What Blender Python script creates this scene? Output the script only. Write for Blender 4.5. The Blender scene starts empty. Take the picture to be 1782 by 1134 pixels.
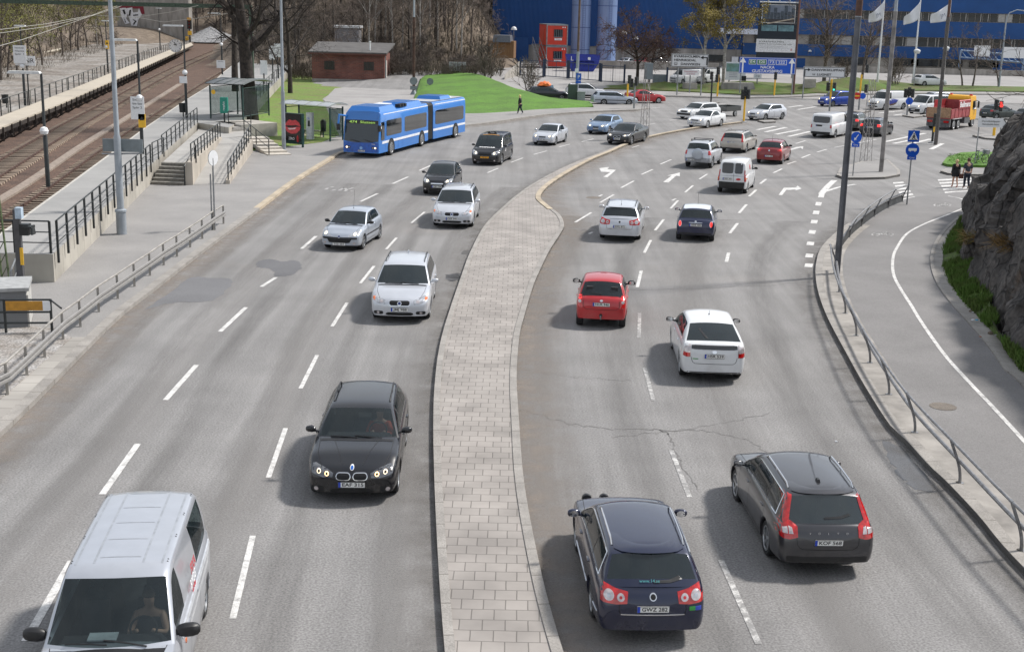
import bpy,bmesh,math,random
from math import sin,cos,pi,radians,sqrt,atan2,hypot
from mathutils import Vector,Matrix
from mathutils.bvhtree import BVHTree
import mathutils.geometry as mgeo
random.seed(7)
SC=bpy.context.scene
COL=SC.collection
PW,PH=1782,1134
FPX,PITCH,ROLL,CAMH=2243.0,0.2415,0.0232,9.52
_ct,_st=cos(PITCH),sin(PITCH)
C_FW=Vector((0,_ct,-_st));_r0=Vector((1,0,0));_u0=Vector((0,_st,_ct))
C_R=_r0*cos(ROLL)+_u0*sin(ROLL);C_U=_u0*cos(ROLL)-_r0*sin(ROLL)
C_POS=Vector((0,0,CAMH))
cd=bpy.data.cameras.new('camera');cam=bpy.data.objects.new('camera',cd);COL.objects.link(cam)
cam.matrix_world=Matrix(((C_R.x,C_U.x,-C_FW.x,0),(C_R.y,C_U.y,-C_FW.y,0),(C_R.z,C_U.z,-C_FW.z,CAMH),(0,0,0,1)))
cd.sensor_width=36;cd.sensor_fit='HORIZONTAL';cd.lens=36*FPX/PW;cd.clip_start=0.3;cd.clip_end=3000
SC.camera=cam
SUN_AZ,SUN_EL=radians(66),radians(50)
w=bpy.data.worlds.new('World');SC.world=w;w.use_nodes=True
nt=w.node_tree;bg=nt.nodes['Background']
sky=nt.nodes.new('ShaderNodeTexSky');sky.sky_type='NISHITA';sky.sun_disc=False
sky.sun_elevation=SUN_EL;sky.sun_rotation=SUN_AZ;sky.dust_density=.6;sky.air_density=1.1;sky.ozone_density=1.0
hs=nt.nodes.new('ShaderNodeHueSaturation');hs.inputs['Saturation'].default_value=.42;nt.links.new(sky.outputs[0],hs.inputs['Color']);
_tc=nt.nodes.new('ShaderNodeTexCoord');_mp=nt.nodes.new('ShaderNodeMapping');_mp.inputs['Scale'].default_value=(1,1,2.2);nt.links.new(_tc.outputs['Generated'],_mp.inputs[0])
_cn=nt.nodes.new('ShaderNodeTexNoise');_cn.inputs['Scale'].default_value=2.1;_cn.inputs['Detail'].default_value=7;_cn.inputs['Roughness'].default_value=.58;nt.links.new(_mp.outputs[0],_cn.inputs['Vector'])
_cr=nt.nodes.new('ShaderNodeMapRange');_cr.inputs[1].default_value=.40;_cr.inputs[2].default_value=.64;_cr.inputs[3].default_value=.15;_cr.inputs[4].default_value=.92;nt.links.new(_cn.outputs['Fac'],_cr.inputs[0])
_cm=nt.nodes.new('ShaderNodeMix');_cm.data_type='RGBA';_cm.inputs[7].default_value=(3.7,3.85,4.1,1);nt.links.new(_cr.outputs[0],_cm.inputs[0]);nt.links.new(hs.outputs[0],_cm.inputs[6]);nt.links.new(_cm.outputs[2],bg.inputs[0])
bg.inputs[1].default_value=0.135
sl=bpy.data.lights.new('sun','SUN');sl.energy=3.1;sl.angle=radians(6);sl.color=(1,.955,.90)
so=bpy.data.objects.new('sun',sl);COL.objects.link(so)
sd=Vector((sin(SUN_AZ)*cos(SUN_EL),cos(SUN_AZ)*cos(SUN_EL),sin(SUN_EL)))
so.rotation_euler=sd.to_track_quat('Z','Y').to_euler();so.location=(30,30,60)
SC.view_settings.view_transform='Standard';SC.view_settings.look='None'
SC.view_settings.gamma=1;SC.view_settings.use_curve_mapping=False
SC.view_settings.exposure=0.60
def sstep(a,b,x):
 t=max(0.0,min(1.0,(x-a)/(b-a)));return t*t*(3-2*t)
def zg(x,y):
 return 1.5*sstep(142,178,y)*sstep(-27,-15,x)
def ray(px,py):
 return C_FW+C_R*((px-PW/2)/FPX)-C_U*((py-PH/2)/FPX)
def G(px,py,z=None):
 """world point where the line of sight through a photo pixel meets height z (or the terrain)"""
 d=ray(px,py);zz=0.0 if z is None else z
 for _ in range(12 if z is None else 1):
  t=(zz-CAMH)/d.z;p=C_POS+d*t
  if z is None:zz=0.5*zz+0.5*zg(p.x,p.y)
 return Vector((p.x,p.y,zg(p.x,p.y)if z is None else z))
def P(px,py,Y):
 """world point on the line of sight at distance Y"""
 d=ray(px,py);return C_POS+d*(Y/d.y)
def ht(base,py):
 """height of a vertical thing standing at base whose top shows at photo row py"""
 lo,hi=0.0,40.0
 for _ in range(40):
  m=(lo+hi)/2;q=base+Vector((0,0,m))-C_POS
  yy=PH/2-FPX*q.dot(C_U)/q.dot(C_FW)
  if yy>py:lo=m
  else:hi=m
 return lo
def hdg(a,b,z=0):
 A,B=G(a[0],a[1],z),G(b[0],b[1],z);return atan2(B.y-A.y,B.x-A.x)-pi/2
MATS={}
def nd(nt,t,**k):
 n=nt.nodes.new('ShaderNode'+t)
 for a,v in k.items():
  if a in n.inputs:n.inputs[a].default_value=v
  else:setattr(n,a,v)
 return n
def rgba(c):return(c[0],c[1],c[2],1)
def mat(name,c=(.5,.5,.5),rough=.6,metal=0,coat=0,var=.12,scale=6,bump=0,bscale=40,emit=None,estr=1,c2=None,stretch=None,spec=.5,uv=False,fine=0):
 if name in MATS:return MATS[name]
 m=bpy.data.materials.new(name);m.use_nodes=True;nt=m.node_tree;b=nt.nodes['Principled BSDF']
 MATS[name]=m
 b.inputs['Roughness'].default_value=rough;b.inputs['Metallic'].default_value=metal
 b.inputs['Coat Weight'].default_value=coat;b.inputs['Coat Roughness'].default_value=.04
 b.inputs['Specular IOR Level'].default_value=spec
 tc=nd(nt,'TexCoord');mp=nd(nt,'Mapping');nt.links.new(tc.outputs['UV' if uv else 'Object'],mp.inputs[0])
 if stretch:mp.inputs['Scale'].default_value=stretch
 if c2 is None:c2=tuple(max(0,x*(1-2*var))for x in c);c1=tuple(min(1,x*(1+var))for x in c)
 else:c1=c
 n=nd(nt,'TexNoise',Scale=scale,Detail=5,Roughness=.6);nt.links.new(mp.outputs[0],n.inputs['Vector'])
 r=nd(nt,'ValToRGB');r.color_ramp.elements[0].position=.32;r.color_ramp.elements[1].position=.68
 r.color_ramp.elements[0].color=rgba(c2);r.color_ramp.elements[1].color=rgba(c1)
 nt.links.new(n.outputs['Fac'],r.inputs[0]);out=r.outputs[0]
 if fine:
  f=nd(nt,'TexNoise',Scale=bscale,Detail=2);nt.links.new(mp.outputs[0],f.inputs['Vector'])
  fr=nd(nt,'MapRange');fr.inputs[1].default_value=.3;fr.inputs[2].default_value=.7;fr.inputs[3].default_value=1-fine;fr.inputs[4].default_value=1+fine
  nt.links.new(f.outputs['Fac'],fr.inputs[0])
  mx=nd(nt,'Mix',data_type='RGBA',blend_type='MULTIPLY');mx.inputs[0].default_value=1
  nt.links.new(out,mx.inputs[6]);nt.links.new(fr.outputs[0],mx.inputs[7]);out=mx.outputs[2]
 nt.links.new(out,b.inputs['Base Color'])
 if bump:
  bn=nd(nt,'TexNoise',Scale=bscale,Detail=4);nt.links.new(mp.outputs[0],bn.inputs['Vector'])
  bp=nd(nt,'Bump',Strength=bump,Distance=.02);nt.links.new(bn.outputs['Fac'],bp.inputs['Height']);nt.links.new(bp.outputs[0],b.inputs['Normal'])
 if emit:b.inputs['Emission Color'].default_value=rgba(emit);b.inputs['Emission Strength'].default_value=estr
 return m
def brickmat(name,c1,c2,mortar,bw,bh,ms=.02,rough=.85,uv=False,rot=0,off=.5,var=.3,axes=None,nscale=.6):
 if name in MATS:return MATS[name]
 m=mat(name,c1,rough);nt=m.node_tree;b=nt.nodes['Principled BSDF']
 tc=nd(nt,'TexCoord');mp=nd(nt,'Mapping');nt.links.new(tc.outputs['UV' if uv else 'Object'],mp.inputs[0])
 mp.inputs['Rotation'].default_value=axes or(0,0,rot)
 n=nd(nt,'TexNoise',Scale=2.0,Detail=3);nt.links.new(mp.outputs[0],n.inputs['Vector'])
 wob=nd(nt,'Mix',data_type='RGBA',blend_type='LINEAR_LIGHT');wob.inputs[0].default_value=.03*min(1,bw)
 nt.links.new(mp.outputs[0],wob.inputs[6]);nt.links.new(n.outputs['Color'],wob.inputs[7])
 t=nd(nt,'TexBrick');t.offset=off;t.inputs['Scale'].default_value=1;t.inputs['Brick Width'].default_value=bw;t.inputs['Row Height'].default_value=bh
 t.inputs['Mortar Size'].default_value=ms;t.inputs['Mortar Smooth'].default_value=.3
 t.inputs['Color1'].default_value=rgba(c1);t.inputs['Color2'].default_value=rgba(c2);t.inputs['Mortar'].default_value=rgba(mortar)
 nt.links.new(wob.outputs[2],t.inputs['Vector'])
 n2=nd(nt,'TexNoise',Scale=nscale,Detail=6);nt.links.new(mp.outputs[0],n2 .inputs['Vector'])
 fr=nd(nt,'MapRange');fr.inputs[1].default_value=.3;fr.inputs[2].default_value=.7;fr.inputs[3].default_value=1-var;fr.inputs[4].default_value=1+var*.5
 nt.links.new(n2 .outputs['Fac'],fr.inputs[0])
 mx=nd(nt,'Mix',data_type='RGBA',blend_type='MULTIPLY');mx.inputs[0].default_value=1
 nt.links.new(t.outputs['Color'],mx.inputs[6]);nt.links.new(fr.outputs[0],mx.inputs[7]);nt.links.new(mx.outputs[2],b.inputs['Base Color'])
 bp=nd(nt,'Bump',Strength=.5,Distance=.01);bp.invert=True;nt.links.new(t.outputs['Fac'],bp.inputs['Height']);nt.links.new(bp.outputs[0],b.inputs['Normal'])
 return m
def glassmat(name,tint=(.30,.36,.36),trans=.45,base=(.030,.042,.047)):
 if name in MATS:return MATS[name]
 m=bpy.data.materials.new(name);m.use_nodes=True;nt=m.node_tree;MATS[name]=m
 b=nt.nodes['Principled BSDF'];b.inputs['Base Color'].default_value=rgba(base);b.inputs['Roughness'].default_value=.03;b.inputs['Specular IOR Level'].default_value=.95
 n=nd(nt,'TexNoise',Scale=3.0);tc=nd(nt,'TexCoord');nt.links.new(tc.outputs['Object'],n.inputs['Vector'])
 mr=nd(nt,'MapRange');mr.inputs[3].default_value=trans*.9;mr.inputs[4].default_value=trans*1.1;nt.links.new(n.outputs['Fac'],mr.inputs[0])
 t=nd(nt,'BsdfTransparent');t.inputs[0].default_value=rgba(tint);mx=nd(nt,'MixShader')
 nt.links.new(mr.outputs[0],mx.inputs[0]);nt.links.new(b.outputs[0],mx.inputs[1]);nt.links.new(t.outputs[0],mx.inputs[2])
 nt.links.new(mx.outputs[0],nt.nodes['Material Output'].inputs[0]);return m
class MB:
 def __init__(s):s.v=[];s.f=[];s.m=[];s.uv={}
 def add(s,vs,fs,mi=0):
  o=len(s.v);s.v+=[tuple(p)for p in vs]
  for f in fs:s.f.append(tuple(i+o for i in f));s.m.append(mi)
  return o
 def box(s,c,d,mi=0,rz=0,M=None,taper=1):
  x,y,z=d[0]/2,d[1]/2,d[2]/2
  vs=[Vector((a*x*(taper if k>0 else 1),b*y*(taper if k>0 else 1),k*z))for k in(-1,1)for a,b in((-1,-1),(1,-1),(1,1),(-1,1))]
  if rz:R=Matrix.Rotation(rz,3,'Z');vs=[R@p for p in vs]
  if M:vs=[M@p for p in vs]
  c=Vector(c)
  s.add([p+c for p in vs],[(3,2,1,0),(4,5,6,7),(0,1,5,4),(1,2,6,5),(2,3,7,6),(3,0,4,7)],mi);return s
 def tube(s,pts,r,n=8,mi=0,cap=True,closed=False):
  pts=[Vector(p)for p in pts];N=len(pts)
  rr=r if isinstance(r,(list,tuple))else[r]*N
  prev=None;vs=[]
  for i,p in enumerate(pts):
   a=pts[(i-1)%N]if(i>0 or closed)else p;b=pts[(i+1)%N]if(i<N-1 or closed)else p
   t=(b-a);t=t.normalized()if t.length>1e-9 else Vector((0,0,1))
   if prev is None:u=t.orthogonal().normalized()
   else:
    u=prev-t*prev.dot(t);u=u.normalized()if u.length>1e-6 else t.orthogonal().normalized()
   prev=u;w_=t.cross(u)
   for k in range(n):
    q=2*pi*(k+.5)/n;vs.append(p+(u*cos(q)+w_*sin(q))*rr[i])
  fs=[]
  for i in range(N if closed else N-1):
   j=(i+1)%N
   for k in range(n):fs.append((i*n+k,i*n+(k+1)%n,j*n+(k+1)%n,j*n+k))
  if cap and not closed:fs.append(tuple(range(n))[::-1]);fs.append(tuple(range((N-1)*n,N*n)))
  s.add(vs,fs,mi);return s
 def lathe(s,prof,n=24,mi=0,M=None,c=(0,0,0),mis=None):
  """profile of (radius, height) about local Z"""
  vs=[]
  for r,z in prof:
   for k in range(n):q=2*pi*k/n;vs.append(Vector((r*cos(q),r*sin(q),z)))
  if M:vs=[M@p for p in vs]
  c=Vector(c);vs=[p+c for p in vs];o=s.add(vs,[],mi)
  for i in range(len(prof)-1):
   for k in range(n):
    s.f.append((o+i*n+k,o+i*n+(k+1)%n,o+(i+1)*n+(k+1)%n,o+(i+1)*n+k));s.m.append(mis[i]if mis else mi)
  return s
 def prism(s,poly,z0,z1,mi=0,top=None,sides=None):
  poly=[Vector((p[0],p[1],0))for p in poly]
  n=len(poly);tris=mgeo.tessellate_polygon([poly]);zt=z1 if callable(z1)else(lambda x,y:z1);zb=z0 if callable(z0)else(lambda x,y:z0)
  A=sum(poly[i].x*poly[(i+1)%n].y-poly[(i+1)%n].x*poly[i].y for i in range(n))
  o=s.add([(p.x,p.y,zb(p.x,p.y))for p in poly]+[(p.x,p.y,zt(p.x,p.y))for p in poly],[])
  for t in tris:
   a,b,c=(poly[i]for i in t);up=(b-a).cross(c-a).z>0
   t=tuple(t)if up else tuple(t)[::-1]
   s.f.append(tuple(o+n+i for i in t));s.m.append(mi if top is None else top)
  if sides is not False:
   for i in range(n):
    j=(i+1)%n;f=(o+i,o+j,o+n+j,o+n+i)
    s.f.append(f if A>0 else f[::-1]);s.m.append(mi)
  return s
 def quad(s,a,b,c,d,mi=0):s.add([a,b,c,d],[(0,1,2,3)],mi);return s
 def grid(s,rows,mi=0,closed=False,mf=None):
  n=len(rows[0]);o=s.add([p for r in rows for p in r],[])
  for i in range(len(rows)-1):
   for k in range(n if closed else n-1):
    q=mf(i,k)if mf else mi
    if q is None:continue
    s.f.append((o+i*n+k,o+i*n+(k+1)%n,o+(i+1)*n+(k+1)%n,o+(i+1)*n+k));s.m.append(q)
  return s
 def build(s,name,mats,parent=None,smooth=True,ang=38,loc=None,rz=0):
  me=bpy.data.meshes.new(name);me.from_pydata(s.v,[],s.f)
  if not isinstance(mats,(list,tuple)):mats=[mats]
  for m in mats:me.materials.append(m)
  me.polygons.foreach_set('material_index',s.m)
  if s.uv:
   uvl=me.uv_layers.new(name='UVMap')
   for l in me.loops:uvl.data[l.index].uv=s.uv.get(l.vertex_index,(0,0))
  if smooth:
   me.polygons.foreach_set('use_smooth',[True]*len(me.polygons));me.set_sharp_from_angle(angle=radians(ang))
  me.update()
  return link(name,me,parent,loc,rz)
def link(name,data,parent=None,loc=None,rz=0):
 o=bpy.data.objects.new(name,data);COL.objects.link(o)
 if parent:o.parent=parent
 if loc is not None:o.location=loc
 if rz:o.rotation_euler=(0,0,rz)
 return o
def tag(o,label=None,cat=None,group=None,kind=None):
 if label:o['label']=label
 if cat:o['category']=cat
 if group:o['group']=group
 if kind:o['kind']=kind
 return o
def thing(name,label,cat,loc=(0,0,0),rz=0,group=None):
 o=bpy.data.objects.new(name,None);COL.objects.link(o);o.location=loc;o.rotation_euler=(0,0,rz);o.empty_display_size=.2
 return tag(o,label,cat,group)
def struct(o):o['kind']='structure';return o
def dup(o,parent=None):
 c=o.copy();COL.objects.link(c)
 if parent:c.parent=parent
 for ch in o.children:dup(ch,c)
 return c
def text(s,size,m,parent=None,loc=(0,0,0),rot=(pi/2,0,0),name='lettering',ext=.002,ax='CENTER',width=None,bold=0,sx=1,M=None,spacing=1):
 cu=bpy.data.curves.new('t','FONT');cu.body=s;cu.size=size;cu.extrude=ext;cu.align_x=ax;cu.align_y='CENTER';cu.resolution_u=3;cu.offset=bold;cu.space_character=spacing
 o=bpy.data.objects.new('t',cu);COL.objects.link(o);dg=bpy.context.evaluated_depsgraph_get()
 me=bpy.data.meshes.new_from_object(o.evaluated_get(dg));bpy.data.objects.remove(o)
 me.materials.clear();me.materials.append(m)
 if width:
  xs=[v.co.x for v in me.vertices];f=width/max(1e-6,max(xs)-min(xs))
  for v in me.vertices:v.co.x*=f
 o=link(name,me,parent,loc);o.rotation_euler=rot
 if M is not None:o.matrix_local=M
 return o
def arc(x0,y0,x1,y1,n):return[(x0+(x1-x0)*i/n,y0+(y1-y0)*i/n)for i in range(n+1)]
def smoothpoly(pts,n=6):
 """Catmull-Rom through 2D/3D points"""
 P_=[Vector(p)for p in pts];out=[]
 for i in range(len(P_)-1):
  a,b,c,d=P_[max(0,i-1)],P_[i],P_[i+1],P_[min(len(P_)-1,i+2)]
  for k in range(n):
   t=k/n;out.append(.5*((2*b)+(c-a)*t+(2*a-5*b+4*c-d)*t*t+(3*b-a-3*c+d)*t**3))
 out.append(P_[-1]);return out
def offs(pl,d):
 """offset a polyline to its left by d in plan"""
 o=[]
 for i,p in enumerate(pl):
  a=pl[max(0,i-1)];b=pl[min(len(pl)-1,i+1)];t=Vector((b[0]-a[0],b[1]-a[1]));t=t.normalized()if t.length>1e-9 else Vector((1,0))
  o.append(Vector((p[0]-t.y*d,p[1]+t.x*d,p[2]if len(p)>2 else 0)))
 return o
def gl(pts,z=None,n=6):return smoothpoly([G(x,y,z)for x,y in pts],n)if n>1 else[G(x,y,z)for x,y in pts]
def resample(pl,step):
 pl=[Vector(p)for p in pl];out=[pl[0].copy()];acc=0
 for a,b in zip(pl,pl[1:]):
  L=(b-a).length
  while acc+L>=step:
   t=(step-acc)/L;a=a+(b-a)*t;out.append(a.copy());L=(b-a).length;acc=0
  acc+=L
 return out
def strip(mb,pl,w,z0,z1,mi=0,side=1,top=None,dz=None):
 """solid band w wide on the left (side 1) or right (-1) of a polyline, from z0 to z1, with UV along it"""
 q=offs(pl,w*side);d=0;base=len(mb.v)
 for i,(a,b)in enumerate(zip(pl,q)):
  if i:d+=(Vector(a[:2])-Vector(pl[i-1][:2])).length
  h0=zg(a[0],a[1])if dz is None else dz
  for p,z,u in((a,z0,0),(a,z1,.15),(b,z1,.15+w),(b,z0,.3+w)):
   mb.uv[len(mb.v)]=(d,u);mb.v.append((p[0],p[1],h0+z))
 for i in range(len(pl)-1):
  for k in range(3):
   f=(base+i*4+k,base+i*4+4+k,base+i*4+5+k,base+i*4+1+k)
   mb.f.append(f if side>0 else f[::-1]);mb.m.append(top if(k==1 and top is not None)else mi)
 for e in(base,base+(len(pl)-1)*4):mb.f.append((e,e+1,e+2,e+3));mb.m.append(mi)
 return mb
def sheet(mb,pl,q,z,mi=0,dz=None):
 """flat band between two polylines of equal length, with UV (u along, v across)"""
 d=0;base=len(mb.v)
 for i,(a,b)in enumerate(zip(pl,q)):
  if i:d+=(Vector(a[:2])-Vector(pl[i-1][:2])).length
  for p,v in((a,0),(b,1)):
   mb.uv[len(mb.v)]=(d,v);mb.v.append((p[0],p[1],(zg(p[0],p[1])if dz is None else dz)+z))
 for i in range(len(pl)-1):
  f=(base+2*i,base+2*i+2,base+2*i+3,base+2*i+1);
  a,b,c=(Vector(mb.v[k])for k in f[:3])
  if(b-a).cross(c-a).z<0:f=f[::-1]
  mb.f.append(f);mb.m.append(mi)
 return mb
#  cars
def ip(keys,x):
 """monotone cubic through (x, v) keys"""
 if x<=keys[0][0]:return keys[0][1]
 if x>=keys[-1][0]:return keys[-1][1]
 n=len(keys);i=0
 while x>keys[i+1][0]:i+=1
 def sl(a):return(keys[a+1][1]-keys[a][1])/(keys[a+1][0]-keys[a][0])
 def tan_(a):
  if a==0:return sl(0)
  if a==n-1:return sl(n-2)
  p,q=sl(a-1),sl(a);return 0 if p*q<=0 else 2*p*q/(p+q)
 h=keys[i+1][0]-keys[i][0];t=(x-keys[i][0])/h;m0,m1=tan_(i)*h,tan_(i+1)*h;p0,p1=keys[i][1],keys[i+1][1]
 return p0*(2*t**3-3*t*t+1)+m0*(t**3-2*t*t+t)+p1*(-2*t**3+3*t*t)+m1*(t**3-t*t)
def lin(keys,x):
 if x<=keys[0][0]:return keys[0][1]
 for a,b in zip(keys,keys[1:]):
  if x<=b[0]:return a[1]+(b[1]-a[1])*(x-a[0])/max(1e-9,b[0]-a[0])
 return keys[-1][1]
def chaikin(p,n=2):
 for _ in range(n):
  q=[p[0]]
  for a,b in zip(p,p[1:]):
   q.append(tuple(x*.75+y*.25 for x,y in zip(a,b)));q.append(tuple(x*.25+y*.75 for x,y in zip(a,b)))
  q.append(p[-1]);p=q
 return p
def resamp2(pl,n):
 L=[0]
 for a,b in zip(pl,pl[1:]):L.append(L[-1]+hypot(b[0]-a[0],b[1]-a[1]))
 out=[]
 for i in range(n+1):
  s=L[-1]*i/n;k=0
  while k<len(L)-2 and s>L[k+1]:k+=1
  t=(s-L[k])/max(1e-9,L[k+1]-L[k]);a,b=pl[k],pl[k+1];out.append((a[0]+(b[0]-a[0])*t,a[1]+(b[1]-a[1])*t))
 return out
AX={'F':lambda a,b:((a,9,b),(0,-1,0)),'R':lambda a,b:((a,-9,b),(0,1,0)),'E':lambda a,b:((9,a,b),(-1,0,0)),'W':lambda a,b:((-9,a,b),(1,0,0)),'T':lambda a,b:((a,b,9),(0,0,-1))}
def hit(T,ax,a,b):
 o,d=AX[ax](a,b);h=T.ray_cast(Vector(o),Vector(d))
 return(h[0],h[1],Vector(d))if h[0]is not None else None
def patch(T,name,m,up,lo,ax,par,off=.006,n=8,k=4,thick=.025,mi=None):
 """a raised piece that follows the body, outlined in the front, rear, side or top view"""
 U,L=resamp2(up,n),resamp2(lo,n);mb=MB();ids={}
 for i in range(n+1):
  for j in range(k+1):
   a=L[i][0]+(U[i][0]-L[i][0])*j/k;b=L[i][1]+(U[i][1]-L[i][1])*j/k
   h=hit(T,ax,a,b)
   if h:ids[(i,j)]=(h[0]-h[2]*off,h[0]+h[2]*thick)
 vi={}
 for q,(p,_)in ids.items():vi[q]=len(mb.v);mb.v.append(tuple(p))
 edges={}
 for i in range(n):
  for j in range(k):
   c=[(i,j),(i+1,j),(i+1,j+1),(i,j+1)]
   if all(x in vi for x in c):
    pp=[ids[x][0]for x in c]
    if max((pp[a]-pp[a-1]).length for a in range(4))>.6:continue
    mb.f.append(tuple(vi[x]for x in c));mb.m.append(0)
    for a in range(4):e=(c[a],c[(a+1)%4]);edges[e]=1
 low={}
 for(a,b)in list(edges):
  if(b,a)not in edges:
   for x in(a,b):
    if x not in low:low[x]=len(mb.v);mb.v.append(tuple(ids[x][1]))
   mb.f.append((vi[b],vi[a],low[a],low[b]));mb.m.append(0)
 if not mb.f:return None
 if mb.f:
  a,b,c=(Vector(mb.v[q])for q in mb.f[0][:3]);d=Vector(AX[ax](0,0)[1])
  if(b-a).cross(c-a).dot(d)>0:mb.f=[f[::-1]for f in mb.f]
 return mb.build(name,m,par,ang=50)
def ell(cx,cz,rx,rz,n=10):
 return[(cx+rx*cos(pi-pi*i/n),cz+rz*sin(pi-pi*i/n))for i in range(n+1)],[(cx+rx*cos(pi+pi*i/n),cz+rz*sin(pi+pi*i/n))for i in range(n+1)]
def rect(x0,x1,z0,z1,r=0):
 if r==0:return[(x0,z1),(x1,z1)],[(x0,z0),(x1,z0)]
 c=[(r-r*cos(pi*k/8),r-r*sin(pi*k/8))for k in range(5)]
 return[(x0+a,z1-b)for a,b in c]+[(x1-a,z1-b)for a,b in c[::-1]],[(x0+a,z0+b)for a,b in c]+[(x1-a,z0+b)for a,b in c[::-1]]
def mirx(pl):return[(-a,b)for a,b in pl]
def seams(T,par,lines,m,w=.009,name='panel_gap'):
 mb=MB()
 for ax,pl in lines:
  n=max(2,int(sum(hypot(b[0]-a[0],b[1]-a[1])for a,b in zip(pl,pl[1:]))/.07));q=resamp2(pl,n);prev=None
  for i,p in enumerate(q):
   a,b=q[max(0,i-1)],q[min(n,i+1)];l=hypot(b[0]-a[0],b[1]-a[1])or 1;nx,ny=-(b[1]-a[1])/l*w/2,(b[0]-a[0])/l*w/2
   h1,h2=hit(T,ax,p[0]+nx,p[1]+ny),hit(T,ax,p[0]-nx,p[1]-ny)
   cur=(h1[0]-h1[2]*.003,h2[0]-h2[2]*.003)if h1 and h2 else None
   if cur and prev and(cur[0]-prev[0]).length<.5:mb.quad(prev[0],prev[1],cur[1],cur[0])
   prev=cur
 if mb.f:return mb.build(name,m,par)
def paint(name,c,metal=.35,rough=.32,coat=.8):
 if 'paint_'+name in MATS:return MATS['paint_'+name]
 m=mat('paint_'+name,c,rough,metal,coat,var=.03,scale=2.5);nt=m.node_tree;b=nt.nodes['Principled BSDF'];src=b.inputs['Base Color'].links[0].from_socket
 tc=nd(nt,'TexCoord');s=nd(nt,'SeparateXYZ');nt.links.new(tc.outputs['Object'],s.inputs[0]);n=nd(nt,'TexNoise',Scale=3.0,Detail=8,Roughness=.7);nt.links.new(tc.outputs['Object'],n.inputs['Vector'])
 r=nd(nt,'MapRange');r.inputs[1].default_value=.18;r.inputs[2].default_value=.75;r.inputs[3].default_value=1;r.inputs[4].default_value=.05;nt.links.new(s.outputs[2],r.inputs[0]);k=nd(nt,'MapRange');k.inputs[1].default_value=.38;k.inputs[2].default_value=.72;k.inputs[4].default_value=.30;nt.links.new(n.outputs['Fac'],k.inputs[0])
 mu=nd(nt,'Math',operation='MULTIPLY');nt.links.new(r.outputs[0],mu.inputs[0]);nt.links.new(k.outputs[0],mu.inputs[1]);mx=nd(nt,'Mix',data_type='RGBA');mx.inputs[7].default_value=(.20,.175,.15,1);nt.links.new(mu.outputs[0],mx.inputs[0]);nt.links.new(src,mx.inputs[6]);nt.links.new(mx.outputs[2],b.inputs['Base Color'])
 iv=nd(nt,'Math',operation='MULTIPLY_ADD');iv.inputs[1].default_value=-coat*1.4;iv.inputs[2].default_value=coat;nt.links.new(mu.outputs[0],iv.inputs[0]);nt.links.new(iv.outputs[0],b.inputs['Coat Weight']);return m
RUB=mat('rubber',(.018,.018,.019),.75,var=.25,scale=20)
BLK=mat('black_trim',(.012,.012,.013),.45,var=.2)
DRK=mat('dark_gap',(.006,.006,.007),.7)
INT=mat('car_interior',(.03,.03,.033),.8,var=.3)
ALU=mat('wheel_alloy',(.42,.43,.44),.32,.8,var=.1)
CHR=mat('chrome',(.75,.76,.78),.12,.95,var=.03)
GLS=glassmat('car_glass');GLD=glassmat('car_glass_dark',(.2,.25,.25),.22)
LGT=mat('headlamp_glass',(.55,.56,.58),.08,.55,1,var=.2,scale=14)
LGD=mat('headlamp_smoked',(.16,.165,.175),.08,.5,1,var=.3,scale=14)
BLB=mat('lit_bulb',(1,.85,.6),.3,emit=(1,.78,.5),estr=1.6)
RED=mat('tail_lamp_red',(.50,.008,.008),.12,0,1,var=.25,scale=12)
BRK=mat('brake_lamp_lit',(.8,.02,.02),.15,0,1,emit=(1,.03,.02),estr=.7)
CLR=mat('tail_lamp_clear',(.55,.50,.50),.1,.3,1,var=.2,scale=14)
AMB=mat('amber_lens',(.75,.16,.02),.15,0,1)
PLW=mat('plate_white',(.72,.72,.70),.35,var=.05);PLB=mat('plate_blue',(.02,.06,.45),.35);INK=mat('black_ink',(.012,.012,.014),.5);WHT=mat('white_ink',(.8,.8,.8),.5,var=.02)
YPL=mat('plate_yellow',(.85,.38,.02),.35,var=.05)
SKN=mat('skin',(.55,.33,.24),.55,var=.1)
WCACHE={}
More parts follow.
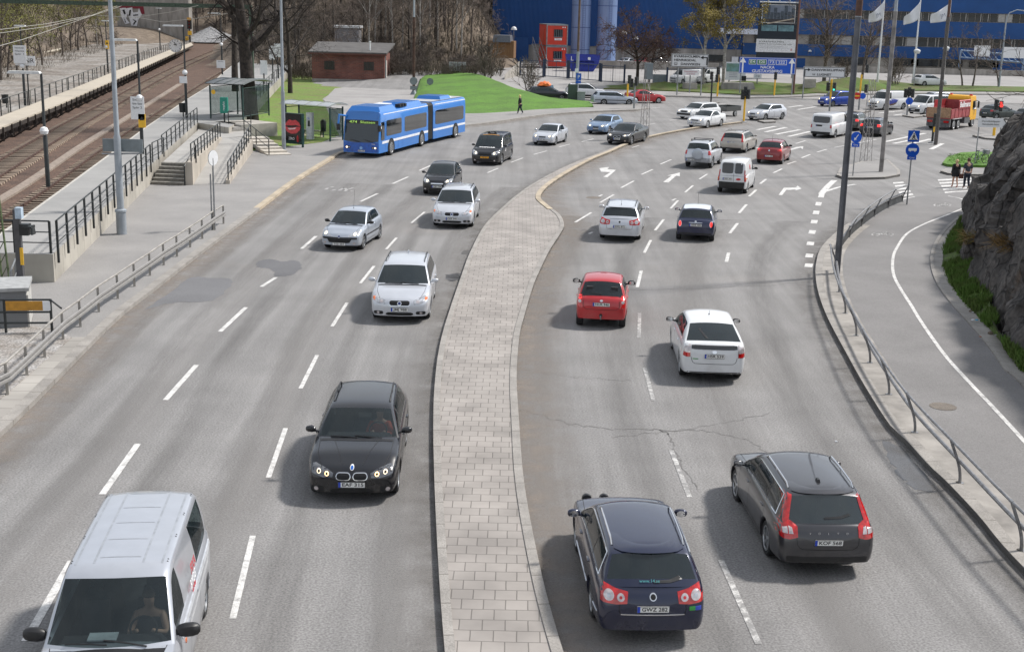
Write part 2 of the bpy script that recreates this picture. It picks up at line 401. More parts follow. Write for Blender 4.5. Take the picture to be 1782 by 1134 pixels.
def wheel_mesh(r,wd,spokes,seg,style):
 k=(r,wd,spokes,seg,style)
 if k in WCACHE:return WCACHE[k]
 M=Matrix.Rotation(pi/2,3,'Y');h=wd/2;rr=r*.70
 t=MB();t.lathe([(rr,-h),(r*.9,-h),(r*.975,-h*.85),(r,-h*.55),(r,h*.55),(r*.975,h*.85),(r*.9,h),(rr,h*.92),(rr*.97,h*.5),(rr*.97,-h)],seg,0,M)
 o=t.build('wheel',RUB);me=o.data;bpy.data.objects.remove(o)
 q=MB();q.lathe([(rr*1.02,h*.93),(rr*.93,h*.96),(rr*.90,h*.7)],seg,0,M)
 q.lathe([(rr*.98,h*.35),(0.001,h*.35)],seg,1,M)
 q.lathe([(rr*.25,h*.6),(rr*.22,h*.85),(0.001,h*.88)],12,0,M)
 if style=='cap':
  q.lathe([(rr*.92,h*.75),(rr*.8,h*.88),(rr*.3,h*.80)],seg,0,M)
  for i in range(spokes):
   a=2*pi*i/spokes;q.box((h*.86,rr*.62*cos(a),rr*.62*sin(a)),(.01,rr*.10,rr*.18),1,M=Matrix.Rotation(a,3,'X'))
 else:
  for i in range(spokes):
   a=2*pi*i/spokes;R=Matrix.Rotation(a,3,'X');vs=[]
   for y,z,x in((-.07,.15,.80),(.07,.15,.80),(.105,.95,.88),(-.105,.95,.88)):
    vs.append(R@Vector((h*x,rr*y*1.3,rr*z)))
   for y,z,x in((-.07,.15,.5),(.07,.15,.5),(.13,.95,.5),(-.13,.95,.5)):
    vs.append(R@Vector((h*x,rr*y*1.3,rr*z)))
   q.add(vs,[(0,1,2,3),(0,4,5,1),(1,5,6,2),(2,6,7,3),(3,7,4,0)],0)
 o2=q.build('rim',[ALU,DRK]);m2=o2 .data;bpy.data.objects.remove(o2)
 WCACHE[k]=(me,m2);return WCACHE[k]
def plate(par,x,y,z,ax,s,tilt=0,col=None,wd=.52,eu=True,hgt=.112,lod=1):
 sg=1 if ax=='F' else-1
 mb=MB();mb.box((0,0,0),(wd,.012,hgt),0);
 p=mb.build('number_plate',col or PLW,par);p.location=(x,y+sg*.012,z);p.rotation_euler=(-sg*tilt,0,pi if ax=='F' else 0)
 if lod>0:
  e=MB();e.tube([(-wd/2,-.007,-hgt/2),(wd/2,-.007,-hgt/2),(wd/2,-.007,hgt/2),(-wd/2,-.007,hgt/2)],.005,4,0,closed=True);e.build('plate_edge',BLK,p)
  if eu:
   e=MB();e.box((-wd/2+.026,-.009,0),(.045,.006,hgt*.94));e.build('blue_band',PLB,p)
  if s:text(s,hgt*.88,INK,p,(.025 if eu else 0,-.007,0),(pi/2,0,0),'plate_lettering',.0015,width=wd*.80,bold=.0018)
 return p
def car(name,label,cat,pos,rz,S,group=None):
 D=dict(L=4.5,W=1.8,H=1.45,wb=2.65,fo=.9,wr=.315,zs=.20,belt=(.95,1.0),hz=.78,yA=None,rf=None,rr=None,gt=None,wroof=.72,tail=None,tailz=None,paint=None,lod=1,taper=(.16,.10),bow=(.16,.08),lean=(.10,.22),spokes=5,style='alloy',rail=None,rul=None,glass=GLS,rglass=None,chromewin=False,low=None,mir=None,rulb=True,noseround=.16,crown=.05,rcrown=.05,hbulge=0,pillar='b',archlip=None,nside=None)
 D.update(S);L2=D['L']/2;W2=D['W']/2;lod=D['lod']
 yF=L2-D['fo'];yR=yF-D['wb'];wr=D['wr'];ra=wr*1.17;H=D['H']
 yA,rf,rr,gt=D['yA'],D['rf'],D['rr'],D['gt'];bf,br=D['belt'];hz=D['hz']
 root=thing(name,label,cat,pos,rz,group);pm=D['paint']
 tz=D['tailz']if D['tailz']is not None else br
 ZT=[(-L2,tz-.10),(-L2+.05,tz-.03),(-L2+.14,tz),(gt-.02 if gt-.02>-L2+.2 else-L2+.2,br if gt>-L2+.3 else tz+.005),(0,(bf+br)/2),(yA,bf),(yA+.25,bf-.03),((yA+L2)/2+.1,bf*.42+hz*.58+.02),(L2-.28,hz),(L2-.10,hz-.07),(L2-.02,hz-.15),(L2,hz-.19)]
 ZT=sorted(dict(ZT).items())
 def wy(y):
  a,b=D['taper'];v=W2
  if y>L2-1.0:v-=W2*a*((y-L2+1.0))**2.2
  if y<-L2+.9:v-=W2*b*((-L2+.9-y)/.9)**2.2
  r=D['noseround']
  for s in(L2-y,y+L2):
   if s<r:v-=r*.85*(1-sqrt(max(0,1-((r-s)/r)**2)))
  return v
 def zb(y):
  z=D['zs']
  if y>yF:z+=.05*((y-yF)/(L2-yF))**2
  if y<yR:z+=.10*((yR-y)/(yR+L2))
  return z
 def arch(y):
  for yw in(yF,yR):
   if abs(y-yw)<ra:return wr+sqrt(ra*ra-(y-yw)**2)
  return None
 ys=set();n0=26 if lod==0 else 46
 for i in range(n0+1):ys.add(round(-L2+D['L']*i/n0,4))
 for r in(.16,):
  for k in(0,.06,.16,.32,.55):ys.add(round(L2-r*k,4));ys.add(round(-L2+r*k,4))
 for yw in(yF,yR):
  for k in range(9):ys.add(round(yw+ra*cos(pi*k/8),4))
  for sg in(-1,1):ys.add(round(yw+sg*(ra+.004),4))
 for y in(yA,gt):ys.add(round(y,4));
 ys=sorted(ys);rows=[];cab=[]
 def crown(y):return D['crown']+D['hbulge']*max(0,1-abs(y-(yA+L2)/2)/1.0)
 def sec(y):
  w_=wy(y);z0=zb(y);zs=ip(ZT,y);a=arch(y);incab=gt+.03<y<yA-.03
  c=crown(y);za=max(z0,a)if a else z0;h=zs-z0
  mid=z0+.42*h
  P_=[(0,z0),(.70*w_,z0),(.705*w_,za),(.93*w_,za+.0),(.972*w_,max(za,z0+.06)),(.992*w_,max(za+.01,z0+.25*h)),(1.0*w_,max(za+.02,mid)),(.998*w_,max(za+.03,z0+.66*h)),(.985*w_,z0+.84*h),(.958*w_,z0+.95*h),(.92*w_,zs)]
  if incab:P_+=[(.86*w_,zs-.01),(.84*w_,zs-.38),(.45*w_,zs-.42),(0,zs-.42)]
  else:P_+=[(.80*w_,zs+c*.35),(.60*w_,zs+c*.70),(.32*w_,zs+c*.93),(0,zs+c)]
  out=[]
  ef=max(0,1-(L2-y)/.7);er=max(0,1-(y+L2)/.6)
  for x,z in P_:
   q=(x/W2)**2
   dy=-D['bow'][0]*q*ef-D['lean'][0]*max(0,z-.50)*ef+D['bow'][1]*q*er+D['lean'][1]*max(0,z-.62)*er
   out.append(Vector((x,y+dy,z)))
  return out,incab
 for y in ys:
  o,ic=sec(y);cab.append(ic);rows.append([Vector((-p.x,p.y,p.z))for p in o[:0:-1]]+o)
 nh=15;N=len(rows[0])
 low=D['low']
 def mf(i,k):
  kk=k-(nh-1)if k>=nh-1 else(nh-2-k)
  y=(ys[i]+ys[i+1])/2
  if kk in(0,1,2):return 1
  if kk>=11 and(cab[i]and cab[i+1]):return 2
  if kk>=11 and(cab[i]!=cab[i+1]):return 2
  if low is not None and kk<=low:return 3
  return 0
 bm=MB();bm.grid([r for r in rows],mf=mf)
 for e,ii in((0,0),(1,len(rows)-1)):
  r=rows[ii];cen=sum((p for p in r),Vector())/len(r);sg=1 if e else-1
  ring=[bm.v.index(tuple(p))if False else ii*N+k for k,p in enumerate(r)]
  yc=max((p.y for p in r),key=lambda y:y*sg);prv=ring
  for s_ in(.88,.74,.58,.40,.2):
   o=bm.add([Vector((p.x*s_,yc+(p.y-yc)*s_*s_+sg*.014*(1-s_*s_),cen.z+(p.z-cen.z)*s_))for p in r],[])
   for k in range(N):
    k2=(k+1)%N;f=(prv[k],prv[k2],o+k2,o+k);kk=k-(nh-1)if k>=nh-1 else(nh-2-k);bm.f.append(f if e else f[::-1]);bm.m.append(3 if(low is not None and kk<=low)else 0)
   prv=[o+k for k in range(N)]
  bm.f.append(tuple(prv)if e else tuple(prv[::-1]));bm.m.append(0)
 a,b,c=(Vector(bm.v[q])for q in bm.f[6][:3])
 lowm=D.get('lowmat')or BLK
 gh=MB();wrf=D['wroof']*W2
 zR=H-D['rcrown']
 wA=.92*wy(yA);wG=.92*wy(max(gt,-L2+.16))
 zrr=D.get('zrr',zR-.05)
 ctrl=[(yA,ip(ZT,yA),wA),(yA+(rf-yA)*.5,ip(ZT,yA)+(zR-.03-ip(ZT,yA))*.53,wA+(wrf-wA)*.48),(rf,zR-.025,wrf),(rf-.35,zR,wrf*1.0),((rf+rr)/2,zR+.002,wrf*1.0),(rr+.3,zrr+.03,wrf*.985),(rr,zrr,wrf*.97),(rr+(gt-rr)*.5,zrr+(ip(ZT,gt)-zrr)*.49,wrf*.97+(wG-wrf*.97)*.5),(gt,ip(ZT,gt),wG)]
 ctrl=chaikin(ctrl,2);ctrl=sorted(ctrl);TZ=[(p[0],p[1])for p in ctrl];TW=[(p[0],p[2])for p in ctrl]
 R_=D['rul'];force=[rf,rr,gt+(rr-gt)*D.get('rg0',.14),rr+(gt-rr)*D.get('rg1',.10),yA+(rf-yA)*.05,yA+(rf-yA)*.93]
 seq=[]
 for(b0,t0,kind),(b1,t1,_)in zip(R_,R_[1:]):
  ts=[t0]+sorted([f for f in force if min(t0,t1)+.004<f<max(t0,t1)-.004],reverse=True)+[t1];full=[]
  for u,v in zip(ts,ts[1:]):
   m_=max(1,int(abs(v-u)/.14))
   for k in range(m_):full.append(u+(v-u)*k/m_)
  for t in full:seq.append((b0+(b1-b0)*((t-t0)/(t1-t0)if abs(t1-t0)>1e-6 else 0),t,kind))
 seq.append((R_[-1][0],R_[-1][1],'e'))
 TT=[0,.07,.3,.6,.86,.955];SS=[.955,.88,.6,.3,0]
 bw0,bw1=D.get('gbow',(.20,.10));gr=[]
 for(b_,t_,kind)in seq:
  B_=Vector((.92*wy(b_),b_,ip(ZT,b_)));
  ef=max(0,1-(b_+L2)/.6);q=(B_.x/W2)**2
  sh=D['bow'][1]*q*ef+D['lean'][1]*max(0,B_.z-.62)*ef;B_.y+=sh
  zt_,wt_=lin(TZ,t_),lin(TW,t_);T_=Vector((wt_,t_+(sh if t_<gt+.3 else 0),zt_));half=[]
  for t in TT:
   p=B_+(T_-B_)*t;p.x+=.025*4*t*(1-t)*min(1,(zt_-B_.z)/.3);half.append(p)
  if t_>rf:bow=bw1+(bw0-bw1)*(t_-rf)/(yA-rf)
  elif t_>rr:bow=bw1+(-.03-bw1)*(rf-t_)/(rf-rr)
  else:bow=-.03+(-D.get('rbow',.09)+.03)*(rr-t_)/max(.01,rr-gt)
  cc=D['rcrown']if rr<=t_<=rf else(.03+(D['rcrown']-.03)*(1-min(1,abs(t_-(rf if t_>rf else rr))/.6)))
  for s in SS:half.append(Vector((wt_*s,T_.y+bow*(1-s*s),zt_+cc*(1-abs(s)**2.4))))
  gr.append(half+[Vector((-p.x,p.y,p.z))for p in half[-2::-1]])
 n1=len(TT);NG=len(gr[0]);panes={}
 def cell(i,k):
  kk=k if k<n1+len(SS)-1 else NG-2-k
  t0,t1=seq[i][1],seq[i+1][1];kind=seq[i][2];side='R' if k<NG//2 else 'L'
  if 1<=kk<=3:
   if kind[0]=='g':return('side_window'+kind[1:],side)
   if kind=='b':return 'blk'
  if kk>=n1:
   if t1>=rf-.004+(yA-rf)*.06 and t0<=yA+(rf-yA)*.045+.004:return('windshield','')
   if kk>=n1+(1 if D.get('rgn')else 0)and t0<=rr+(gt-rr)*(D.get('rg1',.10)-.01)and t1>=gt+(rr-gt)*(D.get('rg0',.14)-.01)and not D.get('noback'):return('rear_window','')
  return None
 def mfg(i,k):
  c=cell(i,k)
  if c=='blk':return 1 if D['pillar']=='b' else 0
  if c is None:return 0
  panes.setdefault(c,[]).append((i,k));return None
 gh.grid(gr,mf=mfg)
 o=len(bm.v);body=MB();body.v=bm.v+gh.v;body.f=bm.f+[tuple(q+o for q in f)for f in gh.f];body.m=bm.m+[4 if m_==1 else 0 for m_ in gh.m]
 bo=body.build('body',[pm,DRK,INT,lowm,BLK],root,ang=42)
 bmm=bmesh.new();bmm.from_mesh(bo.data);bmesh.ops.remove_doubles(bmm,verts=bmm.verts,dist=.0004);bmesh.ops.recalc_face_normals(bmm,faces=bmm.faces);bmm.to_mesh(bo.data);bmm.free()
 bo.data.polygons.foreach_set('use_smooth',[True]*len(bo.data.polygons));bo.data.set_sharp_from_angle(angle=radians(40))
 allf=list(body.f)
 for(nm,sd),cells in sorted(panes.items()):
  g=MB();used={}
  for i,k in cells:
   ids=[]
   for a,b in((i,k),(i,k+1),(i+1,k+1),(i+1,k)):
    if(a,b)not in used:used[(a,b)]=len(g.v);g.v.append(tuple(gr[a][b]))
    ids.append(used[(a,b)])
   g.f.append(tuple(ids)[::-1]);g.m.append(0)
   allf.append(tuple(o+a*NG+b for a,b in((i,k),(i,k+1),(i+1,k+1),(i+1,k))))
  base='side_window' if nm.startswith('side')else nm
  gm=D['rglass']if(D['rglass']and(nm=='rear_window' or nm.endswith('d')))else D['glass']
  g.build(base,gm,root)
  if D['chromewin']and base=='side_window':pass
 if D['chromewin']:
  for sgn in(1,-1):
   gi=[i for i in range(len(seq))if seq[i][2][0]in 'gb'];i0,i1=gi[0],gi[-1]+1
   ln=[gr[i][1]for i in range(i0,i1+1)]+[gr[i][4]for i in range(i1,i0-1,-1)]
   mb=MB();mb.tube([(sgn*(p.x+.006),p.y,p.z)for p in ln],.013,5,closed=True);mb.build('window_trim',CHR,root)
 T=BVHTree.FromPolygons(body.v,allf)
 wd=D.get('ww',.205);seg=16 if lod==0 else 28
 wme,rme=wheel_mesh(wr,wd,D['spokes'],seg,D['style'])
 for sx in(1,-1):
  for yw in(yF,yR):
   w_=link('wheel',wme,root,(sx*(W2-wd/2-.035),yw,wr),0 if sx>0 else pi);link('rim',rme,w_)
   if sx*D.get('steer',0)and yw==yF:pass
 if D['mir']is not False:
  my,mz=yA+(rf-yA)*.30,bf+.09;mm=D['mir']or pm
  for sx in(1,-1):
   mb=MB();x0=.90*wy(my);c=Vector((sx*(x0+.17),my,mz));s_=D.get('mirs',1)
   rws=[]
   for t,r in((-1,.35),(-.75,.8),(-.2,1),(.4,.98),(.8,.8),(1,.45)):
    rws.append([c+Vector((sx*t*.105*s_,.055*s_*r*cos(q)-.02*t,.075*s_*r*(1 if abs(sin(q))<.9 else .9)*sin(q)))for q in[2*pi*k/10 for k in range(10)]])
   mb.grid(rws,closed=True);mb.f.append(tuple(range(10)));mb.m.append(0);mb.f.append(tuple(range(50,60)));mb.m.append(0)
   mb.tube([(sx*(x0-.03),my+.02,mz-.06),(sx*(x0+.10),my,mz-.03)],.025,6)
   o_=mb.build('wing_mirror',mm,root)
   if lod>1:
    g=MB();g.lathe([(.062,0),(.001,.003)],12,0,Matrix.Rotation(pi/2,3,'X')@Matrix.Diagonal((1.3,1,1)));g.build('mirror_glass',CHR,o_,loc=c+Vector((0,-.058*s_,0)))
 if D['rail']:
  for sx in(1,-1):
   y0,y1=rf-.25,rr+.20;mb=MB();pl=[]
   for k in range(13):
    y=y0+(y1-y0)*k/12;x=lin(TW,y)*.93;z=lin(TZ,y)+D['rcrown']*(1-.93**2.4)+(.055 if 0<k<12 else .0)
    pl.append((sx*x,y,z))
   mb.tube(pl,.017,6)
   for k in(6,):mb.box((pl[k][0],pl[k][1],pl[k][2]-.03),(.03,.06,.06))
   mb.build('roof_rail',D['rail'],root)
 D.update(L2=L2,W2=W2,yF=yF,yR=yR,T=T,root=root,wy=wy,body=bo,ZT=ZT,TZ=TZ,TW=TW)
 if lod>0:
  dk=D.get('doors',[yA-.02,(yA+yR)/2+.28,yR+.30]);ln=[]
  zh=(bf+br)/2
  for ax in('E','W'):
   for y in dk:ln.append((ax,[(y+(0.02 if y>yR+.4 else .10),D['zs']+.14),(y,.6),(y-.02,ip(ZT,y)-.03)]))
   ln.append((ax,[(dk[0],D['zs']+.13),(dk[-1]+.1,D['zs']+.13)]))
  hw=lambda y:wy(y)*.80
  ln.append(('T',[(-hw(L2-.2)*.85,L2-.12),(-hw(L2-.6),L2-.6),(-hw(yA+.1)*1.03,yA+.05)]));ln.append(('T',mirx(ln[-1][1])))
  for a in D.get('seams',[]):ln.append(a)
  seams(T,root,ln,DRK,.010)
  if D.get('handles',True):
   for ax in('E','W'):
    for y in dk[1:]:patch(T,'door_handle',D.get('hmat')or pm,*rect(y+.07,y+.27,zh-.15,zh-.115,.01),ax,root,.028,3,1)
 if lod>1 and not D.get('noint'):
  for sx in(.38,-.38):
   for yy in((yA+rf)/2-.75,(yA+rf)/2-1.6):
    mb=MB();zf=ip(ZT,yy)-.30
    mb.box((sx,yy,zf+.14),(.46,.14,.58),M=Matrix.Rotation(.18,3,'X'),taper=.8);mb.box((sx,yy-.06,zf+.52),(.24,.09,.16),M=Matrix.Rotation(.1,3,'X'),taper=.8)
    mb.build('car_seat',INT,root)
  mb=MB();mb.box((0,yA-.10,bf-.06),(1.62*W2,.42,.16),taper=.85);mb.build('dashboard',INT,root)
  mb=MB();cx=-.38;mb.tube([(cx+.18*cos(q),yA-.42-.06*sin(q),bf+.02+.16*sin(q))for q in[2*pi*k/16 for k in range(16)]],.016,6,closed=True);mb.build('steering_wheel',INT,root)
 return D
def both(D,name,m,up,lo,ax,**k):
 a=patch(D['T'],name,m,up,lo,ax,D['root'],**k);b=patch(D['T'],name,m,mirx(up),mirx(lo),ax,D['root'],**k);return a,b
def sub(D,par,name,m,sh,ax,**k):return patch(D['T'],name,m,sh[0],sh[1],ax,par,**k)
def lamp(D,up,lo,ax,m,subs=(),name='headlight',off=.006,n=8,k=4):
 """a pair of lamps with their inner pieces: subs = (name, material, outline, offset)"""
 for sx in(1,-1):
  f=(lambda p:p)if sx>0 else mirx
  o=patch(D['T'],name,m,f(up),f(lo),ax,D['root'],off=off,n=n,k=k)
  if o:
   for nm,mm,(u,l),of in subs:patch(D['T'],nm,mm,f(u),f(l),ax,o,off=of,n=8,k=3,thick=.0)
def hity(D,ax,x,z):
 h=hit(D['T'],ax,x,z);return h[0].y if h else(D['L2']if ax=='F' else-D['L2'])
def wipers(D,ax='F'):
 pass
def rul_wagon(yA,rf,gt,yB,yC,yDb,yDt,c='gd'):
 return[(yA,yA,'p'),(yA-.09,yA-.13,'ga'),(yB+.05,yB+.02,'b'),(yB-.05,yB-.08,'gb'),(yC+.04,yC+.02,'b'),(yC-.04,yC-.06,c),(yDb,yDt,'p'),(gt,gt,'e')]
def rul_hatch(yA,rf,gt,yB,yDb,yDt,k='gb'):
 return[(yA,yA,'p'),(yA-.09,yA-.13,'ga'),(yB+.05,yB+.02,'b'),(yB-.05,yB-.08,k),(yDb,yDt,'p'),(gt,gt,'e')]
def spec(kind,**k):
 """body proportions by kind, from length, width, height and wheelbase"""
 L=k.get('L',4.5);L2=L/2;fo=k.get('fo',.90);wb=k.get('wb',2.65);yF=L2-fo;yR=yF-wb
 d=dict(k)
 if kind=='wagon':
  yA=k.get('yA',yF-.42);rf=k.get('rf',yA-.78);rr=k.get('rr',-L2+.50);gt=k.get('gt',-L2+.17)
  yB=(yA+yR)/2+.22;yC=yR+.32
  d.update(yA=yA,rf=rf,rr=rr,gt=gt,rul=rul_wagon(yA,rf,gt,yB,yC,k.get('yDb',gt+.48),k.get('yDt',rr+.12)),doors=[yA-.05,yB+.05,yR+.22])
 elif kind=='hatch':
  yA=k.get('yA',yF-.40);rf=k.get('rf',yA-.74);rr=k.get('rr',-L2+.62);gt=k.get('gt',-L2+.22)
  yB=k.get('yB',(yA+yR)/2+.18)
  d.update(yA=yA,rf=rf,rr=rr,gt=gt,rul=rul_hatch(yA,rf,gt,yB,k.get('yDb',yR+.10),k.get('yDt',yR+.16)),doors=k.get('doors',[yA-.05,yB+.03,yR+.30]))
 elif kind=='sedan':
  yA=k.get('yA',yF-.50);rf=k.get('rf',yA-.80);rr=k.get('rr',yR+.42);gt=k.get('gt',yR-.32)
  yB=(yA+yR)/2+.20
  d.setdefault('rg1',.06);d.setdefault('rg0',.10);d.setdefault('tailz',k.get('belt',(.95,1.0))[1]+.06)
  d.update(yA=yA,rf=rf,rr=rr,gt=gt,rul=rul_hatch(yA,rf,gt,yB,k.get('yDb',yR+.30),k.get('yDt',rr+.12)),doors=[yA-.05,yB+.05,yR+.24])
 elif kind=='van':
  yA=k.get('yA',yF+.05);rf=k.get('rf',yA-.72);rr=k.get('rr',-L2+.16);gt=k.get('gt',-L2+.05)
  d.update(yA=yA,rf=rf,rr=rr,gt=gt,doors=k.get('doors',[yA-.15,yF-1.0,yF-2.1]))
  if 'rul' not in k:
   yB=yF-1.02;yC=yB-1.25
   d['rul']=[(yA,yA,'p'),(yA-.16,yA-.22,'ga'),(yB+.06,yB+.06,'p'),(yB-.10,yB-.10,k.get('van1','p')),(yC+.1,yC+.1,'p'),(yC-.1,yC-.1,k.get('van2','p')),(gt+.35,gt+.35,'p'),(gt,gt,'e')]
 return d
def front_generic(D,lz=.66,lx=(.40,.80),lh=.13,grille=(.36,.60,.12),intake=(.50,.30,.14),plz=.44,text_='',lit=True,gm=None,fog=True,lm=None):
 x0,x1=lx;up=[(x0,lz+lh*.30),(x0+.1,lz+lh*.62),(x1-.08,lz+lh*1.0),(x1,lz+lh*.95)];lo=[(x0,lz-lh*.10),(x0+.12,lz-lh*.38),(x1-.12,lz-lh*.25),(x1,lz+lh*.35)]
 s=[('bulb',BLB if lit else CHR,ell((x0+x1)/2-.06,lz+lh*.25,.055,lh*.36),.010)]if D['lod']>0 else[]
 lamp(D,up,lo,'F',lm or LGT,s)
 if grille:w_,z,h=grille;sub(D,D['root'],'grille',gm or DRK,rect(-w_,w_,z-h/2,z+h/2,.03),'F',off=.004,n=10)
 if intake:w_,z,h=intake;sub(D,D['root'],'lower_intake',DRK,rect(-w_,w_,z-h/2,z+h/2,.04),'F',off=.003,n=10)
 if fog and D['lod']>0:
  for sx in(1,-1):sub(D,D['root'],'fog_lamp',CLR,ell(sx*.62,.33,.05,.04),'F',off=.01)
 if plz:plate(D['root'],0,hity(D,'F',0,plz),plz,'F',text_,lod=D['lod'],col=D.get('plcol'),eu=D.get('eu',True))
def rear_generic(D,up,lo,subs=(),plz=.70,text_='',lm=None,px=0,badge=True,bump=None,plw=.52,wip=True):
 lamp(D,up,lo,'R',lm or RED,subs,'tail_light')
 if plz:plate(D['root'],px,hity(D,'R',px,plz),plz,'R',text_,.12,lod=D['lod'],wd=plw)
 if bump:z,h,w_=bump;sub(D,D['root'],'bumper_trim',BLK,rect(-w_,w_,z-h/2,z+h/2,.02),'R',off=.006,n=12)
SEAM_REAR=[('R',[(-.55,1.02),(-.60,.62),(-.5,.52),(.5,.52),(.60,.62),(.55,1.02)])]
#  ground, road, kerbs, markings
def asphalt(name,c,c2,fine=.22,fs=26,track=0,rough=.88,bump=.35):
 m=mat(name,c,rough,var=.1,scale=.35,c2=c2,bump=bump,bscale=fs,fine=fine,spec=.3)
 return m
ASP=asphalt('road_asphalt',(.240,.234,.229),(.190,.185,.181),.30,24)
if True:
 nt_=ASP.node_tree;b_=nt_.nodes['Principled BSDF'];src=b_.inputs['Base Color'].links[0].from_socket
 tc=nd(nt_,'TexCoord');mp=nd(nt_,'Mapping');mp.inputs['Scale'].default_value=(1.1,.035,1);mp.inputs['Rotation'].default_value=(0,0,-.03);nt_.links.new(tc.outputs['Object'],mp.inputs[0])
 n=nd(nt_,'TexNoise',Scale=1.0,Detail=4,Roughness=.65);nt_.links.new(mp.outputs[0],n.inputs['Vector'])
 fr=nd(nt_,'MapRange');fr.inputs[1].default_value=.3;fr.inputs[2].default_value=.7;fr.inputs[3].default_value=.80;fr.inputs[4].default_value=1.14;nt_.links.new(n.outputs['Fac'],fr.inputs[0])
 mx=nd(nt_,'Mix',data_type='RGBA',blend_type='MULTIPLY');mx.inputs[0].default_value=1;nt_.links.new(src,mx.inputs[6]);nt_.links.new(fr.outputs[0],mx.inputs[7])
 n2=nd(nt_,'TexNoise',Scale=.12,Detail=7,Roughness=.7);nt_.links.new(tc.outputs['Object'],n2 .inputs['Vector'])
 f2=nd(nt_,'MapRange');f2 .inputs[1].default_value=.56;f2 .inputs[2].default_value=.72;f2 .inputs[3].default_value=0;f2 .inputs[4].default_value=.16;nt_.links.new(n2 .outputs['Fac'],f2 .inputs[0])
 m2=nd(nt_,'Mix',data_type='RGBA');m2 .inputs[7].default_value=(.27,.225,.185,1);nt_.links.new(f2 .outputs[0],m2 .inputs[0]);nt_.links.new(mx.outputs[2],m2 .inputs[6]);nt_.links.new(m2 .outputs[2],b_.inputs['Base Color'])
PAV=asphalt('pavement_asphalt',(.285,.275,.265),(.225,.218,.212),.16,30)
BIKE=asphalt('cycle_path_asphalt',(.22,.213,.21),(.175,.170,.167),.14,30)
YARD=asphalt('yard_asphalt',(.33,.32,.31),(.26,.25,.245),.1,8)
PATCH=asphalt('asphalt_repair',(.14,.14,.145),(.105,.105,.11),.2,24)
DIRT=mat('bare_earth',(.20,.16,.12),.95,var=.3,scale=.8,c2=(.10,.075,.055),bump=.8,bscale=9,fine=.3)
GRAN=mat('granite_kerb',(.29,.272,.25),.8,var=.12,scale=1.5,fine=.22,bscale=40,bump=.2)
if True:
 nt_=GRAN.node_tree;b_=nt_.nodes['Principled BSDF'];src=b_.inputs['Base Color'].links[0].from_socket
 uv=nd(nt_,'TexCoord');sx=nd(nt_,'SeparateXYZ');nt_.links.new(uv.outputs['UV'],sx.inputs[0])
 md=nd(nt_,'Math',operation='PINGPONG');md.inputs[1].default_value=.55;nt_.links.new(sx.outputs[0],md.inputs[0])
 lt=nd(nt_,'Math',operation='LESS_THAN');lt.inputs[1].default_value=.010;nt_.links.new(md.outputs[0],lt.inputs[0])
 mx=nd(nt_,'Mix',data_type='RGBA');mx.inputs[7].default_value=(.07,.06,.05,1);nt_.links.new(lt.outputs[0],mx.inputs[0]);nt_.links.new(src,mx.inputs[6]);nt_.links.new(mx.outputs[2],b_.inputs['Base Color'])
KYEL=mat('sandy_granite',(.41,.345,.255),.8,var=.15,scale=1.2,fine=.2)
PAVER=brickmat('concrete_pavers',(.325,.298,.275),(.280,.258,.238),(.160,.147,.134),.36,.36,.011,.9,var=.24,nscale=.9)
LINEM=mat('road_paint',(.60,.59,.57),.7,var=.1,scale=3,fine=.2,bscale=30)
if True:
 nt_=LINEM.node_tree;b_=nt_.nodes['Principled BSDF'];src=b_.inputs['Base Color'].links[0].from_socket
 tc=nd(nt_,'TexCoord');n=nd(nt_,'TexNoise',Scale=4.5,Detail=10,Roughness=.8);nt_.links.new(tc.outputs['Object'],n.inputs['Vector'])
 f=nd(nt_,'MapRange');f.inputs[1].default_value=.50;f.inputs[2].default_value=.62;f.inputs[4].default_value=.75;nt_.links.new(n.outputs['Fac'],f.inputs[0])
 mx=nd(nt_,'Mix',data_type='RGBA');mx.inputs[7].default_value=(.22,.215,.21,1);nt_.links.new(f.outputs[0],mx.inputs[0]);nt_.links.new(src,mx.inputs[6]);nt_.links.new(mx.outputs[2],b_.inputs['Base Color'])
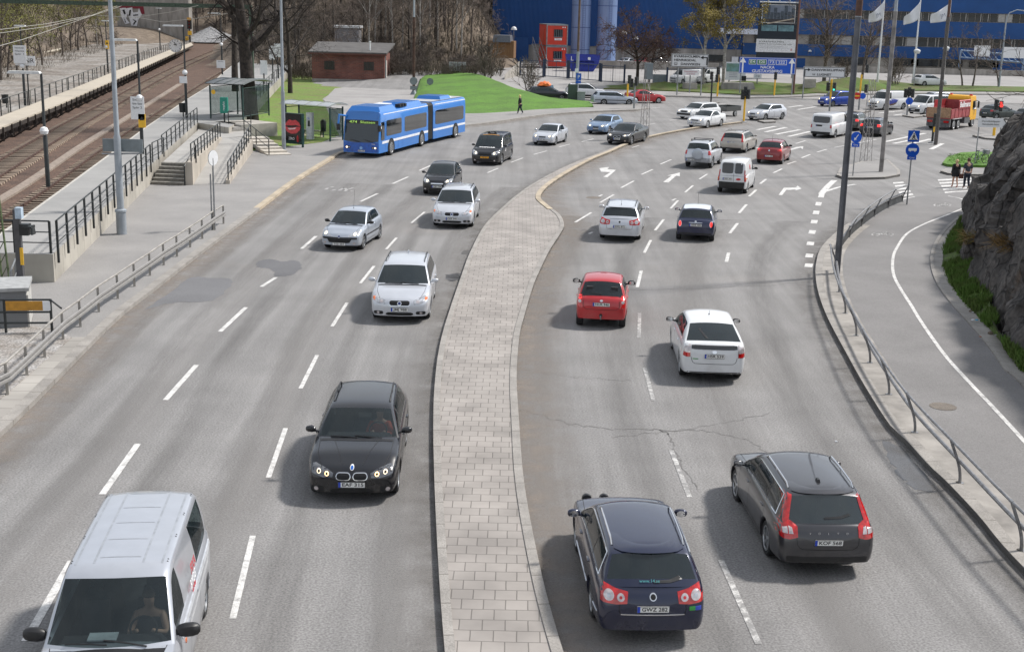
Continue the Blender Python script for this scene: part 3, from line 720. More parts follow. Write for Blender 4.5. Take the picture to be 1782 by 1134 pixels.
def dustmat(name,c,amt,sc=1.2):
 m=bpy.data.materials.new(name);m.use_nodes=True;nt=m.node_tree;b=nt.nodes['Principled BSDF'];b.inputs['Roughness'].default_value=.95
 tc=nd(nt,'TexCoord');n=nd(nt,'TexNoise',Scale=sc,Detail=8,Roughness=.7);nt.links.new(tc.outputs['Object'],n.inputs['Vector'])
 r=nd(nt,'ValToRGB');r.color_ramp.elements[0].color=rgba(tuple(x*.7 for x in c));r.color_ramp.elements[1].color=rgba(c);nt.links.new(n.outputs['Fac'],r.inputs[0]);nt.links.new(r.outputs[0],b.inputs['Base Color'])
 s=nd(nt,'SeparateXYZ');nt.links.new(tc.outputs['UV'],s.inputs[0])
 a=nd(nt,'MapRange');a.inputs[1].default_value=0;a.inputs[2].default_value=1;a.inputs[3].default_value=1;a.inputs[4].default_value=-.15;nt.links.new(s.outputs[1],a.inputs[0])
 n2=nd(nt,'MapRange');n2 .inputs[1].default_value=.35;n2 .inputs[2].default_value=.65;n2 .inputs[3].default_value=.15;n2 .inputs[4].default_value=1.3;nt.links.new(n.outputs['Fac'],n2 .inputs[0])
 mu=nd(nt,'Math',operation='MULTIPLY',use_clamp=True);nt.links.new(a.outputs[0],mu.inputs[0]);nt.links.new(n2 .outputs[0],mu.inputs[1])
 m3=nd(nt,'Math',operation='MULTIPLY',use_clamp=True);m3 .inputs[1].default_value=amt;nt.links.new(mu.outputs[0],m3 .inputs[0])
 t=nd(nt,'BsdfTransparent');mx=nd(nt,'MixShader');nt.links.new(m3 .outputs[0],mx.inputs[0]);nt.links.new(t.outputs[0],mx.inputs[1]);nt.links.new(b.outputs[0],mx.inputs[2]);nt.links.new(mx.outputs[0],nt.nodes['Material Output'].inputs[0])
 return m
DUST=dustmat('road_dust',(.30,.255,.215),.60);SOIL=dustmat('kerb_dirt',(.15,.135,.12),.40);STAIN=dustmat('tyre_stain',(.12,.118,.115),.45,2)
GRASS=mat('grass_green',(.088,.205,.018),.9,var=.3,scale=.35,c2=(.062,.13,.016),bump=1.2,bscale=9,fine=.40)
GRASS2=mat('grass_dry',(.13,.15,.04),.9,scale=.5,c2=(.10,.105,.035),bump=1,bscale=20,fine=.35)
CONC=mat('concrete',(.40,.375,.335),.85,var=.14,scale=1.2,bump=.2,bscale=30,fine=.1)
CONCD=mat('concrete_stained',(.31,.29,.265),.88,var=.2,scale=.9,bump=.2,bscale=30,stretch=(1,1,.25))
def heightgrid(name,x0,x1,y0,y1,nx,ny,zf,m,kind='structure'):
 mb=MB();mb.grid([[(x0+(x1-x0)*i/nx,y0+(y1-y0)*j/ny,zf(x0+(x1-x0)*i/nx,y0+(y1-y0)*j/ny))for i in range(nx+1)]for j in range(ny+1)])
 return tag(mb.build(name,m,ang=180),kind=kind)
def hillz(x,y):
 if y<100:return 0
 f=1-sstep(-9,1,x)
 a=15*sstep(172,222,y-sin(x*.13)*3)*f*sstep(-.222*y,-.178*y,x)
 b=17*sstep(0,45,(-58-.2*(y-150))-x)*sstep(105,140,y);c=17*sstep(302,360,y)*f
 return max(a,b,c)
gb=MB();ringx=[-1200,-400,-150];xs=[-1500,-700,-350]+[-240+6*i for i in range(60)]+[160,220,300,700,1500];yy=[-80,-20]+[0+7*i for i in range(54)]+[420,500,900,1600]
gb.grid([[(x,y,zg(x,y)-.25+hillz(x,y)*(1 if y<240 else 1))for x in xs]for y in yy]);tag(gb.build('ground',DIRT,ang=180),kind='structure')
rb=MB();xs=[-27+6*i for i in range(24)];yy=[-12+6*i for i in range(36)]
rb.grid([[(x,y,zg(x,y))for x in xs]for y in yy]);tag(rb.build('road',ASP,ang=180),kind='structure')
KL_PX=[(-420,1150),(-250,960),(0,762),(197,565),(269,507),(353,441),(450,368),(516,318),(576,280),(600,267),(680,245),(765,226),(814,220),(849,216),(890,210),(956,201),(1031,196),(1112,193)]
KL=resample(gl(KL_PX,0,8),.6)
back=[G(1131,190,0),G(1095,184,0),G(1031,180.5,0),Vector((-2,152,0)),Vector((-20,152,0)),Vector((-40,125,0)),Vector((-29,30,0)),Vector((-29,5,0))]
KLi=offs(KL,.30)
mb=MB();mb.prism([p for p in KLi]+back,-.1,.125);struct(mb.build('pavement',PAV,smooth=False));bpy.data.objects['pavement']['kind']='structure'
ny_=len(KL);i1=next(i for i,p in enumerate(KL)if p.y>60);i2=next(i for i,p in enumerate(KL)if p.y>90)
mb=MB();strip(mb,KL[:i1+1],.30,-.1,.13);struct(mb.build('kerb',GRAN))
mb=MB();strip(mb,KL[i1:i2+1],.30,-.1,.13);struct(mb.build('kerb',KYEL))
mb=MB();strip(mb,KL[i2:]+back[:3],.30,-.1,.13);struct(mb.build('kerb',GRAN))
SLABS=brickmat('pavement_slabs',(.36,.34,.31),(.33,.31,.285),(.12,.11,.10),.7,.5,.012,.88,uv=True,off=0)
near=[p for p in KLi if p.y<36];mb=MB();sheet(mb,near,offs(near,.5),.131,dz=0);
for k in list(mb.uv):mb.uv[k]=(mb.uv[k][0],.25+mb.uv[k][1]*.2)
struct(mb.build('pavement_slabs',SLABS,smooth=False))
mb=MB();sheet(mb,KL,offs(KL,-1.5),.004);struct(mb.build('kerb_dust',DUST,smooth=False))
ML_PX=[(790,1330),(773,1134),(765,1030),(758,900),(755,817),(754,743),(756,682),(763,620),(776,566),(804,482),(819,442),(844,396),(880,360),(905,339),(930,322),(981,294),(1040,270),(1118,241.5),(1208,224),(1294,214)]
MR_PX=[(1040,1330),(976,1134),(940,1000),(912,850),(903,740),(899,660),(904,590),(913,553),(928,502),(943,467),(958,437),(976,409),(981.5,395),(974,378),(954,362),(940.5,347),(953,328),(986,305),(1029,281),(1060,268),(1120,243.5),(1208,225.6),(1294,214.6)]
ML=resample(gl(ML_PX,0,8),.4);MR=resample(gl(MR_PX,0,8),.4)
mb=MB();mb.prism(ML+MR[::-1],-.1,.112);tag(mb.build('median_paving',PAVER,smooth=False),kind='structure')
endY=76
mlk=[p for p in ML if p.y<endY];mrk=MR
mb=MB();strip(mb,mlk,.16,-.1,.135,side=-1);struct(mb.build('median_kerb',GRAN))
mb=MB();strip(mb,[p for p in mrk if p.y<62],.18,-.1,.135,side=1);struct(mb.build('median_kerb',GRAN))
mb=MB();strip(mb,[p for p in mrk if p.y>61.8],.26,-.1,.15,side=1);struct(mb.build('median_kerb',KYEL))
mb=MB();sheet(mb,[p for p in ML if p.y<100],offs([p for p in ML if p.y<100],1.0),.005);struct(mb.build('kerb_dust',SOIL,smooth=False))
mb=MB();sheet(mb,MR,offs(MR,-1.7),.0055);struct(mb.build('kerb_dust',DUST,smooth=False))
KR_PX=[(2100,1300),(1782,1000),(1700,905),(1645,846),(1617,820),(1572,770),(1547,747),(1504,679),(1473,623),(1441,562),(1425,520),(1419,487),(1420,462),(1428,437),(1451,412),(1483,389),(1530,367),(1572,351),(1600,345)]
KR=resample(gl(KR_PX,0,8),.5)
RK_PX=[(2050,1000),(1782,675),(1751,648),(1721,605),(1685,562),(1658,532),(1635,502),(1622,474),(1619,444),(1630,416),(1648,394),(1673,373),(1700,352)]
RK=resample(gl(RK_PX,.13,8),.5)
mb=MB();mb.prism(KR+[G(1660,338,0),G(1700,336,0),G(1790,345,0)]+RK[::-1],-.1,.12);struct(mb.build('cycle_path',BIKE,smooth=False))
kr1=[p for p in KR if p.y<60];mb=MB();strip(mb,kr1,.26,-.1,.135,side=-1);struct(mb.build('kerb',GRAN))
inn=offs(kr1,-.26);mb=MB();sheet(mb,inn,offs(inn,-.75),.126,dz=0);
for k in list(mb.uv):mb.uv[k]=(mb.uv[k][0],.25+mb.uv[k][1]*.2)
struct(mb.build('pavement_slabs',CONCD,smooth=False))
mb=MB();sheet(mb,KR,offs(KR,1.1),.005);struct(mb.build('kerb_dust',SOIL,smooth=False))
mb=MB();strip(mb,[p+Vector((0,0,0))for p in RK],.14,0,.17,side=-1,dz=0);q=offs(RK,-.14);strip(mb,[p for p in q],.35,0,.15,side=-1,dz=0);struct(mb.build('path_edging',GRAN))
WORN=LINEM.copy();WORN.name='road_paint_worn'
for n_ in WORN.node_tree.nodes:
 if n_.type=='MAP_RANGE' and abs(n_.inputs[4].default_value-.75)<.01:n_.inputs[1].default_value=.40;n_.inputs[2].default_value=.52;n_.inputs[4].default_value=.97
def seg(mb,a,b,w,z=.008,za=0):
 A,B=G(a[0],a[1],za),G(b[0],b[1],za);t=(B-A).normalized();n=Vector((-t.y,t.x,0))*w/2;k=Vector((0,0,z))
 mb.quad(A+n+k,A-n+k,B-n+k,B+n+k)
def band(px,w,z,name,za=0,m=None,n=6):
 pl=gl(px,za,n);mb=MB();sheet(mb,offs(pl,w/2),offs(pl,-w/2),z,dz=za);return struct(mb.build(name,m or LINEM,smooth=False))
D1=[((45,1115),(125,975)),((178,860),(240,772)),((288,696),(342,635)),((383,577),(428,535)),((455,499),(480,483)),((525,433),(550,411)),((627,351),(657,337)),((683,320),(710,308)),((730,297),(750,288))]
D2=[((405,1076),(440,932)),((467,831),(497,745)),((523,676),(552,618)),((578,568),(604,527)),((627,493),(651,463)),((672,434),(690,414)),((716,388),(739,369)),((848,301),(867,293)),((889,283),(910,275)),((929,269),(951,263)),((973,256),(992,251)),((1012,247),(1033,242))]
D3=[((1001,387),(1029,370)),((1044,353),(1068,339)),((1081,327),(1103,315)),((1116,304),(1136,295)),((1149,286),(1168,278)),((1109,500),(1116,471)),((1121,440),(1132.5,418)),((1140,401),(1155,382)),((1167,363),(1180,349)),((1192,335),(1206,323)),((1217,312),(1231,303)),((1112,588),(1113,545)),((1137,697),(1122,640)),((1200,865),(1168,783)),((1320,1120),(1255,975))]
D4=[((1270,406),(1283.5,388.5)),((1286,371),(1299,356)),((1303.5,342),(1316,330.5)),((1323,320),(1333,312)),((1346,301),(1361,294)),((1370,286),(1385,281)),((1395,275),(1410,269)),((1422,265),(1439,260)),((1268,440),(1264,456)),((1452,257),(1525,243)),((1300,262),(1320,257)),((1385,250),(1402,245))]
D5=[((1100,257),(1112,253.5)),((1062,232),(1082,227)),((1100,222),(1140,215)),((1165,210),(1200,204)),((950,262),(952,262)),((1240,214),(1275,208)),((1080,193),(1150,187))]
for d,w_,nm in((D1,.14,'x'),(D2,.11,'x'),(D3[:11],.12,'x'),(D4,.14,'x'),(D5,.11,'x')):
 mb=MB()
 for a,b in d:seg(mb,a,b,w_)
 struct(mb.build('road_marking',LINEM,smooth=False))
mb=MB()
for a,b in D3[11:]:seg(mb,a,b,.11)
struct(mb.build('road_marking',WORN,smooth=False))
def wearmat(name,n_,c,amt,ph=0):
 m=bpy.data.materials.new(name);m.use_nodes=True;nt=m.node_tree;b=nt.nodes['Principled BSDF'];b.inputs['Roughness'].default_value=.85;b.inputs['Base Color'].default_value=rgba(c)
 tc=nd(nt,'TexCoord');s=nd(nt,'SeparateXYZ');nt.links.new(tc.outputs['UV'],s.inputs[0])
 mu=nd(nt,'Math',operation='MULTIPLY_ADD');mu.inputs[1].default_value=2*pi*n_;mu.inputs[2].default_value=ph;nt.links.new(s.outputs[1],mu.inputs[0]);si=nd(nt,'Math',operation='SINE');nt.links.new(mu.outputs[0],si.inputs[0])
 cx_=nd(nt,'CombineXYZ');k=nd(nt,'Math',operation='MULTIPLY');k.inputs[1].default_value=.10;nt.links.new(s.outputs[0],k.inputs[0]);k2=nd(nt,'Math',operation='MULTIPLY');k2 .inputs[1].default_value=14;nt.links.new(s.outputs[1],k2 .inputs[0]);nt.links.new(k.outputs[0],cx_.inputs[0]);nt.links.new(k2 .outputs[0],cx_.inputs[1])
 n=nd(nt,'TexNoise',Scale=1.0,Detail=7,Roughness=.7);nt.links.new(cx_.outputs[0],n.inputs['Vector'])
 a=nd(nt,'MapRange');a.inputs[1].default_value=.1;a.inputs[2].default_value=1;nt.links.new(si.outputs[0],a.inputs[0]);b2=nd(nt,'MapRange');b2 .inputs[1].default_value=.35;b2 .inputs[2].default_value=.7;b2 .inputs[3].default_value=.25;b2 .inputs[4].default_value=1.5;nt.links.new(n.outputs['Fac'],b2 .inputs[0])
 m3=nd(nt,'Math',operation='MULTIPLY');nt.links.new(a.outputs[0],m3 .inputs[0]);nt.links.new(b2 .outputs[0],m3 .inputs[1]);m4=nd(nt,'Math',operation='MULTIPLY',use_clamp=True);m4 .inputs[1].default_value=amt;nt.links.new(m3 .outputs[0],m4 .inputs[0])
 t=nd(nt,'BsdfTransparent');mx=nd(nt,'MixShader');nt.links.new(m4 .outputs[0],mx.inputs[0]);nt.links.new(t.outputs[0],mx.inputs[1]);nt.links.new(b.outputs[0],mx.inputs[2]);nt.links.new(mx.outputs[0],nt.nodes['Material Output'].inputs[0]);return m
def byY(pl,ys):
 P_=sorted([(p.y,p.x)for p in pl]);return[Vector((lin0(P_,y),y,0))for y in ys]
def lin0(k,x):
 for a,b in zip(k,k[1:]):
  if x<=b[0]:return a[1]+(b[1]-a[1])*max(0,(x-a[0]))/max(1e-6,b[0]-a[0])
 return k[-1][1]
yl=[14+1.2*i for i in range(48)];yr_=[14+1.2*i for i in range(40)];A1,A2,B1,B2=byY(KL,yl),byY(ML,yl),byY(MR,yr_),byY(KR,yr_)
mb=MB();sheet(mb,A1,A2,.0022);struct(mb.build('tyre_wear',wearmat('tyre_wear_left',6,(.15,.145,.14),.26,-1.2),smooth=False));mb=MB();sheet(mb,A1,A2,.0028);struct(mb.build('tyre_polish',wearmat('tyre_polish_left',3,(.31,.297,.285),.30,2.6),smooth=False))
mb=MB();sheet(mb,B1,B2,.0022);struct(mb.build('tyre_wear',wearmat('tyre_wear_right',4,(.15,.145,.14),.26,.4),smooth=False));mb=MB();sheet(mb,B1,B2,.0028);struct(mb.build('tyre_polish',wearmat('tyre_polish_right',2,(.31,.297,.285),.30,1),smooth=False))
mb=MB()
for x,y in((1407,462),(1408,445),(1410,424),(1413,404),(1416.6,386),(1420,370),(1424,355),(1429,341)):seg(mb,(x-.6,y+3),(x+1.2,y-3),.30)
for x,y in((1025,407),(1042,342),(1170,349)):seg(mb,(x,y),(x+6,y-3),.12)
struct(mb.build('road_marking',LINEM,smooth=False))
band([(1429,338),(1440,325),(1452,314)],.35,.008,'road_marking');band([(1432,335),(1460,326),(1488,321)],.22,.0085,'road_marking')
band([(1650,341),(1673,346),(1682,353),(1678,361),(1648,374),(1610,389),(1579,406),(1562,429),(1554,449),(1555,477),(1567,502),(1585,530),(1604,561),(1643,616),(1686,664),(1726,706),(1782,767),(1900,900)],.115,.004,'cycle_lane_line',.122)
def flatpoly(px,name,z=.008,za=0,m=None):
 mb=MB();mb.prism([G(x,y,za)for x,y in px],za+z-.003,za+z,sides=False);return struct(mb.build(name,m or LINEM,smooth=False))
flatpoly([(1050,308),(1062,300),(1046,299),(1043,293),(1060,291),(1057,295),(1072,296),(1057,309)],'road_arrow')
flatpoly([(1154,317),(1169,306),(1161,306),(1183,300.5),(1183,307),(1177,306),(1163,318)],'road_arrow')
flatpoly([(1355,339.5),(1364,327),(1385,326.5),(1388,323.5),(1395,328.5),(1384,332),(1385,330),(1368,331),(1361,340)],'road_arrow')
flatpoly([(1373,260.5),(1386,256),(1398,255),(1397,260),(1393,257.5),(1377,261.5)],'road_arrow')
def zebra(a,b,c,d,n,name='zebra_crossing'):
 A,B,C,D_=(G(p[0],p[1],0)for p in(a,b,c,d));mb=MB()
 for i in range(n):
  t0,t1=(i)/n,(i+.5)/n;L0,L1=A+(D_-A)*t0,A+(D_-A)*t1;R0,R1=B+(C-B)*t0,B+(C-B)*t1
  mb.add([p+Vector((0,0,.007))for p in(L0,R0,R1,L1)],[(3,2,1,0)])
 for f in range(len(mb.f)):
  a_,b_,c_=(Vector(mb.v[q])for q in mb.f[f][:3])
  if(b_-a_).cross(c_-a_).z<0:mb.f[f]=mb.f[f][::-1]
 struct(mb.build(name,LINEM,smooth=False))
zebra((1645,337),(1695,334),(1690,307),(1630,310),5)
zebra((1572,349),(1594,345),(1570,314),(1552,315),6)
zebra((1300,222),(1410,240),(1345,214),(1270,212),4)if False else None
for a,b in(((1318,226),(1350,220)),((1332,230),(1368,222)),((1350,234),(1392,226)),((1372,238),(1410,229)),((1360,183),(1388,180)),((1372,187),(1400,183)),((1388,191),(1420,186)),((1530,197),(1570,193)),((1556,201),(1590,196)),((1540,247),(1610,232)),((1555,250),(1590,243)),((1580,252),(1620,242)),((1305,176),(1340,174)),((1200,176),(1255,178)),((1215,182),(1262,181)),((1620,260),(1640,250))):
 mb=MB();seg(mb,a,b,.35);struct(mb.build('road_marking',LINEM,smooth=False))
def worn(px,za,name,w=.07):
 mb=MB()
 for a,b in px:seg(mb,a,b,w,.004,za)
 struct(mb.build(name,WORN,smooth=False))
def bikesym(cx,cy,s,za):
 o=[];c=lambda x,y:(cx+x*s,cy+y*s)
 for ox in(-11,11):
  q=[c(ox+6*cos(t*pi/5),2.2*sin(t*pi/5))for t in range(11)];o+=list(zip(q,q[1:]))
 for a,b in(((-11,0),(-4,-3)),((-4,-3),(7,-3)),((-4,-3),(1,1.5)),((1,1.5),(7,-3)),((7,-3),(11,0)),((7,-3),(5,-5)),((-6,-4.5),(-2,-4.5))):o.append((c(*a),c(*b)))
 return o
worn(bikesym(1536,408,1.1,0),.122,'cycle_symbol');worn(bikesym(1640,357,.85,0),.122,'cycle_symbol')
worn([((566,330),(571,327)),((577,332),(584,329.5)),((575,326),(581,325)),((590,332),(598,327)),((598,327),(604,330)),((604,330),(600,333)),((607,329),(615,327)),((609,333),(614,332))],0,'bus_stop_marking',.16)
def blob(px,m,z,name,za=0,jit=.07):
 pl=[G(x,y,za)for x,y in px];pl=smoothpoly(pl+[pl[0]],9)[:-1];pl=[p+Vector((random.uniform(-jit,jit),random.uniform(-jit,jit),0))for p in pl]
 mb=MB();mb.prism(pl,za+z-.002,za+z,sides=False);return struct(mb.build(name,m,smooth=False))
blob([(446,456),(470,451),(492,455),(515,453),(524,466),(510,478),(478,480),(474,468),(450,465)],PATCH,.005,'asphalt_patch')
blob([(252,540),(330,485),(362,484),(404,488),(370,522),(300,527)],STAIN if False else asphalt('asphalt_wet',(.17,.17,.175),(.13,.13,.135),.2,24),.0045,'asphalt_patch')
blob([(775,478),(800,476),(800,486),(782,489)],PATCH,.005,'asphalt_patch')
blob([(1538,765),(1575,785),(1625,850),(1600,852),(1560,820)],asphalt('asphalt_bluish',(.14,.147,.16),(.11,.115,.125),.15,24),.0048,'asphalt_patch')
blob([(950,712),(1080,735),(1170,745),(1165,700),(1130,690),(1040,700)],asphalt('asphalt_bleached',(.235,.225,.21),(.19,.183,.172),.2,24),.0042,'asphalt_patch')if False else None
blob([(807,436),(828,436),(824,442),(803,442)],mat('drain_iron',(.10,.095,.09),.7,.3),.006,'drain_cover',jit=0)
def crack(px,w=.035,seed=1):
 rng=random.Random(seed);pl=gl(px,0,10);q=[p+Vector((rng.uniform(-.07,.07),rng.uniform(-.09,.09),0))for p in pl];mb=MB()
 for i in range(len(q)-1):
  a,b=q[i],q[i+1];n=Vector((-(b-a).y,(b-a).x,0)).normalized()*w*rng.uniform(.1,.6);k=Vector((0,0,.0052));mb.quad(a+n+k,a-n+k,b-n+k,b+n+k)
 for i in range(len(mb.f)):
  a,b,c=(Vector(mb.v[j])for j in mb.f[i][:3])
  if(b-a).cross(c-a).z<0:mb.f[i]=mb.f[i][::-1]
 struct(mb.build('asphalt_crack',mat('crack_fill',(.155,.15,.145),.9),smooth=False))
crack([(905,712),(960,728),(1040,745),(1150,748),(1230,750),(1310,768)],.05,2);crack([(1150,748),(1165,760),(1180,800),(1210,850)],.04,3);crack([(1065,760),(1150,752),(1260,735),(1340,718)],.03,4)
crack([(1090,505),(1200,502),(1330,497),(1418,488)],.04,5);crack([(1080,425),(1140,432)],.03,6);crack([(450,347),(520,347),(590,350)],.025,7);crack([(720,250),(735,235)],.03,8);crack([(1310,768),(1345,800),(1352,840)],.03,9);crack([(905,640),(990,655),(1100,662)],.02,12)
def manhole(px,py,za,r=.33):
 c=G(px,py,za);mb=MB();mb.lathe([(r,0),(r,.006),(r*.85,.007),(0.001,.007)],24,0,c=c+Vector((0,0,.001)));return struct(mb.build('manhole_cover',mat('cast_iron',(.17,.145,.12),.7,.2,bump=.6,bscale=60)))
manhole(1641,707,.122);manhole(1033,344,0,.4)
rng=random.Random(3)
def litter(px,py,za,s,m,nm,lab):
 c=G(px,py,za);mb=MB();n=7;top=[(s*cos(2*pi*k/n)*rng.uniform(.6,1),s*.7*sin(2*pi*k/n)*rng.uniform(.6,1))for k in range(n)]
 mb.grid([[Vector((x,y,.0))for x,y in top],[Vector((x*.8,y*.8,s*rng.uniform(.2,.5)))for x,y in top],[Vector((x*.3,y*.3,s*.45))for x,y in top]],closed=True);mb.f.append(tuple(range(14,21)));mb.m.append(0)
 return tag(mb.build(nm,m,loc=c),lab,'litter')
PLS=mat('white_plastic',(.75,.76,.78),.4,var=.1)
litter(1455,768,0.004,.05,PLS,'cup_lid','small white plastic lid lying on the road ahead of the dark grey estate car')
litter(1682,497,.25,.16,PLS,'plastic_bag','crumpled white plastic bag on the grass below the rock face')
litter(1693,557,.22,.07,mat('white_paper',(.7,.72,.75),.7),'paper_scrap','pale paper scrap at the edge of the grass strip under the rock')
litter(1700,557,.22,.07,mat('blue_plastic',(.05,.35,.55),.4),'plastic_scrap','blue plastic scrap at the edge of the grass strip under the rock')
litter(1706,586,.22,.06,mat('red_brown_paper',(.30,.12,.08),.7),'paper_wrapper','brownish paper wrapper in the gutter stones below the rock face')
#  railway, platforms, ramps and shelters on the left
BLKR=mat('black_rail_paint',(.018,.022,.023),.45,var=.2);GALV=mat('galvanised_steel',(.30,.31,.32),.45,.6,var=.15,scale=3);RUST=mat('rusty_steel',(.095,.055,.042),.85,.2,var=.35,scale=5)
GREYP=mat('grey_pole_paint',(.30,.33,.36),.5,.2,var=.1,scale=2);DKGRN=mat('dark_green_paint',(.012,.045,.040),.45,var=.2);WOODP=mat('pale_deck_wood',(.45,.40,.325),.85,var=.12,scale=1,stretch=(1,8,1),fine=.1)
WOODD=mat('dark_timber',(.045,.035,.028),.9,var=.4,scale=3);SIGNW=mat('sign_white',(.72,.73,.74),.5,var=.04);SIGNG=mat('sign_back_grey',(.19,.22,.235),.5,.3,var=.12,scale=2)
YEL=mat('signal_yellow',(.80,.46,.03),.5,var=.06);BAL=mat('ballast_brown',(.125,.076,.052),.95,scale=.8,c2=(.065,.039,.028),bump=1.5,bscale=9,fine=.6);BALG=mat('ballast_grey',(.27,.25,.225),.95,scale=1,c2=(.16,.145,.125),bump=1.2,bscale=10,fine=.45)
SLP=mat('sleeper',(.29,.225,.17),.9,var=.35,scale=1.2)
ZP,ZR=1.1,.35
tb=[(-12,20),(-18.0,42.5),(-20.1,57),(-25.2,88),(-32,134),(-48,235),(-66,340),(-80,340),(-70,250),(-60,180),(-60,100),(-50,20)]
def bedz(x,y):return .12
mb=MB();mb.prism(tb,-.3,.13);tag(mb.build('track_bed',BAL,smooth=False),kind='structure')
yd=[G(-60,250,.5),G(0,212,.5),G(126,162,.5),G(200,132,.5),G(300,90,.5),G(334,74,.5),G(372,62,.5),G(380,45,.5),G(260,48,.5),G(130,70,.5),G(60,100,.5),G(-60,140,.5)]
mb=MB();mb.prism(yd,0,.5);tag(mb.build('gravel_yard',mat('yard_gravel',(.28,.265,.245),.95,scale=.16,c2=(.135,.11,.088),bump=1.5,bscale=3,fine=.5),smooth=False),kind='structure')
def track(name,lab,left,gauge=1.44):
 pl=resample(left,.65);ct=offs(pl,-gauge/2);r=thing(name,lab,'railway track',(0,0,0))
 for s in(0,-gauge):
  q=offs(left,s);mb=MB()
  strip(mb,offs(q,.035),.07,ZR-.16,ZR,side=-1,dz=0);mb.build('rail',RUST,r)
 sm=MB();sm.box((0,0,ZR-.17),(2.5,.26,.10));so_=sm.build('sleeper',SLP,smooth=False);sme=so_.data;bpy.data.objects.remove(so_)
 vis=[i for i in range(1,len(ct)-1)][:98]
 for i in vis:
  t=ct[i+1]-ct[i-1];link('sleeper',sme,r,(ct[i].x,ct[i].y,random.uniform(-.02,.01)),atan2(t.y,t.x)-pi/2)
 rest=ct[99:]
 if rest:
  mb=MB()
  for i in range(100,len(ct)-1):t=ct[i+1]-ct[i-1];mb.box((ct[i].x,ct[i].y,ZR-.19),(2.5,.25,.10),rz=atan2(t.y,t.x)-pi/2)
  tag(mb.build('far_sleepers',SLP,r,smooth=False),kind='stuff')
 return r
def smoothXY(p):return smoothpoly([Vector((a,b,0))for a,b in p],8)
track('railway_track','rusty railway track with both rails showing beside the timber platform',smoothXY([(-25,48),(-30.0,75),(-33.7,95.2),(-39.1,127),(-43.4,152),(-51,200),(-65,296)]))
track('railway_track','rusty railway track running along the edge of the concrete platform',smoothXY([(-20.6,44),(-21.9,54.2),(-23.35,64.4),(-26.3,82.6),(-29.1,101.4),(-37.2,157),(-44.5,208),(-58,285)]))
tr=smoothXY([(-23.2,54),(-24.9,66),(-28.0,84),(-31.0,103),(-38.5,150)]);mb=MB();strip(mb,tr,.5,.1,.24,dz=0);tag(mb.build('cable_trough',mat('trough_concrete',(.27,.22,.18),.9,var=.2),smooth=False),'narrow concrete cable trough lying between the two tracks','cable trough')
for(a,b),(h,w_)in((((-20.9,42),(-36,150)),(.14,1.5)),):
 pass
pe=[Vector((-18.3,42.72,0)),Vector((-18.82,46.5,0)),Vector((-20.47,57.4,0)),Vector((-22.31,69.4,0)),Vector((-25.22,88,0)),Vector((-28.96,113.9,0)),Vector((-31.7,134.4,0)),Vector((-36,160,0)),Vector((-41.5,195,0))]
SR=G(262,283,ZP);W1=G(95,491,.13);W2_=G(262,320,.13)
pr_=[G(524,100,ZP),G(443,180,ZP),G(430,203,ZP),G(398,222,ZP),G(343.6,213.5,ZP),G(282.5,268,ZP),G(266,284,ZP),Vector((W2_.x,W2_.y,0)),Vector((W1 .x,W1 .y,0))]
PLT=thing('station_platform','grey concrete railway platform with panelled retaining wall','platform')
mb=MB();mb.prism(pe+pr_ if False else(pe+pr_)[::-1],0,ZP-.004);mb.build('platform_wall',brickmat('wall_panels',(.40,.375,.325),(.37,.345,.30),(.20,.18,.15),1.3,30,.02,.85,axes=(0,0,1.72),off=0,var=.25),PLT,smooth=False)
mb=MB();mb.prism((pe+pr_)[::-1],ZP-.004,ZP);mb.build('platform_deck',mat('platform_concrete',(.30,.295,.285),.85,scale=.5,c2=(.24,.237,.23),fine=.08,bump=.2),PLT,smooth=False)
mb=MB();strip(mb,pe,.12,ZP-.15,ZP+.004,side=-1,dz=0);mb.build('platform_edge',mat('edge_concrete',(.46,.44,.40),.8),PLT)
def railing(name,lab,base,hgt,step,m=BLKR,rails=(1.0,.66,.33),pr=.028,rr_=.02,topr=.028,drop=0,group=None,cat='railing',ends=True):
 r=thing(name,lab,cat,(0,0,0),0,group);n=max(1,round(sum((Vector(b)-Vector(a)).length for a,b in zip(base,base[1:]))/step))
 L=[0]
 for a,b in zip(base,base[1:]):L.append(L[-1]+(Vector(b)-Vector(a)).length)
 pts=[]
 for i in range(n+1):
  s=L[-1]*i/n;k=0
  while k<len(L)-2 and s>L[k+1]:k+=1
  t=(s-L[k])/max(1e-9,L[k+1]-L[k]);pts.append(Vector(base[k]).lerp(Vector(base[k+1]),t))
 for p in pts:
  mb=MB();mb.box((0,0,(hgt-drop)/2),(pr*2,pr*2,hgt+drop));mb.build('post',m,r,loc=p)
 for f in rails:
  mb=MB();mb.tube([p+Vector((0,0,hgt*f))for p in pts],topr if f==rails[0]else rr_,6);mb.build('handrail' if f==rails[0]else 'rail_bar',m,r)
 return r
wallline=[Vector((W1 .x+.02,W1 .y+.3,ZP)),Vector((W2_.x+.03,W2_.y-.1,ZP))]
off=Vector((.06,0,0))
railing('platform_railing','black metal railing along the top of the concrete platform wall',[p+off for p in wallline],1.1,1.75,drop=.35,pr=.035)
railing('platform_railing','black railing closing the near end of the concrete platform',[Vector((W1 .x-.1,W1 .y+.12,ZP)),Vector((-18.1,W1 .y+.1,ZP))],1.1,1.3,pr=.035)
railing('platform_railing','black railing in the middle of the platform between track side and stepped walkway',[G(282.5,268,ZP),G(343.6,213.5,ZP)],1.05,2.3)
railing('platform_railing','short black railing beside the top of the concrete steps',[G(266,283,ZP),G(272,277,ZP)+Vector((.1,1.2,0))],1.05,1.2)
A,B=G(263,321,.13),G(320,323,.13);ax_=(B-A).normalized();ay_=Vector((-ax_.y,ax_.x,0));wS=(B-A).length
st=MB()
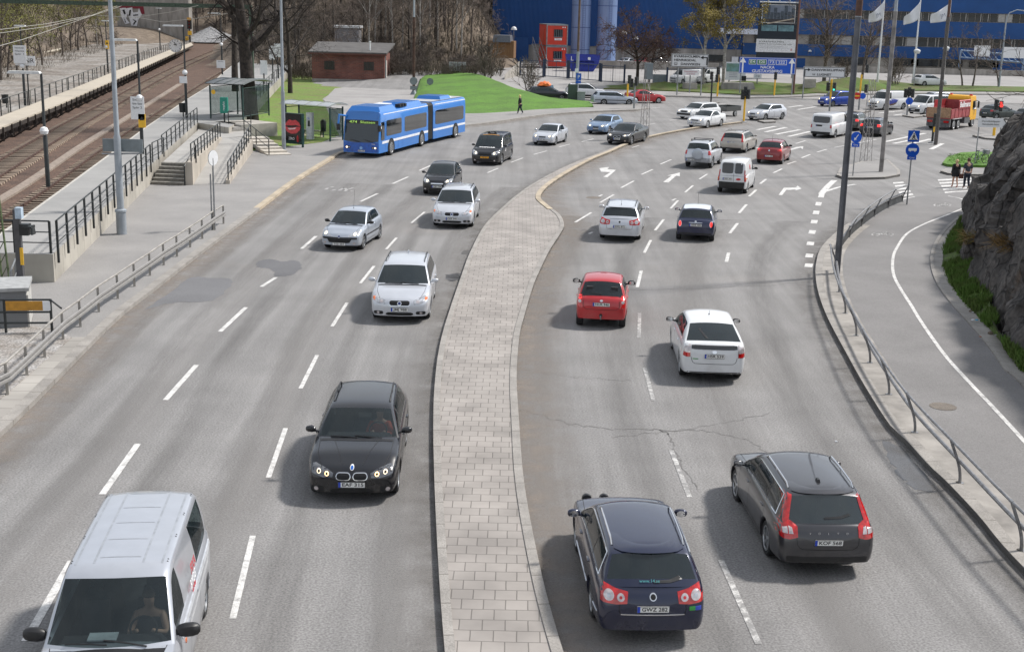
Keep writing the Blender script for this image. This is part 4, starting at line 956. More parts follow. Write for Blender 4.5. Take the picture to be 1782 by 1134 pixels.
for i in range(6):
 h=(ZP-.13)/6;c=A+ax_*wS/2+ay_*(.32*(i+.5+(6-i-1)/2));st.box((c.x,c.y,.13+h*i+h/2),(wS,.32*(6-i),h-.002*0),0,rz=atan2(ax_.y,ax_.x))
 c2=A+ax_*wS/2+ay_*(.32*i+.02);st.box((c2 .x,c2 .y,.13+h*(i+1)-.012),(wS,.05,.03),1,rz=atan2(ax_.y,ax_.x))
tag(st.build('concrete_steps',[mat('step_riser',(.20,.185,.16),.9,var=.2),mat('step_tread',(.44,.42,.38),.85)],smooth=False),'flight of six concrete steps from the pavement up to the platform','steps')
ZL=.68
TA,TB=A+ay_*1.92,B+ay_*1.92
la,lb,lc,ld=G(345,228,ZL),G(385,236,ZL),G(430,237,ZL),G(426,231,ZL)
land=[la,G(384,240,ZL),lc,G(437,232,ZL),G(426,226,ZL),G(343,222,ZL)]
mb=MB();mb.quad(TA+Vector((0,0,ZP-.13)),TB+Vector((0,0,ZP-.13)),G(380,240,ZL),G(345,226,ZL));
mb.quad(G(337,321,.135),G(394,319,.135),G(431,238,ZL),G(384,240,ZL));mb.prism([p for p in land][::1],ZL-.3,ZL+.003)
tag(mb.build('ramp_walkway',mat('ramp_concrete',(.36,.35,.33),.88,scale=.7,c2=(.29,.28,.265),fine=.1),smooth=False),'concrete access ramp and landing between low walls beside the steps','ramp')
def wallrun(name,lab,pts,w_,m=CONC,group=None):
 """low wall along ground points with a top height at each"""
 mb=MB();rows=[]
 q=offs([p[0]for p in pts],w_)
 for(p,zt),b in zip(pts,q):rows.append([Vector((p.x,p.y,0)),Vector((p.x,p.y,zt)),Vector((b.x,b.y,zt)),Vector((b.x,b.y,0))])
 mb.grid(rows,closed=True);mb.f+=[(3,2,1,0),tuple(len(mb.v)-4+k for k in range(4))];mb.m+=[0,0]
 return tag(mb.build(name,m,smooth=False),lab,'wall',group)
PANEL=brickmat('ramp_wall_panels',(.43,.385,.325),(.40,.36,.305),(.24,.21,.17),1.6,30,.015,.85,axes=(0,0,1.75),off=0,var=.22)
w1a,w1b=G(336,322,.13),G(386,241,ZL);wallrun('ramp_wall','pale concrete wall between the steps and the ramp',[(w1a,1.32),(w1b,ZL+.10)],.38,PANEL)
w2a,w2b=G(400,320,.13),G(440,264,.13);wallrun('ramp_wall','pale concrete wall on the road side of the ramp',[(w2a,.32),(w2b,ZL+.25)],.22,PANEL)
railing('ramp_railing','black railing on the wall between the steps and the ramp',[Vector((w1a.x-.1,w1a.y+.2,1.32)),Vector((w1b.x-.1,w1b.y,ZL+.1))],.95,1.9)
railing('ramp_railing','black railing on the road side wall of the ramp',[Vector((w2a.x-.1,w2a.y+.1,.32)),Vector((w2b.x-.1,w2b.y,ZL+.25))],.95,1.7)
railing('step_railing','black sloping handrail beside the concrete steps up to the platform',[B+Vector((.05,.05,.0)),TB+Vector((.05,0,ZP-.13))],1.0,2,rails=(1.0,),pr=.03)
s3a,s3b=G(345,224,ZL),G(392,230,ZL);ax_=(s3b-s3a).normalized();ay_=Vector((-ax_.y,ax_.x,0));w3=(s3b-s3a).length;st=MB()
for i in range(3):
 c=s3a+ax_*w3/2+ay_*(.7*(i+.5+(2-i)/2));st.box((c.x,c.y,ZL+.14*i+.07),(w3,.7*(3-i),.14),i%2,rz=atan2(ax_.y,ax_.x))
tag(st.build('concrete_steps',[mat('step_grey',(.30,.285,.26),.9),mat('step_grey_light',(.36,.345,.32),.9)],smooth=False),'three low concrete steps leading to the glass platform shelter','steps')
e0=s3a+ay_*2.1;e1=s3b+ay_*2.1
mb=MB();mb.prism([e0,e1,e1+ay_*2.5,e0+ay_*2.5],0,ZP+.003);mb.build('platform_landing',CONC,PLT,smooth=False)
bk=railing('platform_railing','dark railing with posters along the back of the platform behind the big tree',[G(447,176,ZP),G(522,100,ZP)],1.2,4.5,rails=(1.0,.4))
for px,py in((452,150),(459,118),(474,92),(483,88)):q=P(px,py,G(px+5,165,ZP).y+(165-py)*.35);mb=MB();mb.box((0,0,0),(.75,.06,1.5));mb.build('poster_board',SIGNW,bk,smooth=False,loc=q);mb=MB();mb.box((0,0,-q.z/2-.4),(.12,.12,q.z-.4));mb.build('poster_post',BLKR,bk,smooth=False,loc=q)
railing('platform_railing','black railing closing the platform beside the dark tree trunk',[G(398,226,ZL)+Vector((0,0,.2)),G(437,226,ZL)+Vector((0,0,.2))],1.1,1.6)
u0,u1=G(443,236,ZL+.12),G(487,270,.13);d=u1-u0;n_=Vector((-d.y,d.x,0)).normalized();st=MB()
for i in range(6):
 f=(i+.5)/6;c=Vector((u0 .x+d.x*f,u0 .y+d.y*f,.80-.67*f));st.box((c.x,c.y,c.z-.12),(Vector((d.x,d.y,0)).length/6+.10,1.5,.24),0,rz=atan2(d.y,d.x))
tag(st.build('concrete_stair',mat('pale_stair',(.50,.46,.40),.85),smooth=False),'pale open concrete stair going down beside the bus shelter','stair')
railing('stair_handrail','black handrail sloping down the pale stair by the bus shelter',[Vector((u0 .x,u0 .y,.85))-n_*.7,Vector((u1 .x,u1 .y,.13))-n_*.7],1.0,3,rails=(1.0,.5))
def shelter(name,lab,o,rz,w_,dp,h,fm,roof,ad=False,curve=.35):
 r=thing(name,lab,'shelter',o,rz);
 for x in(-w_/2,w_/2):
  for y in(0,dp):mb=MB();mb.box((x,y,h/2),(.09,.09,h));mb.build('post',fm,r,smooth=False)
 mb=MB();rows=[]
 for x in(-w_/2-.25,w_/2+.25):
  rows.append([Vector((x,-.35+(dp+.7)*i/10,h+curve*sin(pi*(i+1)/12)))for i in range(11)])
 n=len(rows);rows+=[[p+Vector((0,0,.05))for p in q]for q in rows[::-1]]
 mb.grid(rows);mb.f+=[tuple(range(0,11))+tuple(range(43,32,-1))];mb.m+=[0];mb.build('roof',roof,r)
 for i in range(5):
  x=-w_/2-.2+(w_+.4)*i/4;mb=MB();mb.tube([(x,-.35+(dp+.7)*k/10,h+.06+curve*sin(pi*(k+1)/12))for k in range(11)],.02,4);mb.build('roof_rib',fm,r)
 gp=glassmat('shelter_glass',(.75,.80,.79),.82,(.05,.06,.06))
 for nm,c,s in(('glass_panel',(0,dp,h*.52),(w_-.1,.02,h*.78)),('glass_panel',(w_/2,dp/2,h*.52),(.02,dp-.12,h*.78)),('glass_panel',(-w_/2,dp/2,h*.52),(.02,dp-.12,h*.78))):
  if ad and c[0]<0:continue
  mb=MB();mb.box(c,s);mb.build(nm,gp,r,smooth=False)
 for z in(.25,h*.93):
  for a,b in(((-w_/2,dp,z),(w_/2,dp,z)),((w_/2,0,z),(w_/2,dp,z)),((-w_/2,0,z),(-w_/2,dp,z))):
   mb=MB();mb.tube([a,b],.03,4);mb.build('frame_bar',fm,r)
 return r
so_=G(362,207,ZP);sh=shelter('platform_shelter','dark framed glass shelter on the railway platform beside the tree',Vector((so_.x+1.4,so_.y,ZP)),-.24,2.6,4.5,2.45,DKGRN,mat('grey_roof_sheet',(.22,.23,.23),.5,.2))
yt=MB();yt.lathe([(.17,0),(.17,.01),(.001,.01)],16,0,Matrix.Rotation(pi/2,3,'X'));yt.build('warning_disc',YEL,sh,loc=(-1.0,-.06,1.95))
tm=thing('ticket_machine','green ticket validator with white lettering standing by the platform shelter','ticket machine',G(391,214,ZP));mb=MB();mb.box((0,0,.5),(.10,.10,1.0));mb.build('stand',BLKR,tm);mb=MB();mb.box((0,0,1.25),(.55,.35,1.1),taper=.92);mb.build('case',mat('teal_plastic',(.01,.22,.16),.4),tm);text('resplus',.22,WHT,tm,(0,-.185,1.2),(pi/2,-pi/2,0))
of_=[G(0,222,ZP),G(101,182,ZP),G(202,138,ZP),G(303,93,ZP),G(336,78,ZP)];of_=[of_[0]+(of_[0]-of_[1])*1.0]+of_
ob=[G(0,203,ZP),G(126,154.5,ZP),G(197,125.5,ZP),G(300,85.5,ZP),G(332,74.5,ZP)];ob=[ob[0]+(ob[0]-ob[1])*.8]+ob
TP=thing('timber_platform','narrow pale timber platform on dark trestles across the tracks','platform')
mb=MB();mb.prism(of_+ob[::-1],ZP-.12,ZP);mb.build('deck',WOODP,TP,smooth=False)
mb=MB();strip(mb,of_,.12,ZP-.42,ZP-.12,side=1,dz=0);mb.build('edge_beam',WOODD,TP,smooth=False)
pl=resample(of_,2.6);trm=None
for i,p in enumerate(pl[:60]):
 mb=MB();mb.box((0,.1,.55),(.22,.22,1.0));mb.box((0,1.6,.55),(.2,.2,1.0));mb.tube([(0,.1,.1),(0,1.6,.95)],.07,4)
 if i%2:mb.tube([(.1,.1,.15),(1.2,-.4,.9)],.06,4)
 if trm is None or i%2:pass
 mb.build('trestle',WOODD,TP,loc=(p.x,p.y,0),rz=.3,smooth=False)
for i in range(0,26):pass
railing('timber_platform_railing','long dark wire railing along the back of the timber platform',ob,1.15,3.2,rails=(1.0,.55),pr=.035,rr_=.018)
railing('yard_fence','thin wire fence across the gravel yard behind the timber platform',[G(-30,215,.5),G(30,192,.5),G(165,142,.5),G(258,98,.5)],1.3,9,m=mat('fence_wire',(.25,.24,.21),.6),rails=(1.0,.05),pr=.04,rr_=.02)
def panel(par,name,m,c,d,rz=0):mb=MB();mb.box((0,0,0),d);o=mb.build(name,m,par,smooth=False,loc=c,rz=rz);return o
def platform_lamp(base,toppx,lab,arm=1,double=False,sign=None,yellow=None,ball=True,group='lamps on the station platforms'):
 h=ht(base,toppx);r=thing('platform_lamp',lab,'lamp',base,0,group);mb=MB();mb.tube([(0,0,0),(0,0,h*.45),(0,0,h*.46),(0,0,h)],[.10,.10,.065,.055],10);mb.build('pole',BLKR,r)
 w_=1.5 if arm else .9;mb=MB();mb.box((-w_/2*(1 if arm else 0),0,h+.03),(w_,.30,.12),taper=.9);mb.build('lamp_head',mat('lamp_white',(.62,.63,.62),.5),r)
 if ball:mb=MB();mb.lathe([(.001,-.2),(.16,-.14),(.2,0),(.14,.14),(.001,.2)],14);mb.build('loudspeaker',SIGNW,r,loc=(0,-.08,h*.50))
 if sign:
  zc,w2,h2,txt=sign;p=panel(r,'notice',SIGNW,(-.12,-.14,zc),(w2,.05,h2))
  for k,t in enumerate(txt):text(t,h2*.13,INK,p,(0,-.03,h2*(.36-.17*k)),width=w2*.7 if len(t)>3 else None)
 if yellow:
  zc,w2,h2=yellow;p=panel(r,'yellow_notice',YEL,(.1,-.14,zc),(w2,.05,h2));m3=MB();m3 .prism([(-.13,-.12),(.13,-.12),(0,.12)],0,.01);q=m3 .build('warning_triangle',INK,p,loc=(0,-.027,h2*.2));q.rotation_euler=(pi/2,0,0)
 return r
platform_lamp(G(84,325,ZP),128,'tall black platform lamp with white head nearest the road wall, by the platform edge')
b=G(248,268,ZP);platform_lamp(b,71,'black platform lamp carrying white timetable and yellow warning notice, near the steps',sign=((ht(b,188)),.75,1.25,('Sickla','Nacka - Slussen','Spår 2','')),yellow=(ht(b,210),.40,.75))
b=G(325,205,ZP);platform_lamp(b,46,'black platform lamp with small white sign numbered 1 beside the litter bin',sign=(ht(b,139),.55,.5,('1',)))
b=G(44,184,ZP);platform_lamp(b,46,'black lamp with white notice board at the left end of the timber platform',arm=0,sign=(ht(b,95),1.0,1.4,('Henriksdal','Nacka','Spår 1')))
b=G(188,126,ZP);platform_lamp(b,37,'black lamp with small blue-white and yellow notices halfway along the timber platform',arm=0,yellow=(ht(b,78),.4,1.0))
b=G(279,88,ZP);platform_lamp(b,15,'thin black lamp towards the far end of the timber platform',arm=0)
b=G(387,130,ZP);platform_lamp(b,24,'black platform lamp behind the glass shelter near the tree',sign=(ht(b,112),1.0,.9,('Spår',)))
nb=thing('name_board','white station board with dark lettering on the timber platform','sign',G(50,184,ZP));h=ht(nb.location,106)
mb=MB();mb.box((0,.15,h/2),(.08,.08,h));mb.build('post',BLKR,nb);p=panel(nb,'board',SIGNW,(-.05,0,h),(1.6,.05,.75));text('HENR',.5,INK,p,(0,-.03,0),width=1.4)
ck=thing('platform_clock','round white station clock with black hands on the timber platform','clock',G(306,93,ZP));h=ht(ck.location,80)
b=ck.location;mb=MB();mb.box((0,.1,h/2),(.1,.1,h));mb.build('post',BLKR,ck);RX=Matrix.Rotation(pi/2,3,'X');R_=1.02
mb=MB();mb.lathe([(R_,-.12),(R_+.06,0),(R_,.12),(R_*.94,.10),(.001,.10)],28,0,RX,mis=[1,1,0,0]);mb.build('clock_face',[SIGNW,BLKR],ck,loc=(0,-.05,h))
mb=MB();mb.box((.0,-.17,.30),(.09,.02,.72),M=Matrix.Rotation(-.6,3,'Y'));mb.box((0.0,-.17,.2),(.11,.02,.5),M=Matrix.Rotation(1.35,3,'Y'));mb.build('clock_hands',INK,ck,loc=(0,-.05,h))
mb=MB()
for k in range(12):mb.box((0,-.16,.84*1),(.06,.015,.16),M=Matrix.Identity(3));
mb=MB()
for k in range(12):
 a=2*pi*k/12;mb.box((.84*sin(a),-.16,.84*cos(a)),(.07,.015,.18),M=Matrix.Rotation(a,3,'Y'))
mb.build('hour_marks',INK,ck,loc=(0,-.05,h))
for px,py,z,lab in((318,204,ZP,'dark litter bin on the concrete platform beside the numbered lamp'),(10,188,ZP,'dark litter bin hung on the timber platform railing at the left edge')):
 r=thing('litter_bin',lab,'bin',G(px,py,z));mb=MB();mb.lathe([(.22,.35),(.26,1.0),(.28,1.02),(.27,.99),(.2,.9),(.001,.9)],14);mb.build('bin_body',BLKR,r);mb=MB();mb.box((0,.2,.5),(.08,.06,1.0));mb.build('bin_post',BLKR,r)
r=thing('rail_signal','railway signal with dark head and yellow plates past the end of the timber platform','signal',G(331,74,.5));h=ht(r.location,32);mb=MB();mb.tube([(0,0,0),(0,0,h)],.13,8);mb.build('post',BLKR,r)
mb=MB();mb.box((0,-.2,h-1.2),(1.0,.3,2.3),taper=1);mb.build('signal_head',BLKR,r);mb=MB();mb.box((0,-.36,h-.15),(.9,.03,.55));mb.build('top_plate',AMB if False else mat('signal_amber',(.7,.35,.03),.5),r)
for k in range(3):mb=MB();mb.lathe([(.22,0),(.2,.05),(.001,.05)],12,0,RX);mb.build('signal_lens',mat('dark_red_lens',(.10,.01,.01),.2),r,loc=(0,-.36,h-.75-.6*k))
panel(r,'number_plate',YEL,(.05,-.3,h-3.2),(.9,.05,.9));panel(r,'number_plate',YEL,(-.6,-.3,h-4.4),(.7,.05,.9))
WIRE=mat('overhead_wire',(.36,.35,.31),.6,.3,var=.1);BEAM=mat('green_gantry',(.045,.075,.05),.6,var=.3)
gy=thing('overhead_gantry','dark green steel gantry beam spanning high over both tracks','gantry');a,b=P(-60,5,118),P(438,8.5,118);mb=MB();mb.box(((a.x+b.x)/2,118,(a.z+b.z)/2),((b.x-a.x),.3,.35));mb.build('beam',BEAM,gy,smooth=False);c=P(525,120,118);mb=MB();mb.box((b.x-.1,118,a.z/2),(.3,.3,a.z));mb.build('leg',BEAM,gy,smooth=False);mb=MB();mb.box((a.x+.1,118,a.z/2),(.3,.3,a.z));mb.build('leg',BEAM,gy,smooth=False)
def wire(lab,pts,r=.022):
 mb=MB();mb.tube([P(*p)for p in pts],r,4);return tag(mb.build('overhead_wire',WIRE),lab,'wire','overhead wires of the railway')
wire('overhead wire reaching the left edge highest of the three, above the notice board',[(0,52,85),(80,42,105),(160,27,140),(222,4,200)])
wire('overhead wire reaching the left edge just below the highest one',[(0,58,85),(80,47,105),(160,28,140),(235,3,200)])
wire('overhead wire sagging lowest across the lamp at the left of the timber platform',[(0,80,70),(40,69,85),(110,45,118),(165,26,150)])
wire('overhead wire running right from the meeting point over the graffiti towards the tree',[(165,27,150),(235,31,135),(300,21,118),(345,10,105)]);wire('overhead wire sloping down to the right past the far lamp of the timber platform',[(235,30,140),(285,39,130),(345,32,118),(420,20,105)])
from mathutils import noise as mnoise
def heap(name,lab,cat,c,rx,ry,h,m,seed=0,n=28):
 rows=[]
 for i in range(n+1):
  a=i/n;row=[]
  for k in range(36):
   q=2*pi*k/36;f=1+.18*mnoise.noise(Vector((cos(q)*1.5+seed,sin(q)*1.5,0)));x,y=rx*a*f*cos(q),ry*a*f*sin(q)
   row.append(Vector((x,y,h*(1-a)**1.1*(1+.1*mnoise.noise(Vector((x*.5,y*.5,seed))))+.12*mnoise.noise(Vector((x*2.2,y*2.2,seed)))-(.1 if i==n else 0))))
  rows.append(row)
 mb=MB();mb.grid(rows,closed=True);return tag(mb.build(name,m,loc=c),lab,cat)
STONE=mat('crushed_stone',(.42,.42,.42),.95,scale=2,c2=(.22,.22,.225),bump=1.5,bscale=6,fine=.5)
heap('gravel_heap','large heap of grey crushed stone right of the rail signal','gravel heap',G(368,72,.5),8.5,7,3.3,STONE,1);heap('gravel_heap','smaller heap of grey crushed stone behind the rail signal','gravel heap',G(310,66,.5),6,6,3.4,STONE,5);heap('gravel_heap','low spread of pale gravel left of the crushed stone heaps','gravel heap',G(268,66,.5),6,8,.9,mat('pale_gravel',(.42,.41,.39),.95,scale=2,c2=(.28,.27,.26),bump=1,bscale=6,fine=.4),9)
LOG=mat('red_brown_log',(.20,.075,.04),.85,var=.4,scale=4)
lg=thing('log_pile','pile of red-brown logs lying at the edge of the gravel yard','log pile',G(172,72,.5),.35);rng=random.Random(5)
for k in range(16):
 mb=MB();L_=rng.uniform(4.5,7);mb.tube([(-L_/2,0,0),(0,0,rng.uniform(-.05,.05)),(L_/2,0,0)],[.22,.2,.16],8);mb.build('log',LOG,lg,loc=(rng.uniform(-.8,.8),(k%6)*.42-1,.22+.36*(k//6)),rz=rng.uniform(-.1,.1))
mb=MB();mb.tube([G(52,98,.6),G(80,92,.65),G(105,87,.7)],[.16,.2,.3],8);tag(mb.build('pale_pipe',mat('pale_pipe',(.58,.52,.42),.8)),'pale pipe lying on the ground at the left side of the gravel yard','pipe')
gw=thing('graffiti_wall','grey concrete abutment wall with painted graffiti at the end of the yard','wall');a,b=P(205,55,300),P(330,55,300)
mb=MB();mb.box(((a.x+b.x)/2,301.5,5),(b.x-a.x,3,13));mb.build('wall_face',CONCD,gw,smooth=False)
GR_R=mat('graffiti_red',(.20,.015,.03),.7);GR_W=mat('graffiti_white',(.70,.70,.72),.7);GR_K=mat('graffiti_black',(.015,.015,.015),.7)
eb=MB();eb.grid([[(x,y,(z-.3)*max(0,min(1,(-75-x)/9))+.2+.3*mnoise.noise(Vector((x*.3,y*.3,0))))for x in range(-106,-74,3)]for y,z in((268,.3),(277,1.2),(288,2.6),(299.8,3.6))]);tag(eb.build('earth_bank',DIRT,ang=180),kind='structure')
cx,cz=P(229,27,300).x,P(229,27,300).z
def onwall(poly,m,nm,y):mb=MB();mb.prism(poly,0,.04);o=mb.build(nm,m,gw,smooth=False,loc=(cx,y,cz));o.rotation_euler=(pi/2,0,0);o.scale=(1.25,1.25,1)
onwall([(-2.2,.9),(-2.1,1.8),(2.2,1.8),(2.4,.3),(1.7,.2),(1.6,1.2),(-1.6,1.2)],GR_R,'graffiti_cloud',299.95)
for pl in([(-2.1,1.2),(-1.0,1.3),(-.6,.4),(-1.0,-.6),(-.4,-1.4),(-1.2,-1.6),(-1.9,-.2)],[(-.9,1.2),(.2,1.4),(.3,.5),(1.2,.6),(1.4,1.3),(1.9,.1),(1.2,-.8),(.9,-1.9),(-.1,-1.8),(-.5,-.2)]):onwall(pl,GR_W,'graffiti_letter',299.9)
for pl in([(-1.6,.9),(-1.2,1.0),(-1.0,.2),(-1.3,.1)],[(-.3,.9),(.0,1.0),(-.2,-.1),(-.5,-.1)],[(.3,.1),(1.2,.2),(1.2,.0),(.3,-.1)],[(.3,-.7),(.9,-1.0),(.4,-1.7),(.2,-1.6),(.6,-1.0),(.2,-.8)],[(-1.4,-.4),(-1.0,-1.3),(-1.2,-1.3)]):onwall(pl,GR_K,'graffiti_outline',299.85)
pts=[G(x,y,.13)for x,y in((-160,800),(-90,745),(-45,715),(13,686),(47,653),(78,622),(110,591),(140,568),(172,542),(205,519),(234,498),(261,479),(285,461),(308,446),(331,430),(352,415),(372,400),(389,389))]
gr_=thing('guard_rail','grey steel guard rail with round handrail along the left pavement','guard rail');GRM=mat('weathered_steel',(.36,.34,.31),.55,.5,var=.15,scale=3);WRAIL=mat('pale_guard_beam',(.30,.292,.28),.5,.3,var=.1)
for p in pts:mb=MB();mb.box((0,0,.38),(.07,.11,.78),taper=1);mb.build('post',GRM,gr_,loc=p,rz=.35)
mb=MB();mb.tube([p+Vector((0,0,.80))for p in pts],.035,8);mb.build('handrail',GRM,gr_)
mb=MB();q=offs(pts,-.07);prof=[(-.0,.57),(.05,.55),(.05,.49),(.0,.465),(.0,.44),(.05,.415),(.05,.36),(.0,.34)];mb.grid([[Vector((p.x+a,p.y,.13+z))for a,z in prof]for p in q]);mb.build('crash_beam',WRAIL,gr_)
gp=[G(x,y,.13)for x,y in((-140,800),(0,695),(45,657),(125,588),(95,572),(20,565),(-60,590),(-200,700))];mb=MB();mb.prism(gp,.1,.15);tag(mb.build('gravel_patch',mat('corner_gravel',(.36,.35,.34),.95,scale=1.5,c2=(.20,.175,.15),bump=1.2,bscale=18,fine=.5),smooth=False),kind='structure')
cb=thing('utility_cabinet','pale grey utility cabinet with sloping top in the near left corner','cabinet',G(2,570,.13),.30);mb=MB();mb.box((0,.6,.55),(1.5,1.5,1.1));mb.build('cabinet_body',mat('cabinet_grey',(.20,.21,.22),.6,bump=.3,bscale=3,stretch=(.1,.1,12)),cb,smooth=False)
mb=MB();mb.box((0,.6,1.16),(1.7,1.7,.10));mb.build('lid',mat('cabinet_lid',(.36,.365,.36),.5),cb,smooth=False);mb=MB();mb.box((.78,.6,.5),(.05,1.5,.95));mb.build('side_slats',mat('cabinet_slats',(.50,.49,.46),.6,bump=.4,bscale=4,stretch=(.1,.1,12)),cb,smooth=False)
bf=thing('barrier_frame','black barrier frame with orange and white board in front of the cabinet','barrier');a,b=G(-70,580,.13),G(91,579,.13);e=G(110,590,.13)
for p in(a,b,a.lerp(b,.5)):mb=MB();mb.box((0,0,.5),(.06,.06,1.0));mb.build('post',BLKR,bf,loc=p)
for z in(.98,.30,.62):mb=MB();mb.tube([a+Vector((0,0,z)),b+Vector((0,0,z))]+([e+Vector((0,0,.9))]if z==.98 else[]),.03,6);mb.build('rail_bar',BLKR,bf)
u=(b-a).normalized();ORG=mat('reflective_orange',(.46,.22,.02),.5)
for f0,f1,m in((.52,.92,ORG),(.92,1.0,SIGNW)):c=a.lerp(b,(f0+f1)/2);mb=MB();mb.box((0,-.04,.81),((b-a).length*(f1-f0),.03,.27));mb.build('barrier_board',m,bf,smooth=False,loc=c,rz=atan2(u.y,u.x))
r=thing('crossing_signal','dark grey post with black hooded signal and yellow plate left of the platform end','signal',G(39,517,.13));h=ht(r.location,364);mb=MB();mb.box((0,0,h/2),(.20,.16,h));mb.build('post',mat('dark_grey_post',(.10,.10,.105),.5,.3),r,smooth=False)
mb=MB();mb.box((.28,-.1,h-.62),(.28,.30,.36));mb.box((.42,-.18,h-.52),(.30,.34,.06));mb.box((.55,-.15,h-.62),(.05,.3,.3),taper=.6);mb.build('signal_head',BLKR,r,smooth=False)
panel(r,'yellow_plate',YEL,(.11,-.10,h-1.5),(.10,.03,.55));panel(r,'blue_lamp_head',mat('pale_blue_lamp',(.45,.55,.65),.4),(.12,-.1,h-.10),(.2,.2,.35))
r=thing('catenary_mast','slim green lattice mast at the far left edge beside the platform end','mast',G(12,503,.13));mb=MB();
for x in(-.12,.12):mb.tube([(x,0,0),(x*.7-.55,0,11)],.035,5)
for k in range(26):mb.tube([(-.12-.05*k*.42,0,k*.42),(.12-.05*k*.42,0,k*.42+.42)],.015,4)
mb.build('lattice',mat('mast_green',(.10,.14,.06),.6,var=.3),r)
rail2=railing('crossing_rail','short curved steel rail at the foot of the dark grey signal post',[G(22,520,.13),G(30,497,.13)],.9,2,m=GALV,rails=(1.0,.5),pr=.04)
BS=shelter('bus_shelter','dark green bus shelter with arched roof and lip poster behind the bus stop',G(536,243,.13),-.5,3.9,1.5,2.35,DKGRN,glassmat('shelter_roof',(.7,.72,.72),.25,(.42,.44,.45)),ad=True,curve=.25)
def poster_box():
 a,b=G(494,254,.13),G(526,257,.13);c=(a+b)/2;d=b-a;L_=d.length;r=thing('poster_case','dark green poster case showing big red lips at the end of the bus shelter','advertising case',c,atan2(d.y,d.x));hh=ht(a,196)
 mb=MB();mb.box((0,.12,hh/2+.1),(L_,.22,hh-.2));mb.build('case',DKGRN,r,smooth=False)
 mb=MB();mb.box((0,-.005,hh/2+.18),(L_*.86,.02,hh*.80));mb.build('poster',mat('poster_black',(.012,.010,.012),.25),r,smooth=False)
 for sx in(-.5,.5):mb=MB();mb.box((sx*L_*.96,.1,hh/2),(.08,.14,hh));mb.build('post',DKGRN,r,smooth=False)
 LIP=mat('lip_red',(.55,.05,.06),.3,var=.2,scale=8);w_=L_*.43;z0=hh*.62
 for nm,pl,m in(('upper_lip',[(-w_,-.02),(-w_*.8,.20),(-w_*.4,.42),(0,.36),(w_*.4,.42),(w_*.85,.25),(w_,.02),(w_*.4,.08),(0,.04),(-w_*.5,.03)],LIP),('lower_lip',[(-w_,-.04),(-w_*.5,-.12),(0,-.1),(w_*.5,-.04),(w_,0),(w_*.9,-.25),(w_*.45,-.48),(-w_*.2,-.52),(-w_*.7,-.40)],LIP),('teeth_gloss',[(-w_*.6,-.16),(0,-.14),(w_*.5,-.08),(w_*.3,-.20),(-w_*.4,-.26)],mat('lip_gloss',(.75,.55,.56),.3))):
  m2=MB();m2 .prism(pl,0,.012 if nm!='teeth_gloss' else .02);o=m2 .build(nm,m,r,smooth=False,loc=(0,-.015,z0));o.rotation_euler=(pi/2,0,0)
 m2=MB();m2 .lathe([(.07,0),(.08,.05),(.08,.35),(.04,.42),(.04,.46)],12);m2 .build('poster_can',mat('can_red',(.4,.015,.02),.4),r,loc=(w_*.62,-.02,hh*.15)).scale=(1,.2,1)
 text('ZERO',.24,WHT,r,(-.1,-.02,hh*.24),width=.5)
poster_box()
r=thing('ticket_pillar','white ticket machine pillar under the bus shelter roof','ticket machine',G(540,243,.13),-.3);mb=MB();mb.box((0,0,.95),(.42,.38,1.9));mb.build('case',mat('pillar_white',(.55,.56,.57),.5),r,smooth=False);text('SL',.22,mat('sign_blue',(.01,.10,.50),.4),r,(0,-.2,1.5));panel(r,'slot_panel',INK,(0,-.2,1.15),(.16,.02,.4))
r=thing('litter_bin','dark grey pedestal bin with blue plate at the right end of the bus shelter','bin',G(563,240,.13));mb=MB();mb.lathe([(.19,.45),(.22,1.15),(.12,1.3),(.001,1.32)],14);mb.build('bin_body',BLKR,r);mb=MB();mb.box((0,0,.25),(.1,.1,.5));mb.build('bin_post',GALV,r)
mb=MB();mb.box((0,0,.46),(1.9,.35,.06));
for x in(-.8,.8):mb.box((x,0,.22),(.06,.3,.44))
tag(mb.build('shelter_bench',WOODP,smooth=False,loc=G(534,240,.13)+Vector((.3,.9,0)),rz=-.5),'narrow bench at the back of the bus shelter','bench')
def lamp_post(base,lab,h,r0=.11,r1=.06,m=GREYP,collar=False,lean=0,group='tall street lamp posts',low=None,lowh=0,lowm=None):
 r=thing('lamp_post',lab,'lamp post',base,0,group);mb=MB()
 if low is None:mb.tube([(0,0,0),(0,0,h*.33),(0,0,h*.34),(0,0,h)],[r0*1.15,r0*1.15,r0*.85,r1],14);mb.build('pole',m,r)
 else:
  mb.tube([(0,0,0),(0,0,lowh)],[r0*1.1,r0],14);mb.build('lower_pole',low,r);mb=MB();mb.tube([(0,0,lowh),(0,0,lowh+.1),(0,0,h)],[r0,r0*.82,r1],14);mb.build('pole',m,r)
 if collar:mb=MB();mb.lathe([(r0*1.7,0),(r0*1.7,.9),(r0*1.95,.92),(r0*1.95,1.0),(r0*1.2,1.05)],10);mb.build('base_collar',m,r)
 mb=MB();mb.tube([(0,0,h-.02),(.3,0,h+.25),(1.4,0,h+.35)],.05,8);mb.build('arm',m,r);mb=MB();mb.box((1.7,0,h+.34),(.8,.32,.14),taper=.7);mb.build('lamp_head',SIGNG,r)
 return r
b=G(212,407,.13);lp=lamp_post(b,'grey lamp post with square base collar and sign back, beside the platform wall',12,.125,.07,collar=True)
z=ht(b,254);p=panel(lp,'sign_back',SIGNG,(.15,.22,z),(1.62,.06,.52));mb=MB();mb.tube([(-.7,.18,z-.35),(.95,.18,z-.30)],.03,6);mb.build('sign_bracket',GALV,lp)
b=G(494,261,.13);lamp_post(b,'grey lamp post rising in front of the lip poster of the bus shelter',12,.12,.07,low=GREYP,lowh=ht(b,160))
